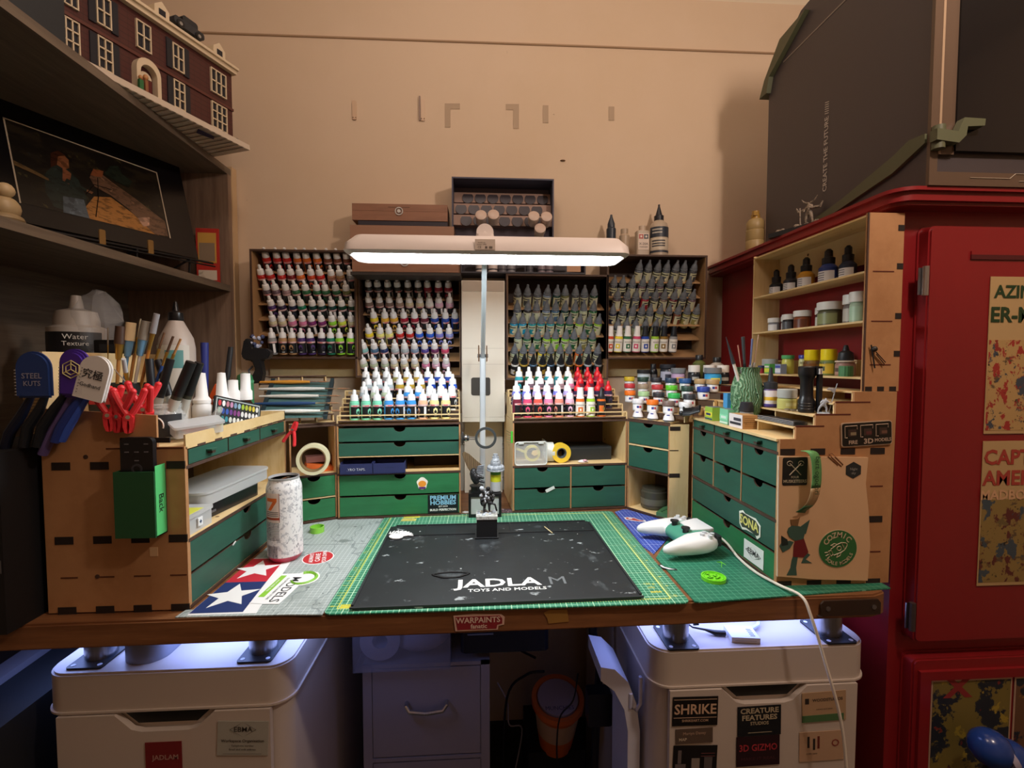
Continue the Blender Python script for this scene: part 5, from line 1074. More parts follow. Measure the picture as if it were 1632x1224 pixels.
# ---------------------------------------------------------------- things on the left unit
TZ = .7528 + .2562
t = thing('glass_jar', 'glass jar with printed label holding black markers on the left unit', 'jar', (-.553, .845, TZ + .0002))
b = MB(); b.lathe([(.030, 0), (.036, .003), (.036, .045), (.032, .052), (.0335, .053), (.0335, .062), (.0315, .062), (.0315, .053), (.034, .045), (.034, .004), (0, .004)], GLASS, 28); part('glass', b, t)
b = MB(); arcshell(b, .0362, .006, .044, -170, -10, P(0x2a2c30), 20); b.M = T(); 
vs_ = [(.010 + .012 * cos(a), .026 + .014 * sin(a)) for a in [R(-20 + 250 * i / 14) for i in range(15)]]
b.tube([(.0366 * sin(x / .0366), -.0366 * cos(x / .0366), z) for x, z in vs_], .0014, P(0xe4d8d0), 5); part('label', b, t, label='dark label with a pale swirl')
for z in (.055, .059): b = MB(); b.lathe([(.0335, z), (.0345, z + .001), (.0335, z + .002)], GLASS, 28); part('thread', b, t)
def stick(name, lab, cat, p0, p1, segs, group=None):
    """segs: (name, f0, f1, r0, r1, colour)"""
    p0 = Vector(p0); p1 = Vector(p1); L_ = (p1 - p0).length; z_ = (p1 - p0).normalized(); o = thing(name, lab, cat, p0, group=group); o.rotation_euler = z_.to_track_quat('Z', 'Y').to_euler()
    for n_, f0, f1, r0, r1, c in segs:
        b = MB(); b.lathe([(0, f0 * L_), (r0, f0 * L_), ((r0 + r1) / 2, (f0 + f1) / 2 * L_), (r1, f1 * L_), (0, f1 * L_)], c if not isinstance(c, int) else P(c), 12); part(n_, b, o)
    return o
jb = Vector((-.553, .845, TZ + .006))
for i, (u, v, Yt, r, c) in enumerate([(272, 572, .84, .0068, 0x17181a), (305, 577, .83, .0085, 0x17181a), (318, 578, .85, .0075, 0x17181a), (238, 572, .86, .0065, 0x1b1c20), (252, 574, .88, .0065, 0x1b1c20)]):
    top = onY(u, v, Yt); bx = jb + Vector((-.016 + .009 * i if i != 3 else -.02, (-.012, -.014, .012, .010, .016)[i], 0))
    if i in (1, 2): bx = jb + Vector((-.006 + .010 * i, (-.014, .006)[i - 1], 0))
    stick('marker_pen', ['black marker standing centrally in the glass jar', 'thick ribbed black marker leaning right out of the glass jar', 'ribbed black marker behind the thick one leaning right', 'black marker leaning left out of the glass jar', 'black marker leaning back in the glass jar'][i], 'marker', bx, top,
          [('barrel', 0, .55, r * .9, r * .95, 0x3a3c30 if i in (1, 2) else 0x2a2a2c), ('print', .30, .50, r * .97, r * .99, 0xb8b8b0), ('cap', .55, 1, r, r * .95, c)], group='black markers in the glass jar')
t = thing('brush_pot', 'dark square pot with a red band full of paint brushes', 'brush pot', (-.632, .865, TZ + .0002))
b = MB(); 
for a in ((-.032, .032, -.03, -.028), (-.032, .032, .028, .03), (-.032, -.030, -.028, .028), (.030, .032, -.028, .028)): b.box(*a, 0, .095, P(0x262a2c))
b.box(-.032, .032, -.03, .03, 0, .002, P(0x262a2c)); part('pot', b, t)
b = MB(); b.box(-.0326, .0326, -.0306, -.0301, .060, .078, P(0xb8323a)); b.box(-.0326, .0326, -.0306, -.0301, .078, .082, P(0xc8b89a)); part('band', b, t)
WD = 0xb07a3a
for i, (u, v, Yt, hw, fr, bc, hc, lab) in enumerate([(172, 522, .86, .0012, .0012, 0x8a8074, 0x5a4a3a, 'thin dark brush leaning far left'), (192, 520, .85, .0080, .0075, 0x4a3428, WD, 'wide dark flat brush'), (209, 514, .86, .0085, .0085, 0xe0caa0, 0x5a8ab0, 'round stippling brush with cream bristles'),
      (224, 508, .87, .0015, .0028, 0x9a8a70, WD, 'slim brush with tan tip'), (233, 512, .86, .008, .008, 0x8a847a, 0xd8d4cc, 'square grey brush with white handle'), (250, 500, .86, .0052, .0045, 0x9a9aa0, 0xb4742e, 'tall brush with grey bristles'),
      (262, 530, .88, .002, .003, 0x6a4a34, 0xd0a04a, 'short brush with gold ferrule'), (276, 536, .87, .0022, .003, 0x5a4030, 0x2a4a8a, 'brush with blue handle'), (288, 540, .88, .002, .003, 0xb08050, 0xd8b070, 'pale wooden brush leaning right'), (197, 572, .80, .0035, .004, 0xc8ccd0, 0x9a7440, 'small mop brush leaning forward left')]):
    top = onY(u, v, Yt); 
    if top.x < -.66: top.x = -.66
    bx = Vector((-.632 + (top.x + .60) * .25, .865 + (-.02 + .0045 * i), TZ + .004)); w = hw
    stick('paint_brush', lab + ' in the dark pot on the left unit', 'paint brush', bx, top, [('handle', 0, .70, .002, .0028, hc), ('ferrule', .70, .84, fr * .55, fr * .9, mat('brass_ferrule', rgb(0xc09848), .3, .8) if i not in (2, 4) else P(0x6a9ac0, .3)), ('bristles', .84, 1, w, w * .9, bc)], group='brushes in the dark pot')
t = stick('palette_knife', 'thin bent metal tool leaning in front of the dark brush pot', 'tool', onY(228, 640, .80), onY(182, 588, .79), [('shaft', 0, 1, .0012, .0007, CHROME)]); 
# bottles at the back
t = thing('glue_bottle', 'big pale squeeze bottle with black nozzle and teal print behind the brushes', 'bottle', onY(282, 560, .985)); t.location.z = TZ + .0002; t.location.x = max(t.location.x, -.632)
b = MB(); b.lathe([(0, 0), (.030, 0), (.032, .003), (.032, .160), (.029, .180), (.012, .215), (0, .216)], P(0xb4a8a0, .4), 28); part('body', b, t)
b = MB(); arcshell(b, .0325, .02, .165, -160, -20, P(0xc8c4bc), 16); arcshell(b, .0328, .12, .155, -95, -40, P(0x5a9090), 8); part('label', b, t)
b = MB(); b.lathe([(.0125, .214), (.0135, .216), (.0125, .230), (.006, .234), (.003, .252), (0, .254)], P(0x141416, .3), 20); part('nozzle', b, t)
b = MB(); b.box(0, .16, 0, .12, 0, .373, P(0x8a7048)); b.box(0, .16, -.0008, 0, .355, .357, P(0xa02c24)); b.box(.0, .16, -.0006, 0, .10, .33, mixmask('printed_carton', rgb(0x8a7048), [('stripes', (2, .006, .0018), rgb(0x5c482c))], .6)); solo('carton', b, 'tall tan carton with a red line behind the black shop box', 'box', (-.875, .95, .7505))
t = thing('glue_bottle', 'large white bottle with black wrap label at the far left edge', 'bottle', (-.875 + .062, 1.0, 1.1237))
b = MB(); b.lathe([(0, 0), (.044, 0), (.046, .004), (.046, .085), (.036, .09), (.036, .10), (.032, .118), (.012, .124), (.008, .15), (0, .151)], P(0xb8b0a8, .4), 32); part('body', b, t)
b = MB(); arcshell(b, .0466, .006, .076, -180, 0, P(0x14141a), 24); b.text('Water', .014, P(0xc8c4bc), T(.028, -.0400, .066, 90, 0, 38)); b.text('Texture', .012, P(0xc8c4bc), T(.028, -.0400, .053, 90, 0, 38)); part('label', b, t)
bag = mat('thin_clear_film', (.9, .92, .95), .15, alpha=.16, bump=0)
b = MB(); rr_ = random.Random(4); n1, n2 = 14, 10; vs = []; fs = []
for j in range(n2 + 1):
    for i in range(n1):
        a = 2 * pi * i / n1; ph = pi * j / n2; r = (.030 + .012 * rr_.random()) * (sin(ph) + .12); vs.append((r * cos(a) * 1.1, r * sin(a) * .6, -.06 * cos(ph) + .01 * rr_.random()))
for j in range(n2):
    for i in range(n1): fs.append((j * n1 + i, j * n1 + (i + 1) % n1, (j + 1) * n1 + (i + 1) % n1, (j + 1) * n1 + i))
b.add(vs, fs, bag); solo('plastic_bag', b, 'crumpled clear plastic bag draped beside the large white bottle', 'bag', (-.763, .985, 1.215), smooth=12)
b = MB(); b.rbox(-.03, .03, -.02, .02, 0, .028, .003, BLACK, plane='xz'); b.box(-.02, .018, -.021, -.02, .006, .020, P(0x2c2e32)); solo('black_box', b, 'small black box perched on the back board edge beside the brushes', 'box', (-.694, .945, 1.1545))
b = MB(); b.box(-.018, .018, -.03, .06, 0, .4035, P(0x2e2a26)); solo('dark_carton', b, 'dark carton standing behind the left unit back board', 'box', (-.694, .942, .7505))
b = MB(); b.lathe([(0, .0), (.034, 0), (.036, .002), (.034, .005), (.02, .007), (0, .007)], STEEL, 28); solo('silver_disc', b, 'round silver tin lid lying left of the small black box', 'lid', (-.80, 1.085, 1.1240))
# cone bottles, droppers etc. along the tray
def Z0(u, v, Y): p = onY(u, v, Y); p.z = TZ + .0002; return p
for i, (u, Y, lab) in enumerate(((322, .985, 'left'), (354, 1.0, 'right'))):
    t = thing('nozzle_bottle', 'white bottle with long cone nozzle, %s of the pair behind the colour chart' % lab, 'bottle', Z0(u, 640, Y), group='white cone-nozzle bottles'); t.scale = (1.12, 1.12, 1.12)
    
    b = MB(); b.lathe([(0, 0), (.015, 0), (.016, .002), (.016, .038), (.013, .044), (0, .044)], P(0xe6e6e6), 20); part('body', b, t); b = MB(); b.lathe([(.0145, .044), (.0145, .050), (.010, .056), (.0065, .098), (0, .099)], P(0xf2f2f2), 20); part('nozzle', b, t)
for i, (u, Y, h, lab) in enumerate(((372, 1.02, .0, 'amber dropper bottle with ribbed white cap'), (392, 1.04, .012, 'dark dropper bottle with tall white cap beside the amber one'))):
    t = thing('dropper_bottle', lab, 'bottle', Z0(u, 640, Y)); t.scale = (1.12, 1.12, 1.12); b = MB(); b.lathe([(0, 0), (.0135, 0), (.0145, .002), (.0145, .035), (.008, .045), (0, .045)], P(0x3a2010, .15), 20); part('body', b, t)
    b = MB(); b.lathe([(.0095, .045), (.0115, .046), (.0115, .062), (.009, .066), (.0085, .084 + h), (0, .085 + h)], P(0xeeeeee), 20); part('cap', b, t)
    b = MB(); arcshell(b, .0148, .008, .026, -170, -10, P(0xd84a44 if i == 0 else 0xc8c8d0), 12); arcshell(b, .0149, .008, .014, -170, -10, P(0xe8e8e8), 12); part('label', b, t)
t = thing('green_bottle', 'green domed plastic bottle next to the black pistol tool', 'bottle', Z0(390, 600, 1.10)); b = MB(); b.lathe([(0, 0), (.018, 0), (.018, .088), (.015, .102), (.006, .108), (0, .108)], P(0x2f7a4c, .3), 20); part('body', b, t); b = MB(); b.lathe([(.0182, .085), (.0188, .088), (.0182, .091)], P(0x49956a), 20); part('ring', b, t)
t = stick('craft_knife', 'navy handled craft knife standing upright behind the cone bottles', 'knife', Z0(325, 600, 1.03), onY(326, 546, 1.03), [('blade', 0, .2, .002, .003, CHROME), ('handle', .2, 1, .006, .0075, 0x26307a)])
t = stick('pen', 'black pen leaning right beside the orange tool', 'pen', Z0(352, 620, 1.05), onY(368, 553, 1.06), [('barrel', 0, .6, .004, .0045, 0x17181a), ('cap', .6, 1, .0058, .0052, 0x1c1d20)])
b = MB(); b.prism([(0, 0), (.018, 0), (.020, .075), (.006, .085), (-.006, .060)], -.006, .006, P(0xe8602a), 'xz'); b.prism([(.008, 0), (.024, 0), (.022, .050), (.010, .054)], -.009, -.006, P(0x3a6ac0), 'xz')
solo('orange_tool', b, 'orange and blue plastic handle tool between the cone bottles', 'tool', Z0(341, 620, 1.06) + Vector((0, 0, 0)))
# pistol-shaped tool with blue-white foil
t = thing('hot_air_tool', 'black pistol-shaped tool propped by the wall at the left rack corner', 'tool', onrow(uKL, 410, .135, .2385 + .0925 + .003)); t.scale = (1.3, 1.3, 1.3)
b = MB(); b.prism([(-.026, .055), (-.020, .085), (-.012, .088), (-.004, .070), (.022, .068), (.030, .060), (.024, .048), (.010, .046), (.014, .020), (.010, .002), (-.006, 0), (-.008, .012), (.0, .028), (-.006, .044), (-.020, .046)], -.009, .009, P(0x1b1c20, .4), 'xz'); part('body', b, t, bevel=.002)
b = MB(); b.tube([(-.008, 0, .034), (-.016, 0, .026), (-.012, 0, .012), (-.006, 0, .010)], .002, P(0x5a5e64), 6); part('trigger_guard', b, t)
b = MB(); rr_ = random.Random(5)
for i in range(14): b.ball((rr_.uniform(-.010, .012), rr_.uniform(-.006, .006), .078 + rr_.uniform(-.006, .014)), rr_.uniform(.002, .0045), P(rr_.choice([0xb8bcd0, 0x3c4468, 0x8890b0])), 4)
part('foil', b, t, label='crumpled blue and white foil')
# colour chart
t = thing('colour_chart', 'black-edged colour palette chart with oval swatches, tilted on the tray', 'palette')
tl, tr_, bl_ = onY(343, 631, .935), onY(416, 647, 1.045), onY(321, 664, .90); xa = (tr_ - tl).normalized(); ya = (tl - bl_); ya = (ya - xa * ya.dot(xa)).normalized(); Mx = Matrix((xa, ya, xa.cross(ya))).transposed().to_4x4(); Mx.translation = (tl + tr_) / 2 - ya * .034; t.matrix_world = Mx; t.location = Mx.translation; t.rotation_euler = Mx.to_euler()
b = MB(); b.rbox(-.060, .060, -.045, .036, -.003, 0, .004, P(0x16171a)); b.box(-.056, .056, -.029, .033, 0, .0003, P(0xb9c4c4)); b.box(-.054, .054, -.027, .031, .0003, .0006, P(0x24282a)); part('board', b, t)
b = MB(); 
cs = ['c23a42 e8e8e8 b87a88 c08ab0 7a98b8 90b4c8 9ab83a a8b43a c0b83a d0c04a d8d8d4', '2a7a5a 2a4a9a 3a5ab0 6a3a8a 7a3a7a 8a4a8a d8dcdc e4e6e6 dcdede e4e6e6 e8e8e8', '1f6a5a 2f7a7a 3a8a9a c8d0c8 d8dcd8 dfe2de e2e4e0 d8dcd8', 'b88a3a a8b04a 3a8a4a 2a6a3a c8a84a']
for r_, row in enumerate(cs):
    for i, h in enumerate(row.split()):
        x, y = -.048 + .0096 * i, .023 - .015 * r_; b.flat([(x + .0038 * cos(a), y + .0058 * sin(a)) for a in [2 * pi * q / 12 for q in range(12)]], .0009, P(int(h, 16)))
part('swatches', b, t)
b = MB(); FR2 = mat('light_frosted_plastic', rgb(0xdfe3e6), .3, alpha=.45)
b = MB(); b.rbox(-.036, .036, -.016, .016, 0, .016, .005, FR2); b.rbox(-.038, .038, -.018, .018, .016, .020, .005, FR2); b.box(-.02, .015, -.006, .006, .004, .007, P(0xd89a90)); solo('frosted_box', b, 'frosted plastic box leaning on the tray edge in front of the colour chart', 'box', (-.4885, .832, TZ + .012), rot=(R(14), R(-4), R(48)))
b = MB(); b.tube([(0, 0, 0), (.012, .006, .02), (.022, .008, .034)], [.007, .007, .0055], GLASS, 12); b.ball((.023, .008, .036), .0058, GLASS, 8); solo('glass_vial', b, 'small clear glass vial leaning behind the frosted box', 'vial', (-.500, .872, TZ + .010))
# spring clamps
def clamp(loc, rot, lab, s=1.0, group='red spring clamps on the left unit'):
    t = thing('spring_clamp', lab, 'clamp', loc, rot=rot, group=group); RC = P(0xe0343c, .35)
    for k in (-1, 1):
        def f(k=k):
            b = MB(); b.tube([(0, 0, 0), (k * .006, 0, .010), (k * .014, 0, .026), (k * .019, 0, .040)], [.0042, .0048, .0046, .0048], RC, 10); b.ball((k * .019, 0, .041), .005, RC, 8)
            b.prism([(k * -.001, .004), (k * .007, .001), (k * .0065, -.014), (k * .004, -.023), (k * .0006, -.024), (k * .002, -.014), (k * .001, -.006)], -.0045, .0045, RC, 'xz'); return b.mesh('clamp_arm')
        part('clamp_arm', cached(('clamp', k), f), t)
    def g(): b = MB(); b.push(T(0, 0, .001, 90)); b.ring(.0055, .003, -.0055, .0055, RC, 16); b.cyl(.003, -.006, .006, CHROME, 10); b.pop(); return b.mesh('hinge')
    part('hinge', cached(('clamph',), g), t); t.scale = (s, s, s); return t
for i, (u, v, rz, lean) in enumerate(((178, 662, 10, -3), (194, 664, -8, 6), (209, 665, 20, 2), (216, 655, 40, 4), (228, 660, -50, 3))):
    p = onY(u, v, .752 + .010 * (i > 2) * 1.0); clamp(p + Vector((0, -.0045 if i < 3 else .014, 0)), (R(0), R(lean), R(rz)), 'red spring clamp, %s from left on the near edge of the left unit' % ORD[i])
clamp(onY(468, 683, 1.105) + Vector((0, 0, -.002)), (R(10), R(196), R(-20)), 'single red spring clamp on the left corner stand', .8, group=None)
# cutters hanging on the near face
def cutter(u, v, w, h, capc, h1, h2, ends, tilt, lab, mark, txt):
    p = onY(u, v, .735); t = thing('cutting_pliers', lab, 'pliers', p, rot=(0, R(tilt), 0), group='capped pliers hung on the left unit'); cm = P(capc, .4)
    b = MB(); hw = w / 2; poly = [(-hw, -h / 2), (hw, -h / 2)] + [(hw * cos(a), h / 2 - hw + hw * sin(a)) for a in [pi * i / 12 for i in range(13)]]
    b.prism(poly, -.009, -.001, cm, 'xz'); o = part('blade_cap', b, t, bevel=.003)
    b = MB()
    for i in range(9): b.box(-hw * .97, -hw * .88, -.0095, -.009, -h / 2 + .004 + .0045 * i, -h / 2 + .0055 + .0045 * i, P(0x9a9a9a))
    if txt == 'cube':
        for r_ in (.013, .008):
            b.tube([(r_ * cos(R(90 + 60 * i)), -.0097, .006 + r_ * sin(R(90 + 60 * i))) for i in range(6)], .0008, P(mark), 4, True)
        for i in range(3): b.tube([(0, -.0097, .006), (.013 * cos(R(-30 + 120 * i)), -.0097, .006 + .013 * sin(R(-30 + 120 * i)))], .0008, P(mark), 4)
    else:
        for i, (s, sz, z) in enumerate(txt): b.text(s, sz, P(mark), FRONT(0, -.0098, z), .01)
    part('print', b, o)
    M_ = t.matrix_basis.inverted()
    for k, (c, pts) in enumerate(zip((h1, h2), ends)):
        b = MB(); P3 = [M_ @ onY(a, c_, .738 - .004 * k) for a, c_ in pts]; b.tube(P3, [.0045, .0065, .007, .0065, .005][:len(P3)], P(c, .35), 10); part('handle', b, t)
cutter(60, 597, .050, .068, 0x27407c, 0x14182a, 0x1a1e24, [[(50, 632), (35, 660), (15, 690), (2, 735)], [(72, 632), (62, 655), (45, 680), (38, 712)]], 0, 'pliers with a navy cap, leftmost on the near face of the left unit', 0x9a9cb0, [('STEEL', .011, -.002), ('KUTS', .010, -.013)])
cutter(122, 595, .036, .066, 0x4a2c98, 0x5a4c80, 0x1c1e22, [[(116, 628), (104, 655), (84, 690), (68, 724)], [(104, 628), (88, 650), (68, 680), (60, 712)]], 3, 'pliers with a purple cap, between the navy-capped and white-capped ones', 0xd8cc90, 'cube')
cutter(155, 602, .036, .060, 0xe8e6e4, 0x3c5cc0, 0x2a3c88, [[(140, 630), (126, 650), (108, 680), (97, 702)], [(132, 630), (116, 652), (98, 680), (88, 704)]], 16, 'pliers with a white cap and bright blue handles on the left unit', 0x1c1c1e, [('究極', .015, .004), ('Godhand', .008, -.012)])
# remote in green holder
t = thing('remote_holder', 'dark green card holder fixed to the near face of the left unit', 'holder', (-.5485, .7535, .8775))
b = MB(); GH = P(0x1f5634, .5); b.box(0, .058, -.028, -.026, 0, .100, GH); b.box(0, .002, -.026, -.001, 0, .100, GH); b.box(.056, .058, -.026, -.001, 0, .100, GH); b.box(0, .058, -.026, -.001, 0, .002, GH); b.box(.001, .057, -.003, -.001, 0, .100, GH); part('pocket', b, t)
b = MB(); b.box(.0581, .0588, -.026, -.004, .002, .108, P(0x58c878)); b.push(T(.0592, -.015, .05, 90, 90, 90)); b.text('Back', .015, P(0x14301c), None, .01); b.pop(); part('tape_strip', b, t, label='bright green tape with handwriting')
t = thing('remote_control', 'black remote control standing in the green holder', 'remote control', (-.5195, .7375, .8800))
b = MB(); b.rbox(-.0235, .0235, -.004, .004, 0, .148, .008, P(0x17171a, .35), plane='xz'); part('body', b, t)
b = MB()
for x, z in ((-.014, .138), (.014, .138), (-.014, .126), (0, .126), (.014, .126), (0, .113)): b.box(x - .003, x + .003, -.0045, -.004, z - .0008, z + .0008, P(0x6a6a70))
b.push(T(0, -.004, .100, 90)); b.ring(.008, .005, -.0002, .0008, P(0x3a3a40), 20); b.pop(); part('buttons', b, t)
# in the left bay
BZ = .7528 + .1097
b = MB(); b.rbox(-.10, .085, -.042, .040, 0, .024, .018, P(0x1c1c20, .25)); b.box(-.08, -.06, -.043, -.042, .008, .012, P(0x5a5a60)); solo('black_case', b, 'low black case on the left bay floor under the frosted box', 'case', (-.522, .94, BZ + .0002), rz=84)
b = MB(); b.rbox(-.10, .12, -.050, .050, 0, .020, .020, FROST); b.rbox(-.098, .118, -.048, .048, .001, .016, .018, P(0x5a5654, .4)); b.rbox(-.102, .122, -.052, .052, .020, .024, .022, FROST); solo('frosted_box', b, 'flat frosted box lying on the low black case in the left bay', 'box', (-.530, .95, BZ + .0245), rz=86)
t = thing('clip_box', 'clear clip box with a yellow note at the front of the left bay', 'box', (-.497, .800, BZ + .0002), rz=90)
b = MB(); b.rbox(-.036, .040, -.026, .03, 0, .026, .006, FROST); part('base', b, t); b = MB(); b.rbox(-.038, .042, -.028, .032, .026, .031, .007, FROST); part('lid', b, t)
b = MB(); b.box(-.030, .020, -.022, .022, .0312, .0316, P(0xd8dc58)); b.text('notes', .012, P(0x4a4c20), T(-.005, 0, .032)); part('note', b, t); b = MB(); b.box(-.008, .004, -.0295, -.028, .008, .022, P(0xe8ecf0)); b.prism([(-.002, .012), (.001, .015), (-.002, .018), (-.005, .015)], -.0300, -.0295, P(0x3a4a6a), 'xz'); part('clasp', b, t)
# left corner bay: tape, orange box, dark things
KZ = .7528 + .1157
p = onrow(uKL, 500, .022, .1157)
b = MB(); b.push(T(0, 0, .0365, 90, 0, 0)); b.ring(.0365, .0290, -.011, .011, P(0xe0dcb8, .5), 48); b.ring(.0288, .0265, -.011, .011, P(0x8a7450), 48); b.pop(); solo('masking_tape', b, 'roll of cream masking tape standing in the left corner bay', 'tape', (-.3995, 1.125, KZ + .0085), rz=14)
b = MB(); b.prism([(-.035, .0), (.03, 0), (.038, .008), (-.03, .02)], -.02, .03, P(0xd9682c), 'xz'); b.box(-.03, .03, 0, .028, .02, .035, P(0x7a5048)); b.add([(-.04, -.024, 0), (.03, -.024, 0), (.048, -.01, .004), (-.036, -.012, .004)], [(0, 1, 2, 3)], P(0xe8722e)); solo('orange_box', b, 'orange plastic box behind the roll of masking tape', 'box', onrow(uKL, 506, .050, .1160), rz=25)
# in the slot of the left unit
for i, x in enumerate((.004, .0825)):
    q = uCL.matrix_basis @ Vector((.0045 + x, -.012, .1135)); b = MB(); NB = P(0x28305e, .5)
    b.box(0, .077, 0, .002, 0, .026, NB); b.box(0, .002, .002, .05, 0, .028, NB); b.box(.075, .077, .002, .05, 0, .028, NB); b.box(0, .077, .05, .052, 0, .026, NB); b.box(0, .077, 0, .052, 0, .002, NB)
    if i == 0: b.text('.YRO TAPS.', .009, P(0xc8ccd8), FRONT(.0385, -.0006, .012))
    else: b.text('- - - -', .010, P(0x171c3c), FRONT(.0385, -.0006, .016)); b.text('. . . .', .010, P(0x171c3c), FRONT(.0385, -.0006, .009))
    solo('storage_tray', b, ['small navy open tray with white lettering, left of the pair', 'small navy open tray with dark lettering, right of the pair'][i], 'tray', q, rz=3.8, group='navy trays in the slot of the left unit')
# drinks can
t = thing('drinks_can', 'tall white drinks can with an orange 7 panel standing on the desk', 'can', (-.3925, .944, DZ + .0005), rz=-22)
CAN = mixmask('can_print', rgb(0xe6e6e8), [('noise', (150, .54, .03, (1, 1, .8)), rgb(0xbcbec4)), ('noise', (170, .62, .02, (1, 1, 1)), rgb(0x8a8c92)), ('noise', (90, .68, .02, (1, 1, .5)), rgb(0x6c6e74))], .3)
b = MB(); b.lathe([(.024, 0), (.027, .003), (.0325, .012)], P(0xc23a52, .3), 40); b.lathe([(.0325, .012), (.0325, .142), (.0315, .148), (.0285, .156), (.0275, .160)], CAN, 40); part('body', b, t)
b = MB(); b.lathe([(.0275, .160), (.0285, .162), (.0283, .1645), (.0265, .1645), (.0255, .159), (0, .159)], mat('dull_aluminium', rgb(0xc4c6ca), .3, .4), 40); b.prism([(.010 * cos(a) - .006, .008 * sin(a) - .006) for a in [pi * i / 8 for i in range(16)]], .159, .1593, P(0x1a1a1c)); b.box(-.002, .006, -.006, .012, .160, .1608, CHROME); part('top', b, t)
b = MB(); r = .0326
def cbox(x0, x1, z0, z1, m, rr=r, n=6):
    for i in range(n): a, c = x0 + (x1 - x0) * i / n, x0 + (x1 - x0) * (i + 1) / n; curved(b, [(a, z0), (c, z0), (c, z1), (a, z1)], rr, m)
cbox(-.016, .016, .082, .138, P(0xe8d8d0)); 
for a, c, z0, z1 in ((-.0165, -.0155, .082, .138), (.0155, .0165, .082, .138)): cbox(a, c, z0, z1, P(0x8a4a2c), r + .0002, 1)
O7 = P(0xe0702a); cbox(-.0115, .0115, .122, .1285, O7, r + .0003); curved(b, [(.0035, .1222), (.0115, .1222), (-.0005, .105), (-.0085, .105)], r + .0005, O7)
for z in (.101, .0975, .094): cbox(-.014, .014, z, z + .0012, P(0x5a5450), r + .0003)
cbox(-.016, .016, .0865, .091, P(0xa84a2c), r + .0003)
for k in range(12): cbox(-.015, .015, .080 - .003 * k, .0812 - .003 * k, P(0x77777a), r + .0002)
for k in range(14): cbox(-.012 + .0017 * k, -.0112 + .0017 * k, .012, .036, P(0x55565a), r + .0003, 1)
part('printing', b, t); 
b = MB(); b.ring(.0155, .0138, 0, .013, P(0x8cd048, .35), 28); b.cyl(.0138, 0, .002, P(0x7cc03c, .35), 28); solo('plastic_ring', b, 'lime green plastic cap on the grey mat by the left corner unit', 'cap', (-.381, 1.088, DZ + .0005))
# ---------------------------------------------------------------- stickers on the desk mats
def dsk(u, v, z=DZ): return onZ(u, v, z)
def decal(name, lab, cat, b, loc=(0, 0, 0), rz=0): return solo(name, b, lab, cat, loc, rz=rz, smooth=0)
b = MB(); NV = P(0x24346c, .5); RDC = P(0xc42c3c, .5); WS = P(0xeef0f2, .5); zz = .7527
q = [dsk(u, v) for u, v in ((302, 978), (385, 984 - 6), (465, 890), (412, 886))]
b.prism([(-.455, .7345), (-.352, .7345), (-.378, .945), (-.4545, .945)], .7524, zz, WS)
b.flat([(-.4545, .739), (-.374, .739), (-.384, .842), (-.4545, .842)], zz + .0002, NV); b.flat([(-.4545, .842), (-.384, .842), (-.392, .942), (-.4545, .942)], zz + .0002, RDC)
for c, r in (((-.419, .793), .043), ((-.424, .893), .041)): b.prism(star(c, r, .42, 5, 100), zz, zz + .0005, WS)
decal('star_sticker', 'large sticker with two white stars on navy and red beside the left unit', 'sticker', b)
b = MB(); b.prism([(.052 * cos(a) * .62, .048 * sin(a) * .62) for a in [2 * pi * i / 32 for i in range(32)]], 0, .0003, WS); b.prism([(.050 * cos(a) * .60, .045 * sin(a) * .62) for a in [2 * pi * i / 32 for i in range(32)]], .0003, .0005, P(0xc03038)); 
for i, s in enumerate(('ALWAYS', 'CARVE', 'YOUR OWN')): b.text(s, .011 if i != 1 else .013, WS, T(0, .012 - .012 * i, .0007), .02)
decal('oval_sticker', 'round red sticker with white lettering, right of the drinks can', 'sticker', b, dsk(507, 889, DZ) + Vector((0, 0, .0003)), 105)
b = MB(); GRN = P(0x7cb83a)
b.prism([(.05, -.031), (-.055, -.031), (-.058, .0), (-.062, .034), (-.03, .040), (-.014, .012), (.052, .010)], 0, .0004, WS)
b.prism([(-.038 + .028 * cos(2 * pi * i / 24), .018 + .026 * sin(2 * pi * i / 24)) for i in range(24)], 0, .00035, WS); b.prism([(.052, -.012), (-.03, -.012), (-.03, .022), (.052, .018)], 0, .0003, WS)
b.push(T(-.038, .018, .0005)); b.tube([(.022 * cos(R(a)), .020 * sin(R(a)), 0) for a in range(-60, 225, 15)], [.0022 + .0016 * (i / 19) for i in range(19)], GRN, 4); b.pop()
b.text('MODELS', .0225, P(0x2a2c30), T(.002, .004, .0008), .005, 1.05); b.text('EXCEPTIONAL HOBBY STORE', .0058, P(0x5c5e60), T(0, -.010, .0008)); b.box(-.048, .03, -.028, -.018, .0004, .0007, P(0x8cc83c)); b.text('www hobby shop', .006, WS, T(-.01, -.023, .0009), .01)
decal('shop_sticker', 'white sticker reading models with a green ring on the grey mat', 'sticker', b, dsk(455, 938) + Vector((-.002, -.002, .0010)), -94)
b = MB()
for i in range(9):
    a = R(30 + 15 * i); b.tube([(.012 * cos(a), .008 * sin(a), 0), (.026 * cos(a + .1), .020 * sin(a + .1), 0), (.036 * cos(a - .15), .032 * sin(a - .15), 0)], [.003, .0022, .0008], P(0xf0f2f2), 4)
b.prism([(.016 * cos(a), .014 * sin(a) - .004) for a in [2 * pi * i / 16 for i in range(16)]], -.0005, .0012, P(0xeceeee)); decal('tentacle_sticker', 'white many-armed cut-out sticker at the top left corner of the black pad', 'sticker', b, dsk(633, 858) + Vector((0, 0, .0056)), -20)
b = MB(); b.prism([(-.018, -.008), (.018, -.008), (.02, .004), (.012, .01), (-.015, .01)], 0, .0004, P(0xd8d070)); b.text('HOBBY', .009, P(0xb89a50), T(0, 0, .0006), .02); decal('yellow_sticker', 'small yellow sticker on the green mat below the left unit', 'sticker', b, dsk(651, 829) + Vector((0, 0, .0006)))
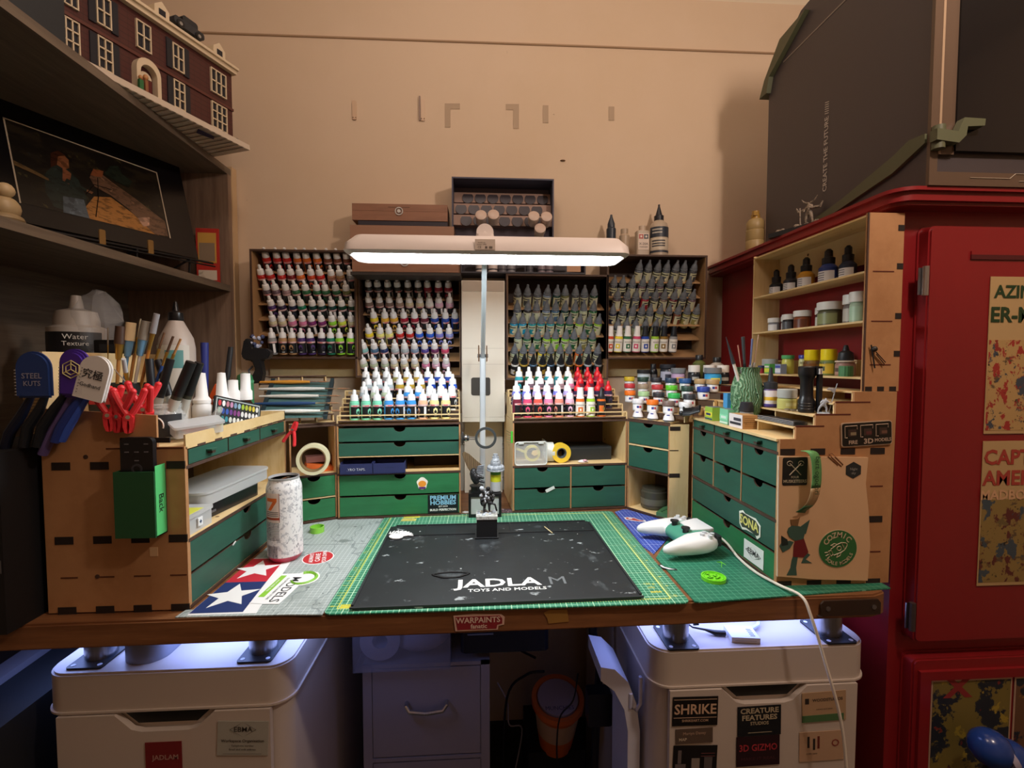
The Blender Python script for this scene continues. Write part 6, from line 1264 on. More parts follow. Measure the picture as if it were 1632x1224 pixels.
b = MB(); b.prism([(-.012, -.005), (.014, -.006), (.010, .0), (.016, .004), (.004, .006), (-.004, .010), (-.006, .002)], 0, .0006, P(0xd8c490)); decal('paper_scrap', 'small torn beige scrap on the green mat behind the pad', 'scrap', b, dsk(851, 834) + Vector((0, 0, .0006)))
b = MB(); b.tube([(0, 0, 0), (.012, -.040, 0)], .0013, P(0xe0cfa0), 6); decal('toothpick', 'wooden cocktail stick lying on the top tray of the black pad', 'stick', b, dsk(868, 840, .758) + Vector((0, 0, .0006)))
b = MB(); b.prism([(-.022, .004), (-.012, .012), (.004, .010), (.02, .002), (.030, .006), (.034, -.004), (.018, -.010), (.0, -.012), (-.016, -.008)], 0, .0004, WS); b.prism([(-.018, .003), (-.011, .009), (.004, .007), (.018, -.001), (.026, .002), (.028, -.003), (.016, -.008), (.0, -.009), (-.013, -.006)], .0004, .0006, P(0xb8423a)); b.prism([(-.012, .004), (-.004, .006), (.0, .0), (-.008, -.002)], .0006, .0008, WS)
decal('red_sticker', 'red and white cut-out sticker at the corner of the blue mat', 'sticker', b, dsk(1008, 828) + Vector((0, 0, .0006)), -30)
b = MB(); b.prism([(-.014, .010), (-.006, .014), (-.004, .004), (.006, -.004), (.016, -.008), (.014, -.014), (.0, -.012), (-.010, -.002)], 0, .0004, P(0x22282c)); b.prism([(-.011, .008), (-.007, .010), (-.004, .001), (.006, -.007), (.011, -.010), (.0, -.009), (-.008, -.001)], .0004, .0006, WS); decal('crescent_sticker', 'small black and white curved sticker in front of the controller', 'sticker', b, dsk(1063, 905) + Vector((0, 0, .0008)))
b = MB(); b.prism([(-.012, 0), (-.004, .010), (.006, .006), (.012, -.004), (-.002, -.008)], 0, .0004, WS); decal('scrap_sticker', 'white ghost-like scrap sticker at the back edge of the desk left of the lamp', 'sticker', b, Vector((-.045, 1.215, .7506)))
b = MB(); b.prism([(0, 0), (.05, 0), (.05, .03), (0, .03)], 0, .0004, mixmask('splatter_card', rgb(0x4a3c48), [('noise', (160, .55, .03, (1, 1, 1)), rgb(0xc8b0b4)), ('noise', (120, .6, .03, (1, 1, 1)), rgb(0xb03a4c))], .5)); decal('speckled_card', 'speckled card on the worktop just right of the black plinth', 'card', b, Vector((.030, 1.205, .7506)))
# green lime coaster
t = thing('coaster', 'lime green plastic coaster with raised numbers on the right mat', 'coaster', dsk(1137, 924) + Vector((0, 0, .001)), rz=-15); LG = P(0x7ade2c, .35)
b = MB(); b.cyl(.021, 0, .004, LG, 36); b.ring(.021, .0185, .004, .006, LG, 36); part('disc', b, t); b = MB(); b.text('39', .024, LG, T(0, 0, .0062), .03); b.text('39', .024, P(0x50a81e), T(0, 0, .0048), .04)
for z in (.0,): b.ring(.0165, .0155, .004, .0055, LG, 36)
part('raised_numbers', b, t)
b = MB(); b.tube([(0, 0, 0), (.003, .006, .008), (-.004, .010, .006), (.006, .012, .004), (.010, .004, .003)], .0006, LG, 5); solo('plastic_strand', b, 'thin curly lime strand at the edge of the lime coaster', 'strand', dsk(1150, 905) + Vector((0, 0, .001)))

# ---------------------------------------------------------------- game controller
t = thing('game_controller', 'white game controller with green centre lying on the right mat', 'controller', (.421, .952, DZ + .001), rz=-84); t.scale = (.93, .93, 1)
CWH = P(0xe9ebee, .35); CGR = P(0x4f9c84, .35)
def sect(x):
    a = abs(x) / .08
    yb_ = .048 - .010 * a ** 3
    yf = -.028 if a < .42 else -.028 - .056 * min(1, ((a - .42) / .34)) ** .8
    if a > .9: yf = yf + .05 * ((a - .9) / .1) ** 1.5; yb_ = yb_ - .03 * ((a - .9) / .1) ** 2
    zt_ = .046 - .006 * a ** 2
    return yf, yb_, zt_
def shell(xs, m, grow=0, name='shell', yclip=None):
    b = MB(); rings = []; n = 20
    for x in xs:
        yf, yb_, zt_ = sect(x)
        if yclip: yf = max(yf, yclip)
        cy, hy = (yf + yb_) / 2, (yb_ - yf) / 2 + grow; a = abs(x) / .08; e = max(.0, 1 - max(0, a - .80) ** 2 / .04) ** .5 if a > .8 else 1
        ring = []
        for i in range(n):
            th = 2 * pi * i / n; cx, sx = cos(th), sin(th); px_ = abs(cx) ** .75 * (1 if cx > 0 else -1); pz_ = abs(sx) ** .75 * (1 if sx > 0 else -1)
            yy = cy + hy * px_ * (e * .6 + .4); f = (.05 - yy) / .13   # 0 at the back, 1 at grip tip
            half = (.019 - .006 * f) * (e * .85 + .15) + grow; zc = .027 - .006 * f
            ring.append((x, yy, zc + half * pz_))
        rings.append(ring)
    vs = [p for r_ in rings for p in r_]; fs = []
    for j in range(len(rings) - 1):
        for i in range(n): fs.append((j * n + i, j * n + (i + 1) % n, (j + 1) * n + (i + 1) % n, (j + 1) * n + i))
    fs += [tuple(range(n))[::-1], tuple(range((len(rings) - 1) * n, len(rings) * n))]; b.add(vs, fs, m); return part(name, b, t, smooth=60)
shell([-.08 + .16 * i / 40 for i in range(41)], CWH, 0, 'shell')
shell([-.036 + .072 * i / 20 for i in range(21)], CGR, .0006, 'centre_panel', -.028)
b = MB(); b.prism([(-.027, -.022), (.027, -.022), (.036, .018), (.034, .026), (-.034, .026), (-.036, .018)], -.006, .0012, CWH); part('touch_pad', b, t, (0, .026, .0445), (4, 0, 0), bevel=.0008)
for x in (-.024, .024):
    b = MB(); b.cyl(.0065, .036, .046, P(0x1c1d20), 20, (x, -.010)); b.lathe([(.0065, .046), (.0095, .0465), (.0095, .0495), (.007, .050), (.006, .049), (0, .049)], P(0x202226), 20, (x, -.010, 0)); part('thumb_stick', b, t)
for k in range(4):
    a = R(90 * k); b = MB(); b.cyl(.0045, .038, .0453, P(0xdfe3e8, .2), 16, (.056 + .0115 * cos(a), .022 + .0115 * sin(a))); b.lathe([(.0046, .0445), (.005, .0445), (.005, .0452), (.0046, .0452)], P(0x9aa0a6), 16, (.056 + .0115 * cos(a), .022 + .0115 * sin(a), 0)); part('face_button', b, t)
b = MB(); 
for k in range(4):
    a = R(90 * k); b.push(T(-.056 + .009 * cos(a), .022 + .009 * sin(a), 0, 0, 0, 90 * k)); b.prism([(-.005, 0), (-.001, -.004), (.005, -.004), (.005, .004), (-.001, .004)], .040, .0456, P(0xd5d9de, .3)); b.pop()
part('direction_pad', b, t)
for x in (-.05, .05): b = MB(); b.rbox(x - .014, x + .014, .040, .053, .020, .040, .004, P(0x2a2c30)); part('shoulder_button', b, t)
# cable
pts = [Vector(p) for p in ((.474, .958, .778), (.490, .955, .776), (.505, .935, .765), (.500, .88, .757), (.497, .82, .7565), (.507, .765, .7575), (.520, .725, .757), (.528, .712, .73), (.548, .705, .66), (.575, .70, .56), (.590, .70, .45), (.597, .70, .38))]
def spline(pts, n=8):
    sm = []
    for k in range(len(pts) - 1):
        a0 = pts[max(k - 1, 0)]; a1 = pts[k]; a2 = pts[k + 1]; a3 = pts[min(k + 2, len(pts) - 1)]
        for q in range(n):
            s_ = q / n; sm.append(.5 * ((2 * a1) + (a2 - a0) * s_ + (2 * a0 - 5 * a1 + 4 * a2 - a3) * s_ ** 2 + (3 * a1 - a0 - 3 * a2 + a3) * s_ ** 3))
    return sm + [pts[-1]]
b = MB(); b.tube(spline(pts), .0024, P(0xe4dccf, .4), 10); b.tube([pts[0], pts[1]], .0042, P(0xe8e6e0, .4), 10); solo('charging_cable', b, 'long white cable from the controller over the desk edge to the floor', 'cable')

# ---------------------------------------------------------------- centre of the desk
GM_ = mixmask('drybrushed_resin', rgb(0x24262a), [('noise', (260, .50, .06, (1, 1, 1)), rgb(0xc8ccd2))], .7); GM2_ = mixmask('grey_resin', rgb(0x9aa2ac), [('noise', (120, .5, .1, (1, 1, 1)), rgb(0xc4cad2))], .5); DKR2 = mixmask('dark_resin', rgb(0x18191c), [('noise', (260, .60, .05, (1, 1, 1)), rgb(0x7a7e86))], .5)
def skin(name, parent, pts, edges, rad, m, sub=1):
    me = bpy.data.meshes.new(name); me.from_pydata(pts, edges, []); me.materials.append(m); o = bpy.data.objects.new(name, me); COL.objects.link(o)
    sm = o.modifiers.new('s', 'SKIN'); 
    if not me.skin_vertices: me.attributes.new if False else None
    bm = bmesh.new(); bm.from_mesh(me); lay = bm.verts.layers.skin.verify(); bm.verts.ensure_lookup_table()
    for v, r in zip(bm.verts, rad): v[lay].radius = (r, r) if not isinstance(r, tuple) else r
    bm.verts[0][lay].use_root = True; bm.to_mesh(me); bm.free(); sm.use_smooth_shade = True
    if sub: u = o.modifiers.new('u', 'SUBSURF'); u.levels = u.render_levels = sub
    dg = bpy.context.evaluated_depsgraph_get(); me2 = bpy.data.meshes.new_from_object(o.evaluated_get(dg)); bpy.data.objects.remove(o)
    me2.name = name
    o2 = bpy.data.objects.new(name, me2); COL.objects.link(o2); o2.parent = parent
    return o2
def mini(parent, s, m, pose='stand', name='figure', weapon=True, loc=(0, 0, 0), rz=0):
    """small human figure, feet at z=0, height about 1*s"""
    P_ = {'stand': [(0, 0, .50), (0, .0, .66), (0, -.01, .78), (0, -.01, .86), (0, -.02, .94), (-.12, 0, .77), (-.20, -.04, .62), (-.16, -.16, .56), (.12, 0, .77), (.20, -.06, .64), (.18, -.20, .66), (-.09, 0, .46), (-.12, -.05, .25), (-.13, 0, .04), (-.14, -.08, .02), (.09, 0, .46), (.12, .02, .25), (.14, .06, .04), (.14, -.02, .02)],
          'lunge': [(0, 0, .44), (.05, -.02, .58), (.10, -.04, .68), (.13, -.05, .76), (.15, -.06, .84), (-.02, .02, .68), (-.12, .04, .52), (-.08, .0, .40), (.20, -.10, .66), (.28, -.14, .56), (.36, -.14, .62), (-.08, .02, .42), (-.18, .06, .24), (-.24, .08, .04), (-.20, .02, .02), (.09, -.03, .42), (.17, -.10, .24), (.14, -.10, .04), (.20, -.14, .02)]}[pose]
    E_ = [(0, 1), (1, 2), (2, 3), (3, 4), (2, 5), (5, 6), (6, 7), (2, 8), (8, 9), (9, 10), (0, 11), (11, 12), (12, 13), (13, 14), (0, 15), (15, 16), (16, 17), (17, 18)]
    R_ = [.11, .10, .13, .05, .075, .07, .05, .04, .07, .05, .04, .085, .065, .045, .035, .085, .065, .045, .035]
    o = skin(name, parent, [(x * s, y * s, z * s) for x, y, z in P_], E_, [r * s for r in R_], m); o.location = loc; o.rotation_euler = (0, 0, R(rz)); return o
t = thing('painted_miniature', 'black and white primed miniature on a silver rocky base atop a black cube', 'miniature', dsk(776, 857, .757) + Vector((0, .021, 0)))
b = MB(); b.box(-.0225, .0225, -.0215, .0215, 0, .0405, P(0x17181a, .4)); b.box(-.026, .026, -.025, .025, 0, .0012, P(0x2a2c30)); part('handle_cube', b, t)
b = MB(); b.box(-.0235, .0235, -.0225, .0225, .0405, .0475, mixmask('silver_base', rgb(0xc4c6c4), [('noise', (160, .5, .1, (1, 1, 1)), rgb(0xa0a29c))], .35)); rr_ = random.Random(2)
for i in range(16): b.ball((rr_.uniform(-.018, .018), rr_.uniform(-.016, .016), .0478), rr_.uniform(.003, .0065), GM2_ if i % 3 else P(0xb8b4a4), 5, .7)
part('rocky_base', b, t)
mini(t, .052, DKR2, 'stand', 'figure', loc=(.0, 0, .050), rz=20)
b = MB()
for i in range(46): a = rr_.uniform(0, 6.28); hh = rr_.uniform(0, .034); r_ = rr_.uniform(.004, .014) * (1.2 - abs(hh - .016) * 22); b.ball((r_ * cos(a), r_ * sin(a) * .6, .070 + hh), rr_.uniform(.0028, .0058), P(0xb8bec6, .6) if i % 3 == 0 else GM_ if i % 3 == 1 else DKR2, 5)
b.ball((.0, .004, .086), .0105, GM_, 9, 1.3); b.ball((-.007, .002, .072), .0075, DKR2, 8, 1.3); b.ball((.008, .002, .074), .007, DKR2, 8, 1.2)
b.tube([(-.012, -.006, .080), (.018, -.010, .070), (.022, -.010, .056)], .0022, DKR2, 6); b.tube([(-.014, 0, .09), (-.020, 0, .105)], .0016, DKR2, 5); part('cloak_and_wings', b, t)
t = thing('display_plinth', 'black framed display plinth with a white front behind the black cube', 'plinth', (.0035, 1.168, DZ + .0008))
b = MB(); b.box(-.041, .041, 0, .04, 0, .058, BLACK); b.box(-.041, .041, -.004, 0, 0, .008, BLACK); b.box(-.041, .041, -.004, 0, .052, .060, BLACK); b.box(-.041, -.035, -.004, 0, .008, .052, BLACK); b.box(.035, .041, -.004, 0, .008, .052, BLACK); part('frame', b, t)
b = MB(); b.box(-.035, .035, -.0012, 0, .008, .052, P(0xb4bab8, .3)); part('front_sheet', b, t)
t = thing('winged_sculpture', 'black sculpture with one raised brown patterned wing on the plinth', 'sculpture', (-.018, 1.182, .8135))
b = MB(); b.cyl(.017, 0, .003, BLACK, 24); b.cyl(.014, .003, .014, BLACK, 24); b.cyl(.017, .014, .017, BLACK, 24); part('round_base', b, t)
skin('body', t, [(0, 0, .018), (-.006, 0, .032), (-.010, 0, .048), (-.004, -.002, .062), (.008, -.006, .040), (.020, -.010, .036), (.006, -.006, .030), (.022, -.012, .026)], [(0, 1), (1, 2), (2, 3), (1, 4), (4, 5), (1, 6), (6, 7)], [.009, .012, .012, .007, .006, .003, .005, .003], DKR2)
b = MB(); WG = mixmask('wing_pattern', rgb(0x5a4634), [('wave', (60, 2, .6, .1, (1, 1, .3)), rgb(0x2c2018)), ('wave', (90, 3, .75, .1, (1, 1, .2)), rgb(0xa08a68))], .4)
b.prism([(.008, .040), (-.006, .038), (-.022, .060), (-.034, .088), (-.036, .098), (-.030, .102), (-.018, .096), (.004, .076), (.016, .066)], .002, .0035, WG, 'xz'); part('wing', b, t, label='brown translucent patterned wing')
b = MB(); b.prism([(-.002, .044), (.016, .046), (.020, .070), (.004, .066)], -.006, -.002, GM2_, 'xz')
for k in range(5): b.box(.0, .018, -.0068, -.006, .048 + .0042 * k, .0495 + .0042 * k, P(0x4a4e56))
part('ribbed_piece', b, t)
t = thing('grey_bust', 'pale grey resin bust on a yellow and green tube behind the lamp pole', 'bust', (.031, 1.192, .8135))
b = MB(); b.cyl(.0135, 0, .024, P(0xb8bcc0, .3), 24); b.cyl(.0135, .024, .042, P(0xc8cc2c, .35), 24); b.cyl(.0135, .042, .052, P(0x5aa03a, .35), 24); part('tube', b, t)
b = MB(); b.cyl(.023, .052, .055, GM2_, 28)
for i in range(14): a = 2 * pi * i / 14; b.ball((.016 * cos(a), .014 * sin(a), .059), .0068, GM2_, 6)
b.ball((0, 0, .070), .0135, GM2_, 10, 1.05); b.ball((0, -.002, .076), .0105, GM2_, 8); b.ball((-.004, -.011, .078), .002, GM2_, 5); b.ball((.004, -.011, .078), .002, GM2_, 5); b.cyl(.0085, .083, .087, GM2_, 16); b.cyl(.006, .087, .094, GM2_, 16); part('bust', b, t)
t = thing('magnifier_ring', 'black ring on a chrome arm with a suction mount, clamped to the left unit', 'magnifier', (.006, 1.19, .949)); o = t
b = MB(); b.push(T(0, 0, 0, 90)); b.ring(.0275, .0212, -.003, .003, P(0x3a3f40), 40); b.pop(); part('ring', b, t)
b = MB(); b.tube([(-.0275, 0, .002), (-.042, 0, .002)], .0016, CHROME, 8); b.tube([(-.0275, 0, -.003), (-.042, 0, -.003)], .0016, CHROME, 8); part('arm', b, t)
b = MB(); b.push(T(-.0605, 0, 0, 0, 90, 0)); b.lathe([(0, 0), (.017, 0), (.015, .003), (.007, .005), (.007, .018), (0, .018)], P(0x2a2c2e), 24); b.lathe([(.008, .008), (.009, .009), (.009, .012), (.008, .013)], CHROME, 20); b.pop(); part('mount', b, t)
b = MB(); b.tube([(0, 0, 0), (.0, 0, .03)], .0028, P(0x4ab83a), 8)
for i in range(5): b.tube([(0, 0, .006 * i), (-.014, -.004, .004 + .007 * i)], .0005, P(0x5a6a44), 4)
solo('cable_tie', b, 'bright green tie clipped to the edge of the right unit bay', 'tie', (.0725, 1.1925, .935))
# in the open bay of the right unit
mR = uCR.matrix_basis; BAYZ = .1208
def inbay(x, y, z=0): return mR @ Vector((x, y, BAYZ + z))
t = thing('clear_container', 'clear plastic container holding yellow tape in the bay right of the pole', 'container', inbay(.048, .004), rz=4.3)
b = MB(); b.rbox(-.043, .043, 0, .002, 0, .062, .008, mat('thin_clear', (.9, .92, .9), .1, alpha=.22), plane='xz'); b.box(-.043, .043, .002, .06, 0, .002, mat('thin_clear', (0, 0, 0))); b.box(-.043, -.041, .002, .06, .002, .06, mat('thin_clear', (0, 0, 0))); b.box(.041, .043, .002, .06, .002, .06, mat('thin_clear', (0, 0, 0)))
b.tube([(x, -.001, z) for x, z in rrect(-.042, .042, .001, .061, .008, 4)], .0016, P(0xd8dcd8, .2), 6, True); part('box', b, t)
b = MB(); 
for x in (-.026, .026): b.box(x - .007, x + .007, -.003, .001, .056, .060, P(0xc8ccc8)); 
part('latches', b, t)
t = thing('tape_roll', 'thin yellow tape roll inside the clear container', 'tape', inbay(.054, .022, .0325), rz=4.3); b = MB(); b.push(T(0, 0, -.004, 90)); b.ring(.0215, .015, -.004, .004, P(0xd8c850), 32); b.pop(); part('roll', b, t); b = MB(); b.prism([(.004, -.010), (.014, -.006), (.012, .006), (.0, .004), (-.004, -.004)], -.010, -.0085, P(0xe0b860), 'xz'); b.prism([(-.018, .004), (-.042, .014), (-.044, .008), (-.020, -.002)], -.009, -.008, P(0xd8c850), 'xz'); part('loose_end', b, t)
t = thing('tape_roll', 'silver and white tape roll right of the clear container', 'tape', inbay(.103, .045, .0262), rz=4.3); b = MB(); b.push(T(0, 0, 0, 0, 90)); b.ring(.026, .018, -.010, .012, P(0xd4d8d4, .3), 36); b.pop(); part('roll', b, t)
t = thing('tape_roll', 'yellow masking tape roll facing out in the bay right of the pole', 'tape', inbay(.133, .03, .0262), rz=8); b = MB(); b.push(T(0, 0, 0, 90)); b.ring(.026, .014, -.009, .009, P(0xe8c43a), 40); b.pop(); part('tape', b, t); b = MB(); b.push(T(0, 0, 0, 90)); b.ring(.0139, .0115, -.009, .0092, P(0x4a5258), 32); b.pop(); part('core', b, t)
b = MB(); b.box(0, .118, 0, .09, 0, .036, P(0x26282c)); b.box(.0, .118, -.0008, 0, .031, .033, P(0x3a3d42)); solo('dark_box', b, 'low dark box at the back of the bay right of the pole', 'box', inbay(.163, .05), rz=4.3)
b = MB(); b.ball((0, 0, .004), .014, P(0xe8dce0), 8, .35, 1, .5); b.ball((.004, -.003, .007), .006, P(0xd8a8b8), 6, .5); solo('putty_lump', b, 'small pinkish white lump on the bay edge right of the yellow tape', 'putty', inbay(.190, .012, .0006))
b = MB(); b.box(-.012, .013, -.0008, 0, -.004, .004, P(0xdfe4e2)); solo('paper_tag', b, 'small white paper tag stuck out of the lower left drawer notch', 'tag', mR @ Vector((.0975, -.0012, .0575)), rot=(0, R(-24), R(4.3)))
b = MB(); b.box(-.005, .006, -.0012, 0, -.0012, .0012, P(0xe8ecec)); solo('paper_tag', b, 'small white tag in the gap between the left unit lower drawers', 'tag', uL.matrix_basis @ Vector((.128, -.0016, .0535)), rot=(0, R(-20), R(90)))
# right corner bay
b = MB(); b.lathe([(0, 0), (.030, 0), (.034, .004), (.034, .045), (.031, .048), (.031, .054), (0, .055)], P(0x4a473c, .25), 28); b.lathe([(.0345, .012), (.035, .020), (.0345, .028)], P(0x6a675a, .25), 28); solo('dark_jar', b, 'dark round jar inside the open right corner bay', 'jar', uKR.matrix_basis @ Vector((.045, .055, .0037)))
b = MB(); b.box(-.02, .02, -.05, .03, 0, .010, P(0x4c7a50)); 
for i in range(6): b.box(-.012 + .002 * i, -.008 + .002 * i, -.04 + .011 * i, -.034 + .011 * i, .010, .0106, P(0x1c3420))
solo('green_box', b, 'flat green box lying beside the dark jar in the right corner bay', 'box', uKR.matrix_basis @ Vector((.098, .052, .0037)), rz=-40)
b = MB(); b.box(0, .03, 0, .01, 0, .0008, P(0xc4ccd0)); solo('card', b, 'small white card on the flat green box', 'card', uKR.matrix_basis @ Vector((.098, .065, .0147)), rz=-40)

# ---------------------------------------------------------------- right unit: boxes, vase, torch ...
RZ = 1.0090 + .0004
def carton(u, v, w, d, h, faces, lab, rz=-90, z=RZ):
    p = onZ(u, v, z); p.x = max(p.x, .512); t = solo('small_carton', MB(), lab, 'carton', p, rz=rz) if False else None
    b = MB(); b.box(0, w, 0, d, 0, h, P(faces[0])); b.box(.0005, w - .0005, -.0006, 0, h * .30, h * .62, P(faces[1])); b.box(w * .2, w * .8, -.0010, -.0006, h * .38, h * .54, P(faces[2])); b.box(.0005, w - .0005, -.0006, 0, h * .06, h * .16, P(faces[2])); b.box(.001, w - .001, .001, d - .001, h, h + .0003, P(0x7a8084))
    return solo('small_carton', b, lab, 'carton', p, rz=rz)
carton(1120, 668, .034, .028, .030, (0x9cc44a, 0xe8e04a, 0x2a3a6a), 'lime and yellow paint box at the far end of the right unit top')
carton(1137, 674, .034, .028, .032, (0x7ac8a0, 0x90dcb4, 0xd8ece0), 'mint green paint box beside the lime and yellow one')
b = MB(); b.box(0, .050, 0, .030, 0, .027, P(0xb98e5c)); b.box(-.0, .050, -.0006, 0, .0, .027, P(0xe4dcdc)); b.box(.004, .045, -.001, 0, .006, .011, P(0x2c2e38)); b.box(.018, .045, -.001, 0, .014, .020, P(0x3a3c48))
b.push(T(.0504, .015, .013, 90, 0, 90)); b.text('ingredients', .006, P(0x7a5c38)); b.pop()
for k in range(5): b.box(.0500, .0506, .004, .027, .004 + .0042 * k, .0048 + .0042 * k, P(0x8a6a42))
solo('small_carton', b, 'tan carton with white printed end on the right unit top edge', 'carton', (.5085, .941, RZ), rz=-90)
b = MB(); b.box(-.012, .012, -.009, .009, 0, .042, P(0x4a9cd8)); solo('blue_box', b, 'plain sky blue upright box behind the mint paint box', 'box', (.553, 1.02, RZ + .0205))
jar('paint_jar', 'jar with bright green lid standing behind the cartons', 'jar', (.545, .975, RZ + .0205), .0125, .012, 0xc0d8c0, 0x35c028, .019, .0132)
jar('paint_jar', 'jar with black lid right of the bright green one', 'jar', (.543, .938, RZ + .0205), .013, .010, 0x888c90, 0x2c2e36, .020, .0142)
b = MB(); 
for k in range(5): b.tube([(0, 0, .004 + .004 * k), (.018, .006 * k, .006 + .003 * k), (.040, .004, .014 + .003 * k)], .0030, P(0x1c1d20, .3), 7)
b.ball((-.004, 0, .006), .006, P(0x26282c, .3), 6); solo('coiled_cable', b, 'tangle of shiny black cable at the right corner stand foot', 'cable', (.478, 1.098, 1.0125), rz=-50)
t = thing('carved_vase', 'green textured vase holding metal tools on the right unit', 'vase', (.553, .955, 1.0294)); 
VM = mixmask('green_carved', rgb(0x4e7a54), [('wave', (70, 9, .55, .2, (1, 1, 1)), rgb(0x84a884))], .5)
vm = VM.node_tree; bp = vm.nodes.new('ShaderNodeBump'); bp.inputs['Strength'].default_value = 1; bp.inputs['Distance'].default_value = .003; wv = [n for n in vm.nodes if n.type == 'TEX_WAVE'][0]; vm.links.new(wv.outputs['Fac'], bp.inputs['Height']); vm.links.new(bp.outputs[0], vm.nodes['Principled BSDF'].inputs['Normal'])
b = MB(); b.lathe([(0, 0), (.022, 0), (.027, .010), (.032, .035), (.031, .058), (.026, .078), (.0225, .088), (.025, .098), (.0265, .101), (.024, .101), (.0205, .088), (.02, .02), (0, .02)], VM, 32); part('vase_body', b, t)
for i in range(3): b = MB(); a = R(-90 + 35 * i); b.tube([(.028 * cos(a), .028 * sin(a), .02), (.0335 * cos(a + .2), .0335 * sin(a + .2), .04), (.0325 * cos(a), .0325 * sin(a), .06)], .002, VM, 6); part('relief', b, t)
vb = Vector((.553, .955, 1.055))
for i, (u, v, r0, r1, c, lab) in enumerate(((1157, 537, .0042, .0006, 0x30363c, 'dark pointed scriber'), (1176, 550, .0012, .0012, 0xb08070, 'short thin pin vice'), (1184, 537, .0026, .0036, 0x3c4246, 'dark spatula tool'), (1199, 540, .0018, .0022, 0x6a74a0, 'steel tweezers'), (1209, 533, .0016, .0010, 0xc8a890, 'long copper probe'))):
    top = onY(u, v, .945 - .004 * i); bx = vb + Vector((-.008 + .004 * i, -.008 + .004 * i, 0))
    stick('hobby_tool', lab + ' standing in the green vase', 'tool', bx, top, [('handle', 0, .6, .003, .0032, (0xd8d4cc, 0x8a8c90, 0x202428, 0xb0b4b8, 0xb8b0a8)[i]), ('tip', .6, 1, r0, r1, c)], group='tools in the green vase')
def tread(X): return 1.009 + (.0204 if X < .57 else .0404 if X < .605 else .0614)
p = onY(1208, 640, .885); z = 1.0496
t = thing('glue_bottle', 'purple and yellow labelled glue bottle with black cone nozzle by the vase', 'bottle', (.585, .925, 1.0496))
b = MB(); b.lathe([(0, 0), (.0125, 0), (.0135, .002), (.0135, .034), (.012, .037), (0, .037)], P(0x4a3468), 24); part('body', b, t)
b = MB(); arcshell(b, .0137, .006, .034, -180, 0, P(0xe4e0e6), 14); arcshell(b, .0139, .014, .021, -180, 0, P(0xe0b83c), 14); arcshell(b, .0139, .002, .007, -180, 0, P(0x4a3c8a), 14); part('label', b, t)
b = MB(); b.lathe([(.0125, .037), (.0130, .039), (.0130, .050), (.0055, .052), (.0028, .080), (0, .081)], P(0x2c3036), 20); part('nozzle', b, t)
t = jar('paint_jar', 'jar of yellow pigment with ribbed silver lid on the stepped stand', 'jar', (.592, .882, 1.0496), .0172, .022, 0xc8c87a, 0xb4b8b4, .017, .0172, label=(0xc4c070, 0xd8d898))
for i, (u, v) in enumerate(((1243, 641), (1252, 640), (1261, 643))):
    b = MB(); b.ball((0, 0, .002), .005, STEEL if i < 2 else P(0xe8e4d8), 6, .4, 1.6); solo('metal_scrap', b, ['silver metal scrap left of the torch', 'second silver scrap touching the torch', 'white plastic scrap at the torch foot'][i], 'scrap', (.575 + .004 * i, .853 - .012 * i, 1.0498))
t = thing('torch', 'black metal torch standing on the stepped stand with a pocket clip', 'torch', (.587, .820, 1.0496)); TB = P(0x17181b, .35)
b = MB(); b.lathe([(0, 0), (.012, 0), (.0135, .002), (.0135, .022), (.0115, .026), (.0105, .032), (.0105, .060), (.0135, .066), (.0145, .070), (.0145, .082), (.0130, .084), (0, .084)], TB, 28)
for z in (.006, .011, .016): b.lathe([(.0136, z), (.0141, z + .001), (.0136, z + .002)], TB, 28)
part('barrel', b, t); b = MB(); b.box(.010, .0165, -.018, -.010, .002, .070, TB); b.box(.006, .016, -.017, -.008, .070, .084, TB); part('clip', b, t)
b = MB(); b.box(.009, .011, -.0195, -.017, .070, .080, P(0xd8d8d8)); b.box(.013, .0145, -.0195, -.017, .070, .080, P(0xd8d8d8)); part('markings', b, t)
t = thing('banner_miniature', 'grey unpainted miniature leaning with a banner pole on the stepped stand', 'miniature', (.598, .790, 1.0496)); 
b = MB(); b.lathe([(0, 0), (.0095, 0), (.0105, .0015), (.009, .003), (0, .003)], GM2_, 16); part('base', b, t); mini(t, .030, GM2_, 'lunge', 'figure', loc=(-.002, 0, .003))
b = MB(); b.tube([(.006, -.004, .003), (.020, -.004, .054)], .0008, GM2_, 6); part('banner_pole', b, t); b = MB(); b.prism([(.0175, .046), (.006, .047), (.0, .043), (.008, .042), (.013, .038), (.016, .036)], -.0045, -.0035, GM2_, 'xz'); part('banner', b, t)
for k in range(3):
    b = MB(); b.box(-.006, .020, 0, .11, 0, .0014, P(0x1f2226)); b.box(-.006, -.004, 0, .11, .0014, .0018, P(0xb8bcc0)); solo('plastic_strip', b, ['bottom', 'middle', 'top'][k] + ' black plastic strip of the stack on the lowest step', 'strip', (.545 + .003 * k, .785 + .004 * k, 1.0296 + .0022 * k), group='black strips on the lowest step')
